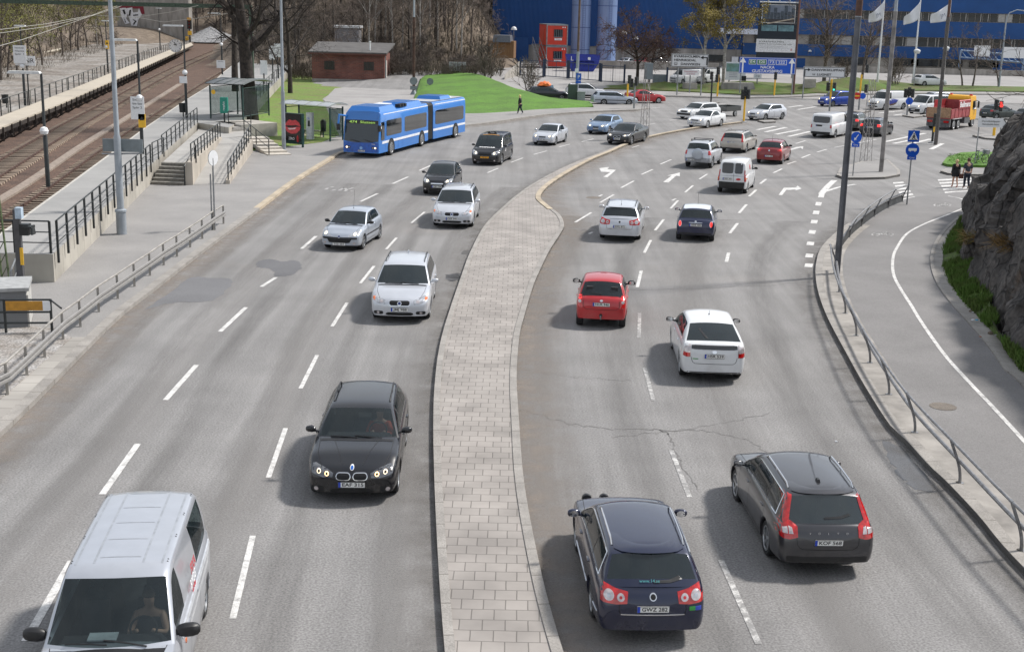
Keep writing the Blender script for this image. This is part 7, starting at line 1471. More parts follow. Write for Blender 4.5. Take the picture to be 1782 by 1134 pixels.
#  trees
BARK=mat('dark_bark',(.040,.031,.025),.9,var=.4,scale=4,bump=1,bscale=12);BARK2=mat('grey_bark',(.12,.10,.085),.9,var=.35,scale=3);BIRCH=mat('birch_bark',(.46,.44,.40),.8,scale=2.2,c2=(.16,.14,.13),stretch=(1,1,3));TWIG=mat('twigs_brown',(.17,.135,.112),.9,var=.35,scale=.6);TWIGR=mat('twigs_reddish',(.105,.062,.046),.9,var=.3,scale=.6);BUD=mat('young_leaves',(.17,.17,.03),.8,var=.4,scale=.5);BUD2=mat('yellow_leaves',(.20,.155,.03),.8,var=.35,scale=.5);TWIGD=mat('twigs_dark',(.035,.027,.023),.9,var=.3)
def tree_mesh(seed,h,r,bark,twig,spread=.55,levels=3,nb=(9,6,6),bud=None,nbud=0,trunkf=.25,droop=0,birch=False,up=.3,stems=1,thin=1.0,lens=(.48,.45,.42),crooked=.06):
 rng=random.Random(seed);wood,tw,lf=MB(),MB(),MB()
 def branch(p,d,L,r0,lv):
  n=6 if lv==0 else(4 if lv==1 else 3);pts=[p.copy()];q=p.copy();dd=d.copy()
  for k in range(n):
   dd=(dd+Vector((rng.gauss(0,1),rng.gauss(0,1),rng.gauss(0,.6)))*(crooked if lv==0 else .16)+Vector((0,0,(up if lv<2 else-droop)*.12*(lv>0)))).normalized();q=q+dd*L/n;pts.append(q.copy())
  rad=[max(.008*thin,r0*(1-.80*k/n))for k in range(n+1)];(wood if lv<2 else tw).tube(pts,rad,8 if lv==0 else(5 if lv==1 else 3),cap=False)
  if lv>=levels:
   for _ in range(nbud):
    u=rng.randrange(1,n+1);o=pts[u]+Vector((rng.gauss(0,.18),rng.gauss(0,.18),rng.gauss(0,.18)));a=Vector((rng.gauss(0,1),rng.gauss(0,1),rng.gauss(0,1))).normalized()*.075;b=a.orthogonal().normalized()*.06;lf.add([o-a,o+b,o+a,o-b],[(0,1,2,3)])
   return
  for k in range(nb[min(lv,len(nb)-1)]):
   u=(trunkf+(1-trunkf)*(k+rng.random())/nb[lv])if lv==0 else .15+.85*rng.random();s=u*n;i=min(n-1,int(s));o=pts[i].lerp(pts[i+1],s-i);ax=(pts[i+1]-pts[i]).normalized();az=rng.uniform(0,2*pi);side=(ax.orthogonal().normalized()@Matrix.Rotation(az,3,ax)).normalized()if False else Matrix.Rotation(az,3,ax)@ax.orthogonal().normalized()
   sp=spread*rng.uniform(.7,1.3);nd_=(ax*cos(sp*1.4)+side*sin(sp*1.4)).normalized();branch(o,nd_,L*lens[min(lv,len(lens)-1)]*(1.15-.55*u)*rng.uniform(.8,1.25),max(.011*thin,r0*(1-.7*u)*.55),lv+1)
 for s in range(stems):a=2*pi*s/max(1,stems)+seed;d=Vector((.16*cos(a),.16*sin(a),1)).normalized()if stems>1 else Vector((0,0,1));branch(Vector((.25*cos(a),.25*sin(a),-.15))if stems>1 else Vector((0,0,-.15)),d,h*rng.uniform(.9,1),r/(1 if stems==1 else 1.5),0)
 out=[]
 for nm,m,mt in(('trunk',wood,bark),('crown',tw,twig),('foliage',lf,bud)):
  if m.f:o=m.build(nm,mt,ang=60);me=o.data;bpy.data.objects.remove(o);out.append((nm,me))
 return out
def plant(ms,name,lab,loc,rz=0,s=1,group=None,cat='tree'):
 t=thing(name,lab,cat,loc,rz,group);t.scale=(s,s,s)
 for nm,me in ms:link(nm,me,t)
 return t
big=tree_mesh(11,16,.66,BARK,TWIGD,.62,4,(14,7,6,5),trunkf=.26,up=.1,lens=(.46,.46,.44,.42),thin=1.2,droop=.6,crooked=.03)
plant(big,'bare_tree','massive dark bare tree with thick trunk behind the platform shelter',G(437,216,.5),.4,1.0)
big2=tree_mesh(23,15,.36,BARK,TWIGD,.6,4,(12,7,6,5),trunkf=.22,up=.2,thin=1.2,lens=(.48,.46,.44,.42),crooked=.03);plant(big2,'bare_tree','dark bare tree leaning left just behind the massive one',G(410,170,.5),2.2,1.0)
big3=tree_mesh(31,14,.3,BARK,TWIGD,.7,4,(12,7,6,4),trunkf=.14,up=0,droop=.5,thin=1.0,lens=(.60,.48,.44,.42));plant(big3,'bare_tree','slim dark bare tree spreading twigs across the front of the brick hut',G(505,160,.3),1.0,.95)
red=tree_mesh(5,7.6,.22,BARK,TWIGR,.75,3,(15,12,10),trunkf=.30,up=.0,lens=(.60,.5,.42),thin=2.2);plant(red,'bare_tree','reddish bare round-headed tree in front of the parked cars',G(1108,148),.3,1.05);plant(red,'bare_tree','smaller reddish bare tree immediately right of the round-headed one',G(1114,146)+Vector((1.2,1.5,0)),2.4,.8)
bir=tree_mesh(8,15,.20,BIRCH,TWIG,.42,3,(16,8,7),trunkf=.22,up=.6,droop=.9,lens=(.36,.46,.5),bud=BUD2,nbud=16,thin=1.1)
for px,py,s,rz,lab in((1222,148,1.05,0,'yellow-green budding birch left of the pair in front of the factory'),(1258,150,1.1,2,'yellow-green budding birch with pale trunk right of the pair')):plant(bir,'birch_tree',lab,G(px,py),rz,s)
gre=tree_mesh(14,11.5,.24,BARK2,TWIG,.55,3,(14,10,9),trunkf=.14,up=.5,lens=(.60,.48,.42),thin=1.6)
plant(gre,'bare_tree','broad grey-brown bare tree behind the right white direction sign',G(1433,151),.2,1.1);plant(gre,'bare_tree','grey bare tree behind the first flagpole, with dark twigs',G(1510,141)+Vector((0,3,0)),2.5,.8)
small=tree_mesh(17,6.5,.13,BARK2,TWIG,.6,3,(9,7,6),trunkf=.25,up=.3,lens=(.5,.48,.4),thin=1.5)
for px,py,s,lab in((1675,151,1.0,'small bare tree on the grass bank, left of the trio at the right'),(1692,152,1.05,'small bare tree on the grass bank, middle of the trio at the right'),(1738,153,.9,'small bare tree on the grass bank, right of the trio')):plant(small,'bare_tree',lab,G(px,py),px,s)
bush=tree_mesh(19,2.8,.05,BARK2,TWIG,.5,2,(6,6),stems=9,trunkf=.1,up=.3,lens=(.5,.5,.4),thin=1.6)
for px,py,s,lab in((921,163,1.3,'bare multi-stemmed shrub at the back edge of the grass mound'),(1557,149,1.3,'bare twiggy shrub on the grass bank right of the first flagpole'),(1468,148,1.1,'bare twiggy shrub on the grass bank by the right direction sign'),(735,122,1.6,'brown twiggy shrub at the end of the path'),(848,138,1.6,'brown twiggy shrub behind the grass mound beside the low wall')):plant(bush,'bare_shrub',lab,G(px,py),px,s,cat='shrub')
protos=[('bare_tree',tree_mesh(41,13,.15,BARK2,TWIG,.5,3,(12,7,6),trunkf=.2,up=.5,thin=1.7)),('bare_tree',tree_mesh(43,11,.13,BARK,TWIG,.6,3,(11,8,6),trunkf=.15,up=.4,thin=1.7)),('birch_tree',tree_mesh(47,15,.15,BIRCH,TWIG,.4,3,(12,6,5),trunkf=.35,up=.5,droop=.6,lens=(.33,.45,.45),thin=1.4)),('budding_tree',tree_mesh(53,12,.15,BARK2,TWIG,.5,3,(12,7,6),trunkf=.2,up=.5,bud=BUD,nbud=7,thin=1.5)),('bare_shrub',bush)]
LABS=['grey-trunked bare tree standing in the brown woodland slope','dark-trunked bare tree standing in the brown woodland slope','white-trunked birch standing in the brown woodland slope','budding yellow-green tree standing in the brown woodland slope','twiggy brown bush on the brown woodland slope']
GRP=['grey bare trees of the wooded slope','dark bare trees of the wooded slope','birches of the wooded slope','budding trees of the wooded slope','bushes of the wooded slope']
def slope_ground(x,y):return zg(x,y)-.25+hillz(x,y)
def put(k,x,y,s,rz):nm,ms=protos[k];plant(ms,nm,LABS[k],(x,y,slope_ground(x,y)if y>140 else .4),rz,s,GRP[k],'shrub' if k==4 else 'tree')
rng=random.Random(21)
for px in(640,652,670,683,700,733,748,762,795,803):Y=rng.uniform(174,190);put(2,P(px,60,Y).x,Y,rng.uniform(.8,1.05),rng.uniform(0,6))
for k in range(92):
 Y=rng.uniform(171,218);px=rng.uniform(505,865 if Y<195 else 850);put(rng.choice([0,0,1,1,1,4]),P(px,60,Y).x,Y,rng.uniform(.65,1.1),rng.uniform(0,6))
for k in range(62):
 Y=rng.uniform(125,320);x=-58-.2*(Y-150)-rng.uniform(1,40);put(rng.choice([0,1,3,3,3,4,2]),x,Y,rng.uniform(.7,1.15),rng.uniform(0,6))
for k in range(60):
 Y=rng.uniform(303,350);px=rng.uniform(180,520);put(rng.choice([0,1,1,0,4]),P(px,60,Y).x,Y,rng.uniform(.9,1.4),rng.uniform(0,6))
for px,Y,s in((8,150,1.0),(25,160,1.1),(-5,145,1.15),(45,175,1.0),(135,235,1.1),(150,250,1.2),(122,240,1.05)):put(3,P(px,60,Y).x,Y,s,px)
for k in range(36):
 Y=rng.uniform(165,176);px=rng.uniform(640,860);put(4,P(px,60,Y).x,Y,rng.uniform(.5,.9),rng.uniform(0,6))
def scrub_pt(rng):
 if rng.random()<.55:y=rng.uniform(165,222);x=rng.uniform(-.2*y,-2)
 else:y=rng.uniform(120,310);x=-57-.2*(y-150)-rng.random()**1.5*45
 return Vector((x,y,slope_ground(x,y)))
blades('woodland_undergrowth',scrub_pt,12000,1.3,mat('dead_undergrowth',(.095,.072,.054),.9,scale=.3,c2=(.06,.055,.03),var=.3),9,wd=.035)
tw_=tree_mesh(61,5,.05,BARK2,TWIGR,.5,2,(9,7),trunkf=.1,up=.3,thin=1.0,lens=(.45,.4,.4));t=plant(tw_,'bare_shrub','thin bare branches growing out over the top of the rock',rockpt(len(bl_)-95,.62),0,1.0,cat='shrub');t.rotation_euler=(.5,-.9,0)
#  the vehicles of the photograph
BK=dict(noseround=.13,taper=(.10,.07),bow=(.14,.07))
SILV=paint('silver',(.54,.56,.60),.35,.30);SILV2=paint('silver_blue',(.40,.44,.50),.35,.3);BLKP=paint('black',(.004,.005,.008),0,.25,.40);NAVY=paint('navy',(.007,.012,.040),.3,.25);DGREY=paint('dark_grey',(.040,.040,.045),.4,.28);REDP=paint('red',(.42,.008,.014),.1,.3);DRED=paint('dark_red',(.22,.008,.012),.25,.3);WHITP=paint('white',(.64,.65,.66),0,.35);BEIG=paint('beige',(.40,.37,.33),.35,.3);LBLU=paint('light_blue',(.17,.26,.40),.4,.3);BLUP=paint('mid_blue',(.012,.055,.36),.3,.3);DBLU=paint('very_dark_blue',(.008,.010,.018),.3,.3);GRYP=paint('grey_green',(.05,.055,.055),.3,.3)
def at(px,py,heading,fr,D):
 """ground position of a car whose front (F) or rear (R) bumper meets the road at this pixel, facing heading"""
 g=G(px,py);g=G(px,py,g.z+.2);s=-1 if fr=='F' else 1;return(g.x-sin(heading)*s*D['L']/2,g.y+cos(heading)*s*D['L']/2,zg(g.x,g.y)+.004)
def put_car(name,lab,kind,px,py,hd,fr,cat='car',group=None,**k):
 S=spec(kind,**{**BK,**k});return car(name,lab,cat,at(px,py,hd,fr,S),hd,S,group)
def wiper(D,x0,x1,ax='F',z0=None):
 pass
def emblem_ring(D,ax,z,r=.05,m=CHR,inner=None):
 o=sub(D,D['root'],'badge',m,ell(0,z,r,r),ax,off=.02)
 if inner and o:sub(D,o,'badge_field',inner,ell(0,z,r*.72,r*.72),ax,off=.024)
 return o
def roofthing(D,name,m,y,w_,l_,h_,x=0):
 h=hit(D['T'],'T',x,y);mb=MB();mb.box((0,0,h_/2),(w_,l_,h_),taper=.7);return mb.build(name,m,D['root'],loc=h[0]-Vector((0,0,.01)))
def antenna(D,y,l=.35,lean=.4):
 h=hit(D['T'],'T',0,y);mb=MB();mb.lathe([(.02,0),(.012,.03)],8);mb.tube([(0,0,0),(0,-lean*l,l)],.005,4);return mb.build('antenna',BLK,D['root'],loc=h[0])
def wipers_front(D):
 yA,W2=D['yA'],D['W2'];mb=MB()
 for x0,x1 in((-.55,.05),(.0,.60)):
  pts=[]
  for k in range(6):
   x=(x0+(x1-x0)*k/5)*W2*1.0;y=yA+.06-.05*k/5+.12*(1-(x/W2)**2);h=hit(D['T'],'T',x,y)
   if h:pts.append(h[0]+Vector((0,0,.018)))
  if len(pts)>2:mb.tube(pts,.012,4)
 if mb.f:mb.build('wiper',BLK,D['root'])
 cw=[(x*W2,yA+.13+.13*(1-x*x))for x in(-.80,-.4,0,.4,.80)];sub(D,D['root'],'cowl_grille',BLK,([(x,y+.05)for x,y in cw],[(x,y-.05)for x,y in cw]),'T',off=.006,n=10)
def driver(D,x=-.38,shirt=None,arm=True):
 yA,rf,bf=D['yA'],D['rf'],D['belt'][0];y=(yA+rf)/2-.62;z=bf-.32;p=thing('person','driver','person');bpy.data.objects.remove(p)
 body=skin_figure([('a',(x,y,z),.15),('b',(x,y+.02,z+.28),.17),('c',(x,y+.02,z+.42),.10),('d',(x,y+.03,z+.50),.055),('e',(x,y+.05,z+.60),.085),('f',(x,y+.05,z+.70),.08),('l1',(x-.2,y+.03,z+.38),.06),('l2',(x-.24,y+.18,z+.18),.05),('l3',(x-.10,y+.38,z+.26),.04),('r1',(x+.2,y+.03,z+.38),.06),('r2',(x+.24,y+.18,z+.18),.05),('r3',(x+.10,y+.38,z+.26),.04)],['ab','bc','cd','de','ef',('c','l1'),('l1','l2'),('l2','l3'),('c','r1'),('r1','r2'),('r2','r3')],SKN,'person')
 return body
def skin_figure(nodes,edges,m,name):
 idx={n:i for i,(n,_,_)in enumerate(nodes)};me=bpy.data.meshes.new(name);me.from_pydata([p for _,p,_ in nodes],[(idx[e[0]],idx[e[1]])for e in edges],[]);o=bpy.data.objects.new(name,me);COL.objects.link(o);sm=o.modifiers.new('skin','SKIN');ss=o.modifiers.new('sub','SUBSURF');ss.levels=ss.render_levels=2
 for i,(_,_,r)in enumerate(nodes):rr=r if isinstance(r,tuple)else(r,r);me.skin_vertices[0].data[i].radius=rr
 me.skin_vertices[0].data[0].use_root=True
 dg=bpy.context.evaluated_depsgraph_get();me2=bpy.data.meshes.new_from_object(o.evaluated_get(dg));bpy.data.objects.remove(o);me2 .materials.clear();me2 .materials.append(m);me2 .polygons.foreach_set('use_smooth',[True]*len(me2 .polygons));return link(name,me2)
hd=pi+.12
D=put_car('delivery_van','silver delivery van at the bottom left with black mirrors and red side lettering','van',176,1290,hd,'F','van',L=4.89,W=1.86,H=1.93,wb=3.0,fo=.89,wr=.33,paint=paint('silver_van',(.43,.45,.49),.4,.3),lod=2,belt=(1.12,1.16),hz=.98,wroof=.74,mir=BLK,mirs=1.5,van2='gd',rcrown=.04,lean=(.12,.04),gbow=(.24,.10),spokes=6,glass=glassmat('van_glass',(.55,.62,.62),.62))
front_generic(D,.80,(.42,.84),.22,(.42,.78,.10),(.6,.42,.14),plz=.50);wipers_front(D)
for x in(.34,.60):
 for s in(-1,1):seams(D['T'],D['root'],[('T',[(s*x*D['W2']/.95,D['rf']-.18),(s*x*D['W2']/.95,D['rr']+.12)])],mat('roof_groove',(.30,.32,.35),.4),.03,'roof_rib')
for k in range(5):y=D['rf']-.35-.62*k;seams(D['T'],D['root'],[('T',[(-.28,y),(.28,y)])],MATS['roof_groove'],.02,'roof_rib')
for s in(-1,1):
 for k in range(4):
  for j in range(2):sub(D,D['root'],'roof_plug',DRK,ell(s*.655,D['rf']-.25-.85*k-.07*j,.012,.012,4),'T',off=.004,n=4,k=2)
patch(D['T'],'high_brake_lamp',RED,*rect(-.25,.25,D['rr']+.0,D['rr']+.03),'T',D['root'],.01)
RI=mat('red_ink',(.55,.02,.03),.5)
for txt,y,z,s,m in(('FIXA',.10,1.50,.22,RI),('BYGG',.12,1.28,.2,WHT),('HYR',.0,1.08,.18,RI)):
 o=text(txt,s,m,D['root'],(-D['W2']*.965,y-.2,z),(pi/2-.12,0,-pi/2),'side_lettering');
patch(D['T'],'side_rub_strip',mat('moulding_silver',(.55,.57,.60),.35,.3),*rect(-2.0,1.3,1.03,1.09),'W',D['root'],.02,14,1)
patch(D['T'],'turn_repeater',AMB,*ell(1.05,.88,.05,.035),'W',D['root'],.012)
for sx in(1,):
 mb=MB();mb.box((.10,D['yA']-.10,1.20),(.38,.22,.02));mb.build('dash_papers',mat('paper_pale',(.5,.55,.58),.7),D['root'])
VANP=D
D=put_car('estate_car','black estate car with twin kidney-shaped grille and lit amber ring lamps','wagon',612,862,pi+.03,'F',L=4.52,W=1.817,H=1.43,wb=2.76,fo=.79,wr=.325,paint=BLKP,lod=2,belt=(.93,1.0),hz=.74,yA=.88,rail=BLK,hbulge=.02,glass=glassmat('clear_glass',(.6,.66,.66),.60),wroof=.70)
up=[(.36,.64),(.50,.71),(.74,.76),(.84,.72)];lo=[(.38,.56),(.55,.55),(.76,.60),(.84,.64)]
BMR=mat('lit_ring',(1,.7,.35),.3,emit=(1,.62,.28),estr=2.2);ring=ell(.49,.625,.042,.042);ring2=ell(.65,.655,.042,.042)
lamp(D,up,lo,'F',LGD,[('ring_lamp',BMR,ring,.012),('ring_lamp',mat('lit_ring_soft',(.9,.75,.55),.3,emit=(1,.8,.55),estr=.9),ring2,.012),('lens',DRK,ell(.49,.625,.026,.026),.016),('lens',DRK,ell(.65,.655,.026,.026),.016)])
for s in(1,-1):
 f=(lambda p:p)if s>0 else mirx;u,l=rect(.02,.31,.515,.665,.07);o=patch(D['T'],'kidney_grille',CHR,f(u),f(l),'F',D['root'],.02,20,5);u,l=rect(.034,.296,.528,.652,.06);patch(D['T'],'grille_opening',DRK,f(u),f(l),'F',o,.024,20,5,thick=0)
 u,l=rect(.55,.80,.26,.38,.03);patch(D['T'],'side_intake',DRK,f(u),f(l),'F',D['root'],.004);u,l=ell(.70,.32,.045,.04);patch(D['T'],'fog_lamp',CLR,f(u),f(l),'F',D['root'],.014)
sub(D,D['root'],'lower_intake',DRK,rect(-.42,.42,.22,.34,.03),'F',off=.004,n=10);emblem_ring(D,'F',.735,.04,WHT,mat('badge_blue',(.02,.12,.45),.3));plate(D['root'],0,hity(D,'F',0,.43),.43,'F','EAF 315',lod=2);wipers_front(D)
for s in(1,-1):seams(D['T'],D['root'],[('T',[(s*.20,2.05),(s*.34,1.55),(s*.46,1.05)])],mat('hood_crease',(.015,.015,.017),.3),.02,'bonnet_crease')
BMWP=D
def estate_front(px,py,hd,lab,txt,lod=2):
 D=put_car('estate_car',lab,'wagon',px,py,hd,'F',L=4.82,W=1.86,H=1.54,wb=2.816,fo=.95,wr=.33,paint=SILV,lod=lod,belt=(.97,1.05),hz=.79,rail=BLK,hbulge=.015)
 up=[(.42,.72),(.56,.78),(.76,.84),(.86,.82)];lo=[(.44,.60),(.60,.61),(.80,.68),(.86,.74)]
 lamp(D,up,lo,'F',LGT,[('bulb',CLR,ell(.56,.69,.06,.045),.010),('indicator',AMB,([(.76,.80),(.84,.80)],[(.77,.71),(.85,.745)]),.010)])
 o=sub(D,D['root'],'grille',CHR,rect(-.33,.33,.57,.74,.04),'F',off=.012,n=10);sub(D,o,'grille_opening',DRK,rect(-.31,.31,.585,.725,.03),'F',off=.016,n=10,thick=0)
 seams(D['T'],o,[('F',[(-.30,.60),(.30,.71)])],CHR,.022,'slanted_bar');q=sub(D,o,'badge',CHR,ell(0,.655,.065,.065),'F',off=.05);
 if q:sub(D,q,'badge_field',mat('badge_navy',(.015,.03,.15),.3),ell(0,.655,.045,.045),'F',off=.054,thick=0)
 sub(D,D['root'],'lower_intake',DRK,rect(-.42,.42,.27,.37,.03),'F',off=.004,n=10)
 for s in(1,-1):
  f=(lambda p:p)if s>0 else mirx;u,l=rect(.50,.80,.30,.40,.04);p_=patch(D['T'],'fog_recess',DRK,f(u),f(l),'F',D['root'],.004);u,l=ell(.66,.35,.045,.035);patch(D['T'],'fog_lamp',CLR,f(u),f(l),'F',p_,.012)
 plate(D['root'],0,hity(D,'F',0,.46),.46,'F',txt,lod=lod);wipers_front(D);roofthing(D,'roof_fin',SILV,D['rr']+.5,.05,.14,.09);return D
estate_front(695,553,pi+.01,'silver estate car with slanted grille bar, nearer of two alike, above the black estate','JMJ 988');estate_front(786,391,pi-.05,'silver estate car with slanted grille bar, the farther of two alike, beside the kerb island','OEF 941',2)
D=put_car('hatchback','small silver hatchback with black bumper strip and whip aerial','hatch',590,429,pi-.16,'F',L=3.83,W=1.66,H=1.43,wb=2.44,fo=.80,wr=.29,paint=SILV2,lod=2,belt=(.90,.98),hz=.72,mir=BLK,doors=[.62,-.55])
up=[(.34,.62),(.50,.72),(.70,.82),(.77,.80)];lo=[(.36,.58),(.54,.60),(.72,.66),(.78,.72)];lamp(D,up,lo,'F',LGT,[('bulb',BLB,ell(.60,.69,.06,.05),.010)])
sub(D,D['root'],'bumper_strip',BLK,rect(-.80,.80,.49,.57,.02),'F',off=.014,n=14);sub(D,D['root'],'grille',DRK,([(-.50,.50),(-.2,.51),(.2,.51),(.50,.50)],[(-.42,.36),(-.2,.33),(.2,.33),(.42,.36)]),'F',off=.008,n=10);emblem_ring(D,'F',.60,.055,CHR,mat('badge_navy',(.015,.03,.15),.3));seams(D['T'],D['root'],[('F',[(-.36,.60),(0,.555),(.36,.60)])],CHR,.018,'chrome_bar')
both(D,'fog_lamp',CLR,*ell(.60,.34,.05,.045),'F',off=.012);plate(D['root'],0,hity(D,'F',0,.30),.30,'F','TGJ 265',lod=2,eu=False);wipers_front(D);antenna(D,D['rf']-.15,.75,.2);seams(D['T'],D['root'],[('E',[(-1.5,.52),(.9,.52)]),('W',[(-1.5,.52),(.9,.52)])],BLK,.06,'side_strip');both(D,'bonnet_vent',DRK,*rect(.24,.30,.98,1.10),'T',off=.004)if False else None
D=put_car('hatchback','small black hatchback with lit headlamps partly hidden by a silver estate','hatch',760,334,pi-.10,'F',L=3.9,W=1.67,H=1.50,wb=2.48,fo=.76,wr=.28,paint=BLKP,lod=1,belt=(.95,1.02),hz=.80,style='cap')
front_generic(D,.70,(.40,.76),.16,(.34,.62,.06),(.42,.30,.12),.47,'CJR 568',gm=CHR)
D=put_car('taxi','black people carrier taxi with roof sign, white bonnet lettering and yellow plate','van',843,283,pi-.19,'F','taxi',L=4.75,W=1.90,H=1.80,wb=2.95,fo=.95,wr=.33,paint=BLKP,lod=1,belt=(1.05,1.10),hz=.86,wroof=.80,van1='gb',van2='gd',plcol=YPL,eu=False,yA=1.25,rf=.45,rcrown=.05,taper=(.13,.06))
front_generic(D,.72,(.44,.84),.20,(.40,.68,.10),(.60,.34,.10),.52,'TXB 041');o=roofthing(D,'taxi_sign',BLK,D['rf']-.35,.62,.25,.14);text('TAXI',.12,WHT,o,(0,.13,.07),(pi/2,0,pi));patch(D['T'],'windscreen_strip',YPL,*rect(-.52,.52,D['rf']+.045,D['rf']+.075),'T',D['root'],.012)
t=text('TOPCAB',.26,WHT,D['root'],(0,1.72,hit(D['T'],'T',0,1.72)[0].z+.03),(.16,0,pi),'bonnet_lettering',bold=.012);t=text('121',.26,WHT,D['root'],(-D['W2']*1.005,.55,.85),(pi/2,0,-pi/2),'door_lettering',bold=.01)
D=put_car('saloon_car','silver five-door saloon with chrome-edged oval grille, alone in its lane beyond the taxi','sedan',943,249,pi-.30,'F',L=4.35,W=1.70,H=1.42,wb=2.6,fo=.86,wr=.30,paint=SILV,lod=1,belt=(.90,.97),hz=.74,rr=-1.15,gt=-1.85,tailz=1.0)
front_generic(D,.64,(.36,.78),.15,(.26,.62,.09),(.45,.30,.10),.45,'RPH 402');sub(D,D['root'],'grille_rim',CHR,rect(-.30,.30,.665,.685),'F',off=.012)
D=put_car('hatchback','light blue five-door hatchback with tall black grille beside the black saloon','hatch',1036,230,pi-.42,'F',L=4.29,W=1.77,H=1.42,wb=2.58,fo=.90,wr=.32,paint=LBLU,lod=1,belt=(.92,1.0),hz=.74)
front_generic(D,.66,(.36,.80),.14,(.24,.52,.34),(.62,.28,.08),.47,'WNU 283');sub(D,D['root'],'grille_rim',CHR,rect(-.25,.25,.685,.70),'F',off=.012)
D=put_car('saloon_car','black saloon with twin chrome grille next to the lattice mast','sedan',1073,248,pi-.42,'F',L=4.84,W=1.85,H=1.47,wb=2.89,fo=.83,wr=.33,paint=BLKP,lod=1,belt=(.93,1.02),hz=.76)
front_generic(D,.68,(.40,.84),.11,None,(.70,.32,.12),.45,'YBX 771');both(D,'kidney_grille',CHR,*rect(.03,.27,.54,.68,.04),'F',off=.012);both(D,'grille_opening',DRK,*rect(.045,.255,.555,.665,.03),'F',off=.016)
D=put_car('estate_car','boxy white estate car with black bumper towing a small dark trailer','wagon',1189,204,pi-.75,'F',L=4.79,W=1.76,H=1.46,wb=2.77,fo=.92,wr=.31,paint=WHITP,lod=1,belt=(.92,.96),hz=.84,noseround=.06,taper=(.04,.03),bow=(.03,.02),wroof=.78,crown=.03,style='cap')
front_generic(D,.72,(.42,.80),.18,(.36,.72,.16),None,.46,'BLM 640',fog=False);sub(D,D['root'],'bumper',BLK,rect(-.86,.86,.40,.58,.02),'F',off=.03,n=12)
h=pi-.75;tp=at(1189,204,h,'F',dict(L=4.79));tx,ty=tp[0]-sin(h)*-4.6*1*1.0,tp[1]+cos(h)*-4.6
tr_=thing('car_trailer','small dark open trailer behind the boxy white estate','trailer',(tx,ty,.004),h);mb=MB();mb.box((0,0,.55),(1.5,2.5,.08));[mb.box((sx*.75,0,.75),(.05,2.5,.45))for sx in(-1,1)];[mb.box((0,sy*1.25,.75),(1.5,.05,.45))for sy in(-1,1)];mb.build('trailer_body',GRYP,tr_,smooth=False);mb=MB();mb.tube([(0,1.2,.48),(0,2.35,.48)],.05,6);mb.build('tow_bar',GALV,tr_);wm,rm=wheel_mesh(.28,.16,5,16,'cap');[link('rim',rm,link('wheel',wm,tr_,(sx*.86,-.1,.28),0 if sx>0 else pi))for sx in(-1,1)]
D=put_car('saloon_car','plain white saloon close in front of the boxy white estate','sedan',1208,219,pi-.62,'F',L=4.38,W=1.74,H=1.45,wb=2.51,fo=.87,wr=.31,paint=WHITP,lod=1,belt=(.93,1.0),hz=.78,style='cap')
front_generic(D,.68,(.40,.76),.14,(.36,.66,.10),(.60,.40,.04),.46,'FCK 907')
D=put_car('hatchback','silver hatchback facing us alone near the yellow signal at the junction','hatch',1309,206,pi-.80,'F',L=4.4,W=1.76,H=1.46,wb=2.68,fo=.90,wr=.31,paint=SILV,lod=1,belt=(.94,1.02),hz=.78)
front_generic(D,.68,(.36,.80),.15,(.30,.60,.10),(.55,.32,.08),.46,'DRA 118')
#  cars seen from behind
ha=lambda a,b:hdg(b,a)
def estate_rear(px,py,hd,lab,pm,txt,rail,chrome,lod=2):
 D=put_car('estate_car',lab,'wagon',px,py,hd,'R',L=4.774,W=1.82,H=1.51,wb=2.709,fo=.93,wr=.33,paint=pm,lod=lod,belt=(.95,1.06),hz=.80,rail=rail,chromewin=chrome,spokes=7,tailz=.98,gt=-2.30,rr=-1.78,lean=(.10,.30),rg1=.06,rg0=.20,mirs=1.1,glass=GLS)
 CW=CLR
 for s in(1,-1):
  f=(lambda p:p)if s>0 else mirx;o=patch(D['T'],'tail_light',RED,f([(.40,.93),(.60,.97),(.80,1.04),(.88,1.02)]),f([(.42,.76),(.60,.74),(.80,.76),(.88,.80)]),'R',D['root'],.012,10,5)
  if o:
   for x,z,r in((.71,.875,.085),(.52,.85,.062)):u,l=ell(x,z,r,r);q=patch(D['T'],'round_lens',CW,f(u),f(l),'R',o,.018,thick=0);u,l=ell(x,z,r*.4,r*.4);patch(D['T'],'lens_core',RED if x<.6 else LGT,f(u),f(l),'R',o,.022,thick=0)
 emblem_ring(D,'R',.87,.06,CHR,DRK);plate(D['root'],0,hity(D,'R',0,.68),.68,'R',txt,.10,lod=2);sub(D,D['root'],'chrome_strip',CHR,rect(-.52,.52,.575,.592),'R',off=.014,n=12)
 seams(D['T'],D['root'],[('R',[(-.52,.95),(-.55,.62),(-.50,.57),(.50,.57),(.55,.62),(.52,.95)])],DRK,.012);sub(D,D['root'],'spoiler',pm,rect(-.58,.58,1.425,1.475,.01),'R',off=.06,n=10)
 return D
D=estate_rear(1136,1112,ha((1004,961),(1038.5,1081.6))-.02,'dark blue estate car with silver roof rails and red twin-ring tail lamps',NAVY,'GWZ 282',CHR,True);NAVD=D
text('www.14.se',.075,mat('teal_ink',(.10,.42,.42),.5),D['root'],(-.05,hity(D,'R',0,1.06)-.03,1.09),(pi/2-.5,0,0),'window_lettering');patch(D['T'],'green_sticker',mat('sticker_green',(.04,.30,.05),.5),*rect(.60,.71,.64,.70),'R',D['root'],.012);patch(D['T'],'blue_sticker',mat('sticker_blue',(.03,.06,.40),.5),*rect(.70,.80,.64,.70),'R',D['root'],.014)
mb=MB();mb.tube([(.10,-2.02,1.26),(.36,-2.06,1.22),(.56,-2.10,1.26)],.012,4);q=None
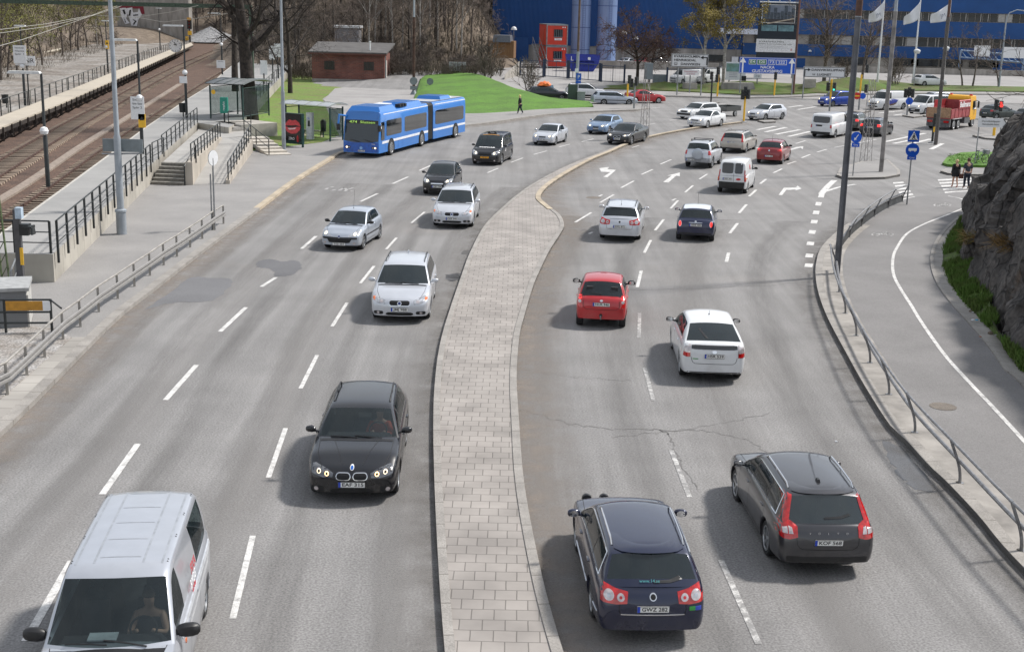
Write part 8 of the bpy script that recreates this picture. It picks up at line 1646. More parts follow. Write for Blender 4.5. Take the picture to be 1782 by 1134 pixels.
patch(D['T'],'rear_wiper',BLK,[(.02,1.075),(.30,1.085),(.44,1.13)],[(.02,1.05),(.30,1.05),(.50,1.085)],'R',D['root'],.014)
patch(D['T'],'roof_hatch',mat('roof_glass_navy',(.004,.006,.03),.1,coat=1),*rect(-.38,-.16,.02,.42),'T',D['root'],.004)if False else None
for s,x in((1,-.24),(1,-.58)):
 mb=MB();mb.lathe([(.001,-.06),(.085,-.05),(.10,0),(.09,.06),(.001,.08)],14,0,Matrix.Rotation(pi/2,3,'X'));mb.build('spot_lamp',BLK,D['root'],loc=(x,2.34,.72))
D['root'].scale=(.95,.95,.95)
patch(D['T'],'side_strip',CHR,*rect(-.80,.95,.42,.435),'W',D['root'],.012,14,1);patch(D['T'],'side_strip',CHR,*rect(-2.1,-1.75,.50,.515),'W',D['root'],.012,6,1)
D=estate_rear(1077,414,hdg((1077,414),(1110,360))+.04,'silver estate car seen from behind in the left turning lane',SILV,'XXL 872',BLK,False);antenna(D,D['rr']+.3,.2)
hd=ha((1280,867),(1336,967));A_=G(1280,867);B_=G(1336,967);S=spec('wagon',**{**BK,**dict(L=4.82,W=1.86,H=1.54,wb=2.816,fo=.95,wr=.34,paint=DGREY,lod=2,belt=(.97,1.07),hz=.79,rail=CHR,chromewin=True,rglass=GLD,tailz=.96,gt=-2.28,rr=-1.85,lean=(.10,.26),rg1=.08,rg0=.02)})
mid=(A_+B_)/2;rt=Vector((cos(hd),sin(hd),0));fw_=Vector((-sin(hd),cos(hd),0));cen=mid+rt*.80-fw_*(S['L']/2-.95-2.816/2)
D=car('estate_car','dark grey estate car with tall red corner lamps and chrome roof rails, lower right','car',(cen.x,cen.y,.004),hd,S)
for s in(1,-1):
 f=(lambda p:p)if s>0 else mirx;o=patch(D['T'],'tail_light',RED,f([(.56,.96),(.68,1.04),(.80,1.05),(.90,1.0)]),f([(.56,.78),(.70,.74),(.82,.75),(.90,.80)]),'R',D['root'],.014,10,5)
 patch(D['T'],'tail_light',RED,f([(.60,1.42),(.66,1.43),(.70,1.42)]),f([(.70,1.02),(.76,1.03),(.83,1.02)]),'R',D['root'],.012,5,10)
 if o:
  for u,l in(([(.66,.94),(.72,.96)],[(.64,.84),(.72,.84)]),([(.74,.95),(.83,.93)],[(.74,.84),(.83,.85)])):patch(D['T'],'clear_lens',CLR,f(u),f(l),'R',o,.020,thick=0)
plate(D['root'],0,hity(D,'R',0,.70),.70,'R','KOF 568',.10,lod=2)
for k,ch in enumerate('VOLVO'):text(ch,.055,CHR,D['root'],(-.34+.17*k,hity(D,'R',0,.86)-.012,.86),(pi/2-.1,0,0),'badge_letter')
sub(D,D['root'],'bumper_trim',BLK,rect(-.84,.84,.28,.42,.03),'R',off=.006,n=14);seams(D['T'],D['root'],[('R',[(-.58,.78),(-.56,.62),(-.48,.56),(.48,.56),(.56,.62),(.58,.78)])],DRK,.012);D['root'].scale=(.95,.95,.95);roofthing(D,'roof_aerial',BLK,D['rr']+.42,.06,.16,.06);sub(D,D['root'],'spoiler',DGREY,rect(-.58,.58,1.455,1.50,.01),'R',off=.05,n=10);patch(D['T'],'rear_wiper',BLK,[(-.05,1.10),(.25,1.11),(.42,1.15)],[(-.05,1.075),(.25,1.08),(.45,1.12)],'R',D['root'],.014)
hd=ha((1172,606),(1187,653));A_=G(1172,606);B_=G(1187,653);S=spec('hatch',**{**BK,**dict(L=4.45,W=1.725,H=1.49,wb=2.70,fo=.90,wr=.31,paint=WHITP,lod=2,belt=(.93,1.10),hz=.72,mir=BLK,rr=-1.05,gt=-1.98,yA=1.05,rf=.30,tailz=1.04,lean=(.12,.14),rg1=.08,rg0=.08,zrr=1.40,style='alloy',glass=GLS,pillar='b',wroof=.70,yDb=-1.42,yDt=-1.0)})
mid=(A_+B_)/2;rt=Vector((cos(hd),sin(hd),0));fw_=Vector((-sin(hd),cos(hd),0));cen=mid+rt*.74-fw_*(S['L']/2-.90-2.70/2)
D=car('hatchback','white wedge-shaped hatchback with black spoiler window and split tail lamps','car',(cen.x,cen.y,.004),hd,S)
for s in(1,-1):
 f=(lambda p:p)if s>0 else mirx;o=patch(D['T'],'tail_light',CLR,f([(.62,1.04),(.72,1.05),(.82,1.0)]),f([(.62,.72),(.72,.71),(.85,.74)]),'R',D['root'],.012,6,6);patch(D['T'],'red_lens',RED,f([(.63,.83),(.72,.83),(.835,.85)]),f([(.63,.73),(.72,.72),(.845,.75)]),'R',o,.018,6,3,thick=0)
sub(D,D['root'],'spoiler_glass',GLD if False else mat('smoked_panel',(.010,.011,.012),.08,coat=1),rect(-.60,.60,.93,1.035,.01),'R',off=.012,n=12);plate(D['root'],0,hity(D,'R',0,.76),.76,'R','HSR 539',.10,lod=2);o=sub(D,D['root'],'badge',CHR,ell(0,.875,.065,.045),'R',off=.016);sub(D,D['root'],'lower_skirt',BLK,rect(-.80,.80,.24,.33,.02),'R',off=.006,n=14);seams(D['T'],D['root'],[('R',[(-.60,.72),(-.58,.60),(-.5,.55),(.5,.55),(.58,.60),(.60,.72)])],DRK,.012);antenna(D,D['rr']+.55,.12);patch(D['T'],'eco_badge',MATS['sticker_green'],*rect(-.56,-.42,.67,.69),'R',D['root'],.012);patch(D['T'],'rear_wiper',BLK,[(-.38,1.30),(-.33,1.32)],[(-.20,1.14),(-.14,1.14)],'R',D['root'],.016)
PRID=D
D=put_car('hatchback','small bright red hatchback with tow ball driving away beside the kerb island','hatch',1045,561,hdg((1047,560),(1054,470))-.02,'R',L=3.535,W=1.595,H=1.48,wb=2.37,fo=.72,wr=.275,paint=REDP,lod=2,belt=(.94,1.02),hz=.78,mir=BLK,mirs=1.15,tailz=.93,gt=-1.60,rr=-1.22,lean=(.1,.20),style='cap',rg1=.05,rg0=.05)
for s in(1,-1):
 f=(lambda p:p)if s>0 else mirx;o=patch(D['T'],'tail_light',RED,f([(.60,1.01),(.68,1.02),(.75,1.0)]),f([(.56,.66),(.66,.64),(.76,.68)]),'R',D['root'],.014,6,8)
 if o:
  for z,r,m in((.94,.055,BRK),(.83,.05,CLR),(.72,.055,RED)):u,l=ell(.665,z,r,r);patch(D['T'],'round_lens',m,f(u),f(l),'R',o,.02,thick=0)
plate(D['root'],0,hity(D,'R',0,.76),.76,'R','NUR 946',.10,lod=2);o=sub(D,D['root'],'badge',CHR,ell(0,.87,.05,.03),'R',off=.016);seams(D['T'],D['root'],[('R',[(-.54,.98),(-.56,.68),(-.48,.60),(.48,.60),(.56,.68),(.54,.98)])],DRK,.012);patch(D['T'],'rear_wiper',BLK,[(-.35,1.08),(.0,1.05)],[(-.35,1.06),(.0,1.025)],'R',D['root'],.016);patch(D['T'],'roof_stripe',mat('roof_dark_red',(.26,.01,.012),.3),[(-.13,.28),(.13,.28)],[(-.09,-.45),(.09,-.45)],'T',D['root'],.004);mb=MB();mb.tube([(0,-1.70,.34),(0,-1.86,.32),(0,-1.88,.38)],.022,6);mb.lathe([(.001,-.03),(.03,0),(.001,.03)],10,c=(0,-1.88,.41));mb.build('tow_ball',GALV,D['root']);patch(D['T'],'tow_cover',BLK,*ell(0,.42,.05,.06),'R',D['root'],.012)
WRF=paint('white_roof',(.62,.66,.70),0,.3)
D=put_car('hatchback','small dark blue hatchback with pale roof and round mirrors','hatch',1209,413,hdg((1209,413),(1232,358))+.02,'R',L=3.63,W=1.69,H=1.41,wb=2.467,fo=.62,wr=.30,paint=DBLU if False else paint('deep_blue',(.010,.016,.055),.3,.28),lod=2,belt=(.93,.98),hz=.82,tailz=.90,gt=-1.62,rr=-1.20,wroof=.72,yB=.0,doors=[.66,-.5],lean=(.08,.20),taper=(.08,.08))
patch(D['T'],'roof_panel',WRF,*rect(-.56,.56,D['rr']+.02,D['rf']-.04,.05),'T',D['root'],.008,12,10,thick=.01)
for s in(1,-1):
 f=(lambda p:p)if s>0 else mirx;u,l=ell(.66,.76,.07,.13);o=patch(D['T'],'tail_light',CHR,f(u),f(l),'R',D['root'],.010);u,l=ell(.66,.76,.055,.115);patch(D['T'],'red_lens',BRK,f(u),f(l),'R',o,.016,thick=0)
plate(D['root'],0,hity(D,'R',0,.72),.72,'R','XDE 405',.10,lod=2);sub(D,D['root'],'chrome_handle',CHR,rect(-.30,.30,.81,.835,.01),'R',off=.03);sub(D,D['root'],'badge',CHR,ell(0,.87,.05,.03),'R',off=.014);sub(D,D['root'],'bumper_trim',BLK,rect(-.78,.78,.26,.38,.03),'R',off=.006,n=12);antenna(D,D['rf']-.2,.5,.25)
D=put_car('small_van','small white high-roofed van with black rear bumper and two rear windows','van',1272,331,hdg((1272,331),(1305,285))-.06,'R','van',L=4.0,W=1.66,H=1.82,wb=2.6,fo=.75,wr=.29,paint=WHITP,lod=1,belt=(1.05,1.05),hz=.90,mir=BLK,wroof=.80,noback=True,yA=1.0,rf=.35,style='cap',tailz=1.0,gt=-1.97,rr=-1.86,noseround=.10,lean=(.12,.02),rcrown=.06,van1='p',van2='p')
for x0,x1 in((-.56,.06),(.14,.56)):patch(D['T'],'rear_window',mat('black_glass',(.010,.012,.013),.05,coat=1),*rect(x0,x1,1.10,1.66,.08),'R',D['root'],.010)
lamp(D,[(.64,1.28),(.73,1.28),(.78,1.24)],[(.68,.68),(.76,.68),(.82,.70)],'R',RED,[('amber_lens',AMB,([(.70,.86),(.80,.86)],[(.70,.80),(.80,.80)]),.018)],'tail_light',.012,5,8);sub(D,D['root'],'rear_bumper',BLK,rect(-.80,.80,.30,.64,.03),'R',off=.03,n=12);plate(D['root'],-.22,hity(D,'R',-.2,.80),.80,'R','TPK 391',.03,lod=1);patch(D['T'],'red_emblem',MATS['red_ink'],*ell(.36,.80,.13,.06),'R',D['root'],.010);patch(D['T'],'red_emblem',MATS['red_ink'],*ell(-.55,1.35,.14,.14),'E',D['root'],.010);seams(D['T'],D['root'],[('R',[(.10,.66),(.10,1.72)])],DRK,.014)
D=put_car('offroad_car','silver off-road car with covered spare wheel on its tail and black roof bars','wagon',1212,288,hdg((1212,288),(1252,254))-.10,'R',L=4.1,W=1.74,H=1.68,wb=2.49,fo=.78,wr=.35,paint=SILV,lod=1,belt=(1.05,1.13),hz=.95,mir=BLK,gt=-1.95,rr=-1.60,tailz=1.10,zs=.30,wroof=.74,lowmat=mat('cladding_grey',(.30,.31,.33),.5),low=5)
lamp(D,[(.66,1.12),(.80,1.12)],[(.68,.86),(.84,.86)],'R',RED,(),'tail_light',.012);sub(D,D['root'],'rear_bumper',mat('cladding_grey',(.30,.31,.33),.5),rect(-.82,.82,.46,.62,.02),'R',off=.03,n=12)
M_=Matrix.Rotation(pi/2,3,'X');mb=MB();mb.lathe([(.34,-.10),(.365,0),(.36,.10),(.30,.16),(.27,.165),(.001,.17)],28,0,M_);mb.build('spare_wheel_cover',SILV2,D['root'],loc=(.06,hity(D,'R',0,.95)-.10,.92));plate(D['root'],-.42,hity(D,'R',-.4,.55)-.03,.54,'R','ZAT 164',.03,lod=1)
for y in(D['rf']-.45,D['rr']+.45):h=hit(D['T'],'T',0,y)[0];mb=MB();mb.box((0,y,h.z+.06),(1.28,.07,.035));mb.box((-.58,y,h.z+.0),(.05,.09,.12));mb.box((.58,y,h.z+.0),(.05,.09,.12));mb.build('roof_bar',BLK,D['root'])
D=put_car('estate_car','beige estate car with tall red lamps seen from behind and to its right','wagon',1272,262,hdg((1272,262),(1312,236))-.10,'R',L=4.71,W=1.80,H=1.49,wb=2.755,fo=.95,wr=.32,paint=BEIG,lod=1,belt=(.95,1.02),hz=.80,rail=BLK,tailz=.96,gt=-2.25,rr=-1.85)
lamp(D,[(.60,1.38),(.66,1.38)],[(.68,.80),(.82,.80)],'R',RED,(),'tail_light',.014,4,10);plate(D['root'],0,hity(D,'R',0,.78),.78,'R','SYE 352',.1,lod=1);sub(D,D['root'],'bumper_trim',BLK,rect(-.80,.80,.30,.40,.02),'R',off=.006,n=12);roofthing(D,'tow_fin',BLK,D['rr']+.4,.04,.1,.05)
D=put_car('hatchback','dark red five-door hatchback turning right beyond the white small van','hatch',1337,281,hdg((1337,281),(1375,252))-.04,'R',L=4.2,W=1.75,H=1.51,wb=2.61,fo=.86,wr=.31,paint=DRED,lod=1,belt=(.95,1.03),hz=.80,mir=BLK,tailz=.98,gt=-1.82,rr=-1.30)
lamp(D,[(.50,1.0),(.70,1.03),(.82,1.0)],[(.56,.82),(.72,.80),(.85,.82)],'R',RED,[('brake_lens',BRK,ell(.72,.96,.06,.05),.018)],'tail_light',.012);sub(D,D['root'],'badge',CHR,ell(0,.90,.05,.055),'R',off=.016);plate(D['root'],0,hity(D,'R',0,.55),.55,'R','PGA 268',.02,lod=1);antenna(D,D['rr']+.3,.3)
D=put_car('panel_van','white panel van seen from behind with black bumper and dark rear window','van',1427,236,hdg((1427,236),(1466,214))-.20,'R','van',L=4.9,W=1.90,H=1.94,wb=3.0,fo=.89,wr=.33,paint=WHITP,lod=1,belt=(1.12,1.14),hz=.95,mir=BLK,wroof=.85,noback=True,lean=(.12,.03),tailz=1.08,gt=-2.42,rr=-2.30)
patch(D['T'],'rear_window',MATS['black_glass'],*rect(-.68,.68,1.20,1.70,.06),'R',D['root'],.010);lamp(D,[(.74,1.06),(.86,1.06)],[(.74,.80),(.86,.80)],'R',RED,(),'tail_light',.012);sub(D,D['root'],'rear_bumper',BLK,rect(-.90,.90,.30,.50,.03),'R',off=.02,n=12);plate(D['root'],-.15,hity(D,'R',0,.98),.98,'R','UAN 530',.03,lod=1,col=BLK);
D=put_car('estate_car','dark green-black estate with silver rails just ahead of the white panel van','wagon',1475,224,hdg((1472,222),(1520,200))-.12,'R',L=4.5,W=1.78,H=1.48,wb=2.65,fo=.9,wr=.31,paint=GRYP,lod=1,belt=(.95,1.03),hz=.8,rail=CHR);lamp(D,[(.58,1.02),(.84,1.02)],[(.60,.84),(.86,.84)],'R',BRK,(),'tail_light',.012);plate(D['root'],0,hity(D,'R',0,.80),.80,'R','MKO 746',.1,lod=1)
D=put_car('estate_car','near-black estate with lit brake lamps between the two tall right lamp posts','wagon',1512,234,hdg((1507,233),(1555,212))-.12,'R',L=4.4,W=1.78,H=1.46,wb=2.62,fo=.9,wr=.31,paint=DBLU,lod=1,belt=(.95,1.03),hz=.8,rail=CHR);lamp(D,[(.58,1.02),(.84,1.02)],[(.60,.82),(.86,.82)],'R',BRK,(),'tail_light',.012);plate(D['root'],0,hity(D,'R',0,.78),.78,'R','RHB 215',.1,lod=1)
D=put_car('hatchback','dark green hatchback with red lamps leaving behind the red and yellow truck','hatch',1713,205,-1.05,'R',L=4.1,W=1.7,H=1.45,wb=2.5,fo=.85,wr=.30,paint=paint('dark_green',(.012,.026,.026),.3,.3),lod=1,belt=(.95,1.03),hz=.78);lamp(D,[(.55,1.0),(.80,1.0)],[(.58,.84),(.83,.84)],'R',RED,(),'tail_light',.012);plate(D['root'],0,hity(D,'R',0,.66),.66,'R','LDX 803',.1,lod=1)
D=put_car('hatchback','grey car mostly hidden behind the top edge of the rock','hatch',1772,212,-1.1,'R',L=4.2,W=1.75,H=1.48,wb=2.6,fo=.85,wr=.31,paint=DGREY,lod=0,belt=(.95,1.03),hz=.78)
D=put_car('people_carrier','bright blue people carrier crossing behind the green traffic light','hatch',1430,182,pi-1.0,'F',L=4.2,W=1.75,H=1.65,wb=2.6,fo=.82,wr=.31,paint=BLUP,lod=1,belt=(1.0,1.06),hz=.88,gt=-1.95,rr=-1.6,yA=.98,rf=.2);front_generic(D,.74,(.40,.80),.18,(.30,.68,.10),(.5,.35,.1),.5,'KGE 937')
D=put_car('patterned_van','white van with dark blue and brown swoosh on its side and roof light bar','van',1518,188,pi-.95,'F','van',L=4.9,W=1.90,H=1.95,wb=3.0,fo=.9,wr=.33,paint=WHITP,lod=1,belt=(1.12,1.15),hz=.98,wroof=.85,mir=BLK);front_generic(D,.78,(.42,.84),.2,(.5,.66,.14),(.6,.38,.14),.5,'NBW 452');patch(D['T'],'blue_swoosh',mat('swoosh_blue',(.015,.03,.25),.4),[(-.55,1.05),(.35,1.15),(1.35,.95)],[(-.25,.80),(.25,.70),(1.30,.55)],'W',D['root'],.012,10,4);patch(D['T'],'brown_swoosh',mat('swoosh_brown',(.10,.05,.03),.4),[(-.2,.78),(.2,.69),(1.0,.62)],[(-.2,.68),(.3,.50),(.8,.45)],'W',D['root'],.012,8,3);o=roofthing(D,'light_bar',WHT,D['rf']-.25,1.2,.3,.12);roofthing(D,'amber_beacon',AMB,D['rf']-.6,.15,.15,.15,.5)
D=put_car('minibus','white minibus with dark side windows half hidden by the red truck','van',1588,196,pi-.95,'F','van',L=4.9,W=1.9,H=1.97,wb=3.1,fo=.9,wr=.33,paint=WHITP,lod=1,belt=(1.12,1.15),hz=.98,wroof=.85,van1='gb',van2='gd',mir=BLK);front_generic(D,.80,(.46,.84),.2,(.42,.70,.05),(.5,.42,.08),.48,'SJN 186');sub(D,D['root'],'front_bumper',BLK,rect(-.9,.9,.30,.60,.03),'F',off=.014,n=12)
for px,py,hd_,pm,lab in((1672,178,-1.25,SILV,'silver estate car crossing behind the minibus roof'),(1668,187,-1.25,WHITP,'white car almost hidden behind the truck cab')):put_car('estate_car',lab,'wagon',px,py,hd_,'F',L=4.6,W=1.78,H=1.46,wb=2.7,fo=.9,wr=.31,paint=pm,lod=0,belt=(.95,1.0),hz=.8)
D=put_car('saloon_car','bright red saloon waiting on the side road, front right of the silver estate','sedan',1156,176,-1.35,'F',L=4.4,W=1.7,H=1.42,wb=2.6,fo=.9,wr=.30,paint=REDP,lod=1,belt=(.92,.97),hz=.76,style='cap');front_generic(D,.64,(.4,.76),.13,(.3,.64,.08),(.5,.32,.08),.45,'OCL 519')
D=put_car('estate_car','silver boxy estate with dark side strip waiting on the side road','wagon',1107,180,-1.42,'F',L=4.72,W=1.76,H=1.44,wb=2.66,fo=.95,wr=.31,paint=SILV2,lod=1,belt=(.92,.97),hz=.78,noseround=.08,taper=(.06,.04),bow=(.06,.03),wroof=.76);front_generic(D,.66,(.4,.8),.15,(.34,.66,.14),(.5,.34,.1),.46,'CUH 274');seams(D['T'],D['root'],[('E',[(-2.2,.55),(2.0,.52)]),('W',[(-2.2,.55),(2.0,.52)])],BLK,.08,'side_strip')
D=put_car('crossover_car','white crossover car with roof rails behind the boxy silver estate','wagon',1056,168,-1.50,'F',L=4.65,W=1.89,H=1.70,wb=2.77,fo=.9,wr=.36,paint=WHITP,lod=1,belt=(1.05,1.12),hz=.92,rail=BLK,low=4,zs=.28);front_generic(D,.74,(.42,.84),.18,(.34,.70,.16),(.5,.36,.1),.5,'EJP 650')
D=put_car('estate_car','dark car with orange bundle on its roof beyond the grass mound','wagon',990,171,-1.45,'F',L=4.6,W=1.74,H=1.45,wb=2.65,fo=.9,wr=.31,paint=DBLU,lod=1,belt=(.93,.98),hz=.78);front_generic(D,.66,(.4,.8),.14,(.3,.64,.1),(.5,.34,.1),.46,'',fog=False);DKD=D
M0=D['root'];ob=MB();rws=[]
for i in range(9):
 a=i/8;rws.append([Vector(((.62+.1*sin(3*k+i))*sin(pi*a)**.5*cos(2*pi*k/12),(.85*(2*a-1)),max(0,.42*sin(pi*a)**.6*(sin(2*pi*k/12)+.2)+.05*sin(5*k+3*i))))for k in range(12)])
ob.grid(rws,closed=True);hz_=hit(D['T'],'T',0,-.5)[0];R_=Matrix.Rotation(-1.45,3,'Z');wp=Vector(M0 .location)+R_@(hz_+Vector((0,.1,.02)));tag(ob.build('roof_bundle',mat('orange_tarp',(.75,.16,.03),.6,var=.15,scale=3,bump=1,bscale=6),loc=wp,rz=-1.45),'crumpled orange tarpaulin bundle on the roof of the dark car','bundle')
bg=G(948,174);rr_=thing('hand_cart','blue and white loaded cart standing in front of the dark car with the bundle','cart',bg,.2);mb=MB();mb.box((0,0,.75),(1.7,.9,1.0),taper=.85);mb.build('blue_load',mat('blue_tarp',(.02,.10,.38),.6,var=.3,scale=3),rr_,smooth=False);mb=MB();mb.box((.5,-.1,1.35),(.8,.6,.5),taper=.8);mb.build('pale_sack',mat('pale_blue_sack',(.30,.42,.55),.7),rr_,smooth=False);mb=MB();mb.box((.1,-.5,.7),(.45,.05,.35));mb.build('white_board',SIGNW,rr_,smooth=False);[link('rim',rm,link('wheel',wm,rr_,(sx*.6,-.3,.25),-pi/2))for sx in(-1,1)]
for px,py,hd_,pm,nm,kind,lab in((1149,119,-1.0,DGREY,'saloon_car','sedan','dark grey saloon parked below the silos, right of the reddish tree'),(1122,119,-.6,DRED,'saloon_car','sedan','dark red car parked behind the reddish bare tree'),(1092,119,-.5,SILV,'saloon_car','sedan','pale car parked in the shade left of the reddish tree'),(1620,151,1.35,WHITP,'hatchback','hatch','white hatchback parked on the far side of the grass bank')):
 S=spec(kind,**{**BK,**dict(L=4.4,W=1.75,H=1.45,wb=2.6,fo=.9,wr=.31,paint=pm,lod=0,belt=(.93,1.0),hz=.78)});g=G(px,py);car(nm,lab,'car',(g.x,g.y+.8,zg(g.x,g.y)+.03),hd_ if kind=='sedan' else-1.25,S)
for px,py,hd_,lab in((1196,148,pi-.9,'white van parked behind the three-name direction sign'),(1232,146,pi-.8,'second white van, right of the first, behind the three-name direction sign')):
 S=spec('van',**{**BK,**dict(L=4.5,W=1.8,H=1.85,wb=2.8,fo=.85,wr=.32,paint=WHITP,lod=0,belt=(1.1,1.12),hz=.95,wroof=.84)});g=G(px,py);D=car('parked_van',lab,'van',(g.x,g.y+1.5,zg(g.x,g.y)+.03),hd_,S);front_generic(D,.78,(.42,.8),.18,(.4,.72,.1),(.5,.4,.1),.5,'',fog=False)
TRK=thing('tipper_truck','red tipper truck with yellow cab and white lettering on its red side board','truck',(0,0,0));a,b=G(1660,223),G(1682,219);hd=-.66;g=G(1630,226);TRK.location=(g.x+sin(.66)*3.6,g.y+cos(.66)*3.6,.004);TRK.scale=(.9,.9,.9);TRK.rotation_euler=(0,0,hd)
TR=mat('truck_red',(.30,.025,.03),.5,var=.15,scale=1.5);TRL=mat('truck_red_worn',(.33,.06,.065),.6,var=.2,scale=2);TY=mat('truck_yellow',(.78,.40,.015),.4,var=.05);CH=mat('chassis_grey',(.12,.12,.125),.6,var=.25)
L_=7.4
mb=MB();mb.box((0,-.6,.85),(.9,6.4,.28));mb.box((0,-3.7,.75),(2.3,.25,.9));mb.box((.95,.9,.75),(.5,1.6,.55));mb.box((-.95,.9,.75),(.5,1.6,.55));mb.build('chassis',CH,TRK,smooth=False)
mb=MB();mb.box((0,-1.3,1.15),(2.35,5.2,.14));[mb.box((s*1.17,-1.3,1.60),(.08,5.2,.85))for s in(-1,1)];mb.box((0,1.26,1.9),(2.4,.10,1.6));[mb.box((s*1.215,-3.8+1.02*k,1.6),(.06,.12,.8))for s in(-1,1)for k in range(6)];mb.build('tipper_body',TRL,TRK,smooth=False)
mb=MB();mb.box((0,-3.9,1.65),(2.36,.10,.95));mb.build('tailboard',mat('tailboard_tan',(.36,.22,.13),.7,var=.2),TRK,smooth=False)
bd=MB();bd.box((1.24,-.35,2.35),(.05,3.2,.75));bd.box((-1.24,-.35,2.35),(.05,3.2,.75));bd=bd.build('side_board',TR,TRK,smooth=False);text('Bellmans',.75,WHT,bd,(1.275,-.3,2.36),(pi/2,0,pi/2),bold=.02,width=2.9);mb=MB();mb.tube([(1.2,-1.9,2.75),(1.2,1.3,2.75)],.05,5);mb.build('board_rail',mat('rail_pink',(.7,.25,.25),.5),TRK)
cabm=MB();z0=.7;prof_=[(1.45,z0),(3.35,z0),(3.45,1.2),(3.38,1.75),(3.10,2.95),(2.9,3.1),(1.6,3.1),(1.45,2.9)]
n=len(prof_);vs=[Vector((s*1.2*(1 if z<2 else .96),y,z))for s in(-1,1)for y,z in prof_];cabm.add(vs,[tuple(range(n)),tuple(range(2*n-1,n-1,-1))]+[(i,n+i,n+(i+1)%n,(i+1)%n)for i in range(n)]);c_=cabm.build('cab',TY,TRK,smooth=False);bmm=bmesh.new();bmm.from_mesh(c_.data);bmesh.ops.recalc_face_normals(bmm,faces=bmm.faces);bmm.to_mesh(c_.data);bmm.free();bv=c_.modifiers.new('b','BEVEL');bv.width=.06;bv.segments=2
BG=MATS['black_glass']
for s in(1,-1):mb=MB();mb.add([(s*1.212,2.2,1.75),(s*1.212,3.2,1.75),(s*1.175,3.02,2.6),(s*1.175,2.2,2.6)],[(0,1,2,3)if s>0 else(3,2,1,0)]);mb.build('side_window',BG,TRK,smooth=False);mb=MB();mb.box((s*1.42,3.15,2.2),(.14,.22,.65));mb.tube([(s*1.15,3.1,2.6),(s*1.42,3.15,2.55)],.025,5);mb.build('wing_mirror',BLK,TRK);mb=MB();mb.box((s*1.0,1.9,3.17),(.25,.25,.16));mb.build('beacon',mat('beacon_red',(.6,.03,.02),.3),TRK,smooth=False);mb=MB();mb.box((s*.8,-3.88,.8),(.5,.06,.2));mb.build('tail_light',RED,TRK,smooth=False);mb=MB();mb.box((s*1.1,-2.0,1.05),(.35,2.4,.05));mb.build('mudguard',mat('mudguard_white',(.5,.5,.5),.5),TRK,smooth=False)
mb=MB();mb.add([(-1.05,3.395,1.78),(1.05,3.395,1.78),(1.0,3.15,2.80),(-1.0,3.15,2.80)],[(3,2,1,0)]);mb.build('windscreen',BG,TRK,smooth=False)
wm2,rm2=wheel_mesh(.50,.30,8,20,'cap')
for y in(2.55,-1.5,-2.75):
 for s in(1,-1):link('rim',rm2,link('wheel',wm2,TRK,(s*1.05,y,.5),0 if s>0 else pi))
BUSB=mat('bus_blue',(.010,.16,.52),.35,0,.6,var=.04,scale=.6);BUSD=mat('bus_blue_front',(.009,.10,.46),.35,0,.6);BWH=mat('bus_white_stripe',(.72,.74,.78),.4);BGL=mat('bus_glass',(.012,.014,.015),.04,coat=1,var=.5,scale=.7);BEL=mat('bellows_grey',(.085,.085,.08),.8,var=.1)
b_f,b_r=G(680,270),G(733,255);b_3=G(792,240);bh=hdg((733,255),(680,270));bh2=hdg((792,240),(733,255))
bus=thing('articulated_bus','long blue articulated bus with white stripe pulled in at the bus stop','bus');f2=Vector((-sin(bh),cos(bh),0));rt=Vector((cos(bh),sin(bh),0));wbx=(b_f-b_r).length
fa=b_f+rt*1.22;fa.z=.004;bus.location=fa;bus.rotation_euler=(0,0,bh)
BW,BH=2.5,2.92;zs_=.30;nose=2.35;tail1=-(wbx+1.35)
def bus_section(par,y0,y1,front):
 ringp=[(-.5*BW,zs_),(-.5*BW,1.0),(-.5*BW,2.2),(-.485*BW,BH-.18),(-.44*BW,BH-.04),(-.30*BW,BH),(.30*BW,BH),(.44*BW,BH-.04),(.485*BW,BH-.18),(.5*BW,2.2),(.5*BW,1.0),(.5*BW,zs_)]
 ys=[y0,(y0+y1)/2,y1-.6,y1-.25,y1-.08,y1]if front else[y0,y0+.15,(y0+y1)/2,y1];rows=[]
 for y in ys:
  row=[]
  for x,z in ringp:
   dy=0;sx=1
   if front and y>y1-.7:
    u=(y-(y1-.7))/.7;dy=-.55*max(0,(z-1.0)/2)**2*u-.22*(abs(x)/(BW/2))**3*u;sx=1-.03*u
   row.append(Vector((x*sx,y+dy,z)))
  rows.append(row)
 mb=MB();mb.grid(rows);nr=len(ringp);mb.f+=[tuple(range(nr)),tuple(range((len(ys)-1)*nr,len(ys)*nr))[::-1]];mb.m+=[0,0];mb.f+=[(0,nr-1,(len(ys)-1)*nr+nr-1,(len(ys)-1)*nr)];mb.m+=[0]
 o=mb.build('body' if front else 'rear_body',BUSB,par,ang=35);bmm=bmesh.new();bmm.from_mesh(o.data);bmesh.ops.recalc_face_normals(bmm,faces=bmm.faces);bmm.to_mesh(o.data);bmm.free();T=BVHTree.FromPolygons([v.co for v in o.data.vertices],[tuple(p.vertices)for p in o.data.polygons]);return o,T
o1,T1=bus_section(bus,tail1,nose,True)
patch(T1,'windscreen',glassmat('bus_screen',(.4,.45,.45),.25),[(-1.14,2.32),(-.5,2.36),(.5,2.36),(1.14,2.32)],[(-1.16,1.05),(-.5,.95),(.5,.95),(1.16,1.05)],'F',bus,.012,16,8);patch(T1,'destination_band',mat('band_black',(.012,.014,.012),.2),*rect(-1.12,1.12,2.12,2.34),'F',bus,.02,14,3)
patch(T1,'front_panel',BUSD,*rect(-1.19,1.19,.34,.98,.04),'F',bus,.008,16,4);DY=mat('destination_amber',(.35,.55,.10),.5,emit=(.35,.6,.12),estr=.5);hh_=hit(T1,'F',0,2.22)[0].y;text('474  Slussen',.22,DY,bus,(0,hh_+.04,2.22),(pi/2-.30,0,pi),'destination_lettering',width=1.75)
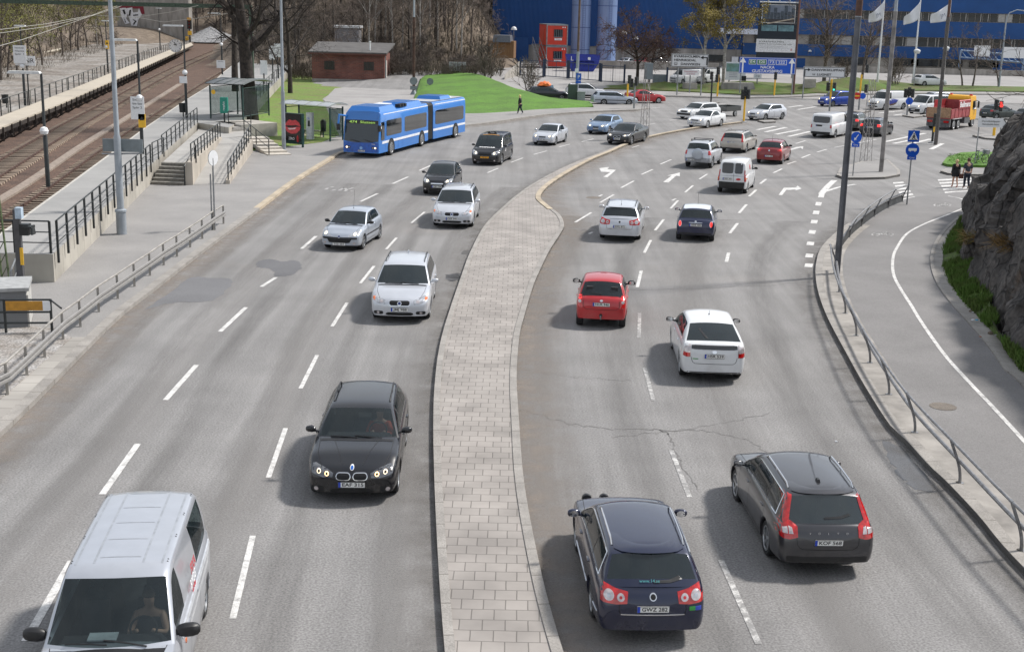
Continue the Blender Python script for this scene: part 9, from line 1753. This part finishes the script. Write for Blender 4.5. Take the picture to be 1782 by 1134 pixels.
for s in(1,-1):
 f=(lambda p:p)if s>0 else mirx;u,l=rect(.72,1.08,.56,.70,.03);h_=patch(T1,'headlight',DRK,f(u),f(l),'F',bus,.014);u,l=ell(.97,.63,.07,.055);patch(T1,'bulb',BLB,f(u),f(l),'F',h_,.02,thick=0);u,l=ell(.80,.63,.04,.04);patch(T1,'small_lamp',CLR,f(u),f(l),'F',h_,.02,thick=0)
 u,l=rect(.65,1.1,.40,.46);mb=MB();mb.tube([(s*1.1,nose-.5,BH-.35),(s*1.38,nose+.05,BH-.25),(s*1.40,nose+.15,2.1)],.07,8);mb.build('mirror_arm',BUSB,bus);mb=MB();mb.box((s*1.40,nose+.15,1.92),(.16,.20,.40));mb.build('wing_mirror',BLK,bus)
text('7393',.12,WHT,bus,(.85*-1,hit(T1,'F',.8,.86)[0].y+.03,.86),(pi/2,0,pi),'fleet_number');patch(T1,'crest',mat('crest_pale',(.25,.45,.75),.4),*ell(0,.60,.10,.10),'F',bus,.016);plate(bus,0,hit(T1,'F',0,.42)[0].y,.42,'F','MXG 049',lod=1);mb=MB();[mb.tube([(-.9+.95*k,nose+.05-.02,1.0),(-.3+.95*k,nose-.02,1.16)],.02,4)for k in range(2)];mb.build('wiper',BLK,bus)
def bus_side(T,par,stripe,wins,ax='W'):
 patch(T,'white_stripe',BWH,*rect(stripe[0],stripe[1],.86,1.02),ax,par,.006,16,1)
 patch(T,'roof_line',BWH,*rect(stripe[0],stripe[1]-.3,BH-.215,BH-.17),ax,par,.012,16,1)
 for y0,y1,z0,z1 in wins:patch(T,'side_window',BGL,*rect(y0,y1,z0,z1,.05),ax,par,.01,16,3)
wins1=[(nose-1.15,nose-.55,1.10,2.25),(nose-4.3,nose-1.5,1.30,2.30),(tail1+.35,nose-4.9,1.30,2.30)]
bus_side(T1,bus,(tail1+.02,nose-.75),wins1);bus_side(T1,bus,(tail1+.02,nose-.75),[(tail1+.4,nose-4,1.3,2.3)],'E')
seams(T1,bus,[('W',[(nose-1.32,.45),(nose-1.32,2.6)]),('W',[(-.7,.84),(-wbx+.8,.84)]),('W',[(nose-3.7,.4),(nose-3.7,.85)]),('W',[(-2.2,.4),(-2.2,.85)])],mat('bus_seam',(.01,.06,.30),.5),.02)
jt=Vector((0,tail1-.55,0));rs=bpy.data.objects.new('rear_section',None);COL.objects.link(rs);rs.parent=bus;d3=b_3+rt*1.22-fa;loc3=Matrix.Rotation(-bh,3,'Z')@Vector((d3 .x,d3 .y,0));a3=atan2(loc3 .x-jt.x,-(loc3 .y-jt.y));rs.location=jt;rs.rotation_euler=(0,0,a3*1.0);len3=(Vector((loc3 .x,loc3 .y))-Vector((jt.x,jt.y))).length
bpy.data.objects.remove(rs)
class RS:pass
MR_=Matrix.Translation(jt)@Matrix.Rotation(a3,4,'Z')
kids0=set(bpy.data.objects)
o2,T2=bus_section(bus,-(len3+2.1),-.55,False);bus_side(T2,bus,(-(len3+2.08),-.57),[(-(len3+1.7),-.95,1.30,2.30)]);
for s in(1,-1):link('rim',rm2,link('wheel',wm2,bus,(s*1.09,-len3,.5),0 if s>0 else pi))
mb=MB();mb.box((0,-(len3+2.1)/2-.2,BH+.12),(1.9,2.2,.26),taper=.85);mb.build('roof_pod',BUSB,bus);mb=MB();mb.box((.3,-len3-1.2,BH+.06),(.6,.6,.14),taper=.7);mb.box((-.5,-len3-.2,BH+.06),(.5,.5,.14),taper=.7);mb.build('roof_vent',BWH,bus);mb=MB();mb.box((0,-(len3+2.1)/2-.3,BH+.004),(2.0,len3+1.4,.02));mb.build('roof_sheet',mat('roof_grey',(.40,.41,.42),.6),bus)
for o in set(bpy.data.objects)-kids0:
 if o.parent==bus:o.matrix_basis=MR_@o.matrix_basis
mb=MB();rws=[]
for k in range(23):
 u=k/22;M4=Matrix.Translation(Vector((0,tail1,0)).lerp(jt+Matrix.Rotation(a3,3,'Z')@Vector((0,-.55,0)),u))@Matrix.Rotation(a3*u,4,'Z');g_=1.0 if k%2 else .955
 rws.append([M4@Vector((x*g_,0,z))for x,z in((-1.22,.35),(-1.22,2.70),(-1.1,2.86),(1.1,2.86),(1.22,2.70),(1.22,.35))])
mb.grid(rws);mb.build('bellows',BEL,bus,smooth=False)
for y in(0,-wbx):
 for s in(1,-1):
  w__=link('wheel',wm2,bus,(s*1.09,y,.5),0 if s>0 else pi);link('rim',rm2,w__)
for yy,MM in((0,None),(-wbx,None),(-len3,MR_)):
 for s in(1,-1):
  mb=MB();pts=[(s*1.262,yy+.62*cos(pi*k/12),.5+.62*sin(pi*k/12))for k in range(13)];mb.add(pts+[(s*1.262,yy-.62,zs_),(s*1.262,yy+.62,zs_)],[tuple(range(15))if s<0 else tuple(range(15))[::-1]]);o=mb.build('wheel_arch',DRK,bus,smooth=False);
  if MM:o.matrix_basis=MM
for o in bus.children:
 if o.name.startswith('wheel')and not o.name.startswith('wheel_arch'):o.location=o.location+Vector((.06 if o.location.x>0 else-.06,0,0))
pod=MB();pod.box((0,nose-2.2,BH+.10),(2.25,3.0,.34),taper=.82);pod.box((0,tail1+2.1,BH+.08),(1.9,3.2,.26),taper=.85);pod.build('roof_pod',BUSB,bus);mb=MB();[mb.box((-.9,nose-4.6-.5*k,BH+.12),(.35,.3,.2))for k in range(3)];mb.build('roof_grille',DRK,bus);mb=MB();mb.box((.2,nose-4.5,BH+.20),(.9,1.2,.06));mb.build('roof_hatch',BWH,bus,smooth=False)
#  people
def person(lab,loc,rz,h,nodes,edges,parts,hair=None):
 """a standing or walking figure: one skinned body with clothing of its own over it"""
 o=skin_figure([(n,tuple(c*h for c in p),tuple(r*h for r in(q if isinstance(q,tuple)else(q,q))))for n,p,q in nodes],edges,SKN,'person');o.location=loc;o.rotation_euler=(0,0,rz);tag(o,lab,'person')
 for nm,m,nn,ee,gr in parts:
  d={n:(p,q)for n,p,q in nodes};c=skin_figure([(n,tuple(x*h for x in d[n][0]),tuple((r+gr)*h for r in(d[n][1]if isinstance(d[n][1],tuple)else(d[n][1],)*2)))for n in nn],ee,m,nm);c.parent=o
 if hair:
  hp,m,s=hair;mb=MB();rws=[[Vector((s*cos(2*pi*k/14)*sin(pi*i/8),s*1.05*sin(2*pi*k/14)*sin(pi*i/8),s*1.15*cos(pi*i/8)))for k in range(14)]for i in range(1,7)];mb.grid(rws,closed=True);mb.f.append(tuple(range(14)));mb.m.append(0);mb.build('hair',m,o,loc=tuple(c*h for c in hp))
 return o
def walker(step,arm,lean=0):
 N=[('hip',(0,0,.52),(.085,.06)),('wst',(0,lean*.3,.62),(.075,.055)),('chs',(0,lean*.7,.74),(.095,.065)),('nk',(0,lean,.84),.032),('hd0',(0,lean+.01,.885),.05),('hd1',(0,lean+.012,.94),.055),('hd2',(0,lean+.01,.975),.035)]
 for s,nm,st,ar in((-1,'l',step,arm),(1,'r',-step,-arm)):
  N+=[(nm+'th',(s*.048,0,.48),.052),(nm+'kn',(s*.050,st*.45+.02,.27),.036),(nm+'an',(s*.048,st*.9-(.03 if st<0 else 0),.045+(.02 if st<0 else 0)),.022),(nm+'to',(s*.055,st*.9+.085,.018),.018),(nm+'sh',(s*.105,lean*.75,.80),.040),(nm+'el',(s*.135,lean*.7-ar*.35,.64),.028),(nm+'wr',(s*.13,lean*.7+ar*.25+.05,.50),.019),(nm+'hn',(s*.13,lean*.7+ar*.3+.06,.455),.019)]
 E=[('hip','wst'),('wst','chs'),('chs','nk'),('nk','hd0'),('hd0','hd1'),('hd1','hd2')]
 for nm in 'lr':E+=[('hip',nm+'th'),(nm+'th',nm+'kn'),(nm+'kn',nm+'an'),(nm+'an',nm+'to'),('chs',nm+'sh'),(nm+'sh',nm+'el'),(nm+'el',nm+'wr'),(nm+'wr',nm+'hn')]
 return N,E
TOPN=['chs','wst','hip','lsh','lel','lwr','rsh','rel','rwr'];TOPE=[('chs','wst'),('wst','hip'),('chs','lsh'),('lsh','lel'),('lel','lwr'),('chs','rsh'),('rsh','rel'),('rel','rwr')]
LEGN=['hip','lth','lkn','lan','rth','rkn','ran'];LEGE=[('hip','lth'),('lth','lkn'),('lkn','lan'),('hip','rth'),('rth','rkn'),('rkn','ran')]
SHN=['lan','lto'];SHE=[('lan','lto')];SHN2=['ran','rto'];SHE2=[('ran','rto')]
CLK=mat('cloth_black',(.012,.012,.014),.85,var=.3,scale=6);CLG=mat('cloth_slate',(.040,.046,.060),.85,var=.2,scale=6);CLN=mat('cloth_navy',(.012,.016,.032),.85);HBL=mat('hair_blond',(.55,.42,.22),.7,var=.2,scale=20);HBR=mat('hair_brown',(.07,.04,.025),.7);SHO=mat('shoe_dark',(.012,.012,.012),.6);SHP=mat('shoe_pink',(.45,.08,.10),.6);BCAP=mat('cap_yellow',(.62,.55,.20),.7)
N,E=walker(.09,.05);hd=.12
person('person with blond hair in black coat walking away over the crossing',G(1661,326,.01),hd,1.62,N,E,[('coat',CLK,TOPN,TOPE,.014),('shoes',SHP,SHN,SHE,.006),('shoes',SHP,SHN2,SHE2,.006)],((0,-.012,.938),HBL,.062*1.62))
c=G(1661,326,.01);mb=MB();mb.lathe([(.20,.62),(.235,.72),(.21,.95),(.19,1.05)],16,0,Matrix.Diagonal((1.1,.75,1)));po=[o for o in bpy.data.objects if o.name=='person'][0];mb.build('coat_skirt',CLK,po)
N,E=walker(.07,.04);person('person with short brown hair in slate shirt and dark trousers on the crossing',G(1681,328,.01),.08,1.76,N,E,[('shirt',CLG,TOPN[:5]+TOPN[6:8],[e for e in TOPE if 'lwr' not in e and 'rwr' not in e],.012),('trousers',CLN,LEGN,LEGE,.010),('shoes',SHO,SHN,SHE,.006),('shoes',SHO,SHN2,SHE2,.006)],((0,-.012,.942),HBR,.058*1.76))
mb=MB();mb.box((0,0,.16),(.26,.10,.26),taper=.8);mb.tube([(-.08,0,.28),(-.06,0,.45),(.06,0,.45),(.08,0,.28)],.012,5);b_=G(1671,327,.01);tag(mb.build('handbag',mat('bag_brown',(.12,.045,.03),.6),loc=b_+Vector((0,.05,.50)),smooth=False),'dark red-brown handbag carried between the two people on the crossing','bag')
N,E=walker(.13,-.10,.02);person('person in dark jacket and pale cap walking past the mound',G(905,199,.12),1.35,1.75,N,E,[('jacket',CLK,TOPN,TOPE,.016),('trousers',CLN,LEGN,LEGE,.010),('shoes',WHT,SHN,SHE,.006),('shoes',WHT,SHN2,SHE2,.006)],((0,.03,.94),BCAP,.062*1.75))
def seat_person(D,lab,shirt,bare=False,x=-.38):
 yA,rf,bf=D['yA'],D['rf'],D['belt'][0];y=(yA+rf)/2-.60;z=bf-.34
 nodes=[('hip',(x,y-.04,z-.12),.15),('chs',(x,y-.02,z+.26),(.17,.12)),('nk',(x,y,z+.42),.055),('h0',(x,y+.02,z+.50),.075),('h1',(x,y+.03,z+.58),.088),('h2',(x,y+.02,z+.65),.06),('ls',(x-.18,y,z+.32),.065),('le',(x-.26,y+.20,z+.12),.045),('lw',(x-.14,y+.42,z+.26),.032),('lh',(x-.10,y+.47,z+.30),.035),('rs',(x+.18,y,z+.32),.065),('re',(x+.26,y+.20,z+.12),.045),('rw',(x+.14,y+.42,z+.26),.032),('rh',(x+.10,y+.47,z+.30),.035)]
 ed=[('hip','chs'),('chs','nk'),('nk','h0'),('h0','h1'),('h1','h2'),('chs','ls'),('ls','le'),('le','lw'),('lw','lh'),('chs','rs'),('rs','re'),('re','rw'),('rw','rh')]
 o=skin_figure(nodes,ed,SKN,'person');o.location=D['root'].location;o.rotation_euler=D['root'].rotation_euler;tag(o,lab,'person');dd={n:(p,r)for n,p,r in nodes};nn=['chs','hip','ls','rs']+([]if bare else['le','lw','re','rw']);ee=[('chs','hip'),('chs','ls'),('chs','rs')]+([]if bare else[('ls','le'),('le','lw'),('rs','re'),('re','rw')])
 c=skin_figure([(n,dd[n][0],tuple(q+.014 for q in(dd[n][1]if isinstance(dd[n][1],tuple)else(dd[n][1],)*2)))for n in nn],ee,shirt,'shirt');c.parent=o
 mb=MB();s=.098;rws=[[Vector((s*cos(2*pi*k/12)*sin(pi*i/8),s*1.1*sin(2*pi*k/12)*sin(pi*i/8)-.02,s*1.05*cos(pi*i/8)))for k in range(12)]for i in range(1,5)];mb.grid(rws,closed=True);mb.f.append(tuple(range(12)));mb.m.append(0);mb.build('hair',HBR,o,loc=(x,y+.02,z+.605));return o
seat_person(VANP,'driver with bare forearms at the wheel of the silver delivery van',CLG,True);seat_person(BMWP,'driver in an orange-red top at the wheel of the black estate car',mat('cloth_orange_red',(.50,.07,.03),.8));seat_person(PRID,'driver in a red top inside the white wedge-shaped hatchback',mat('cloth_red',(.40,.02,.02),.8))
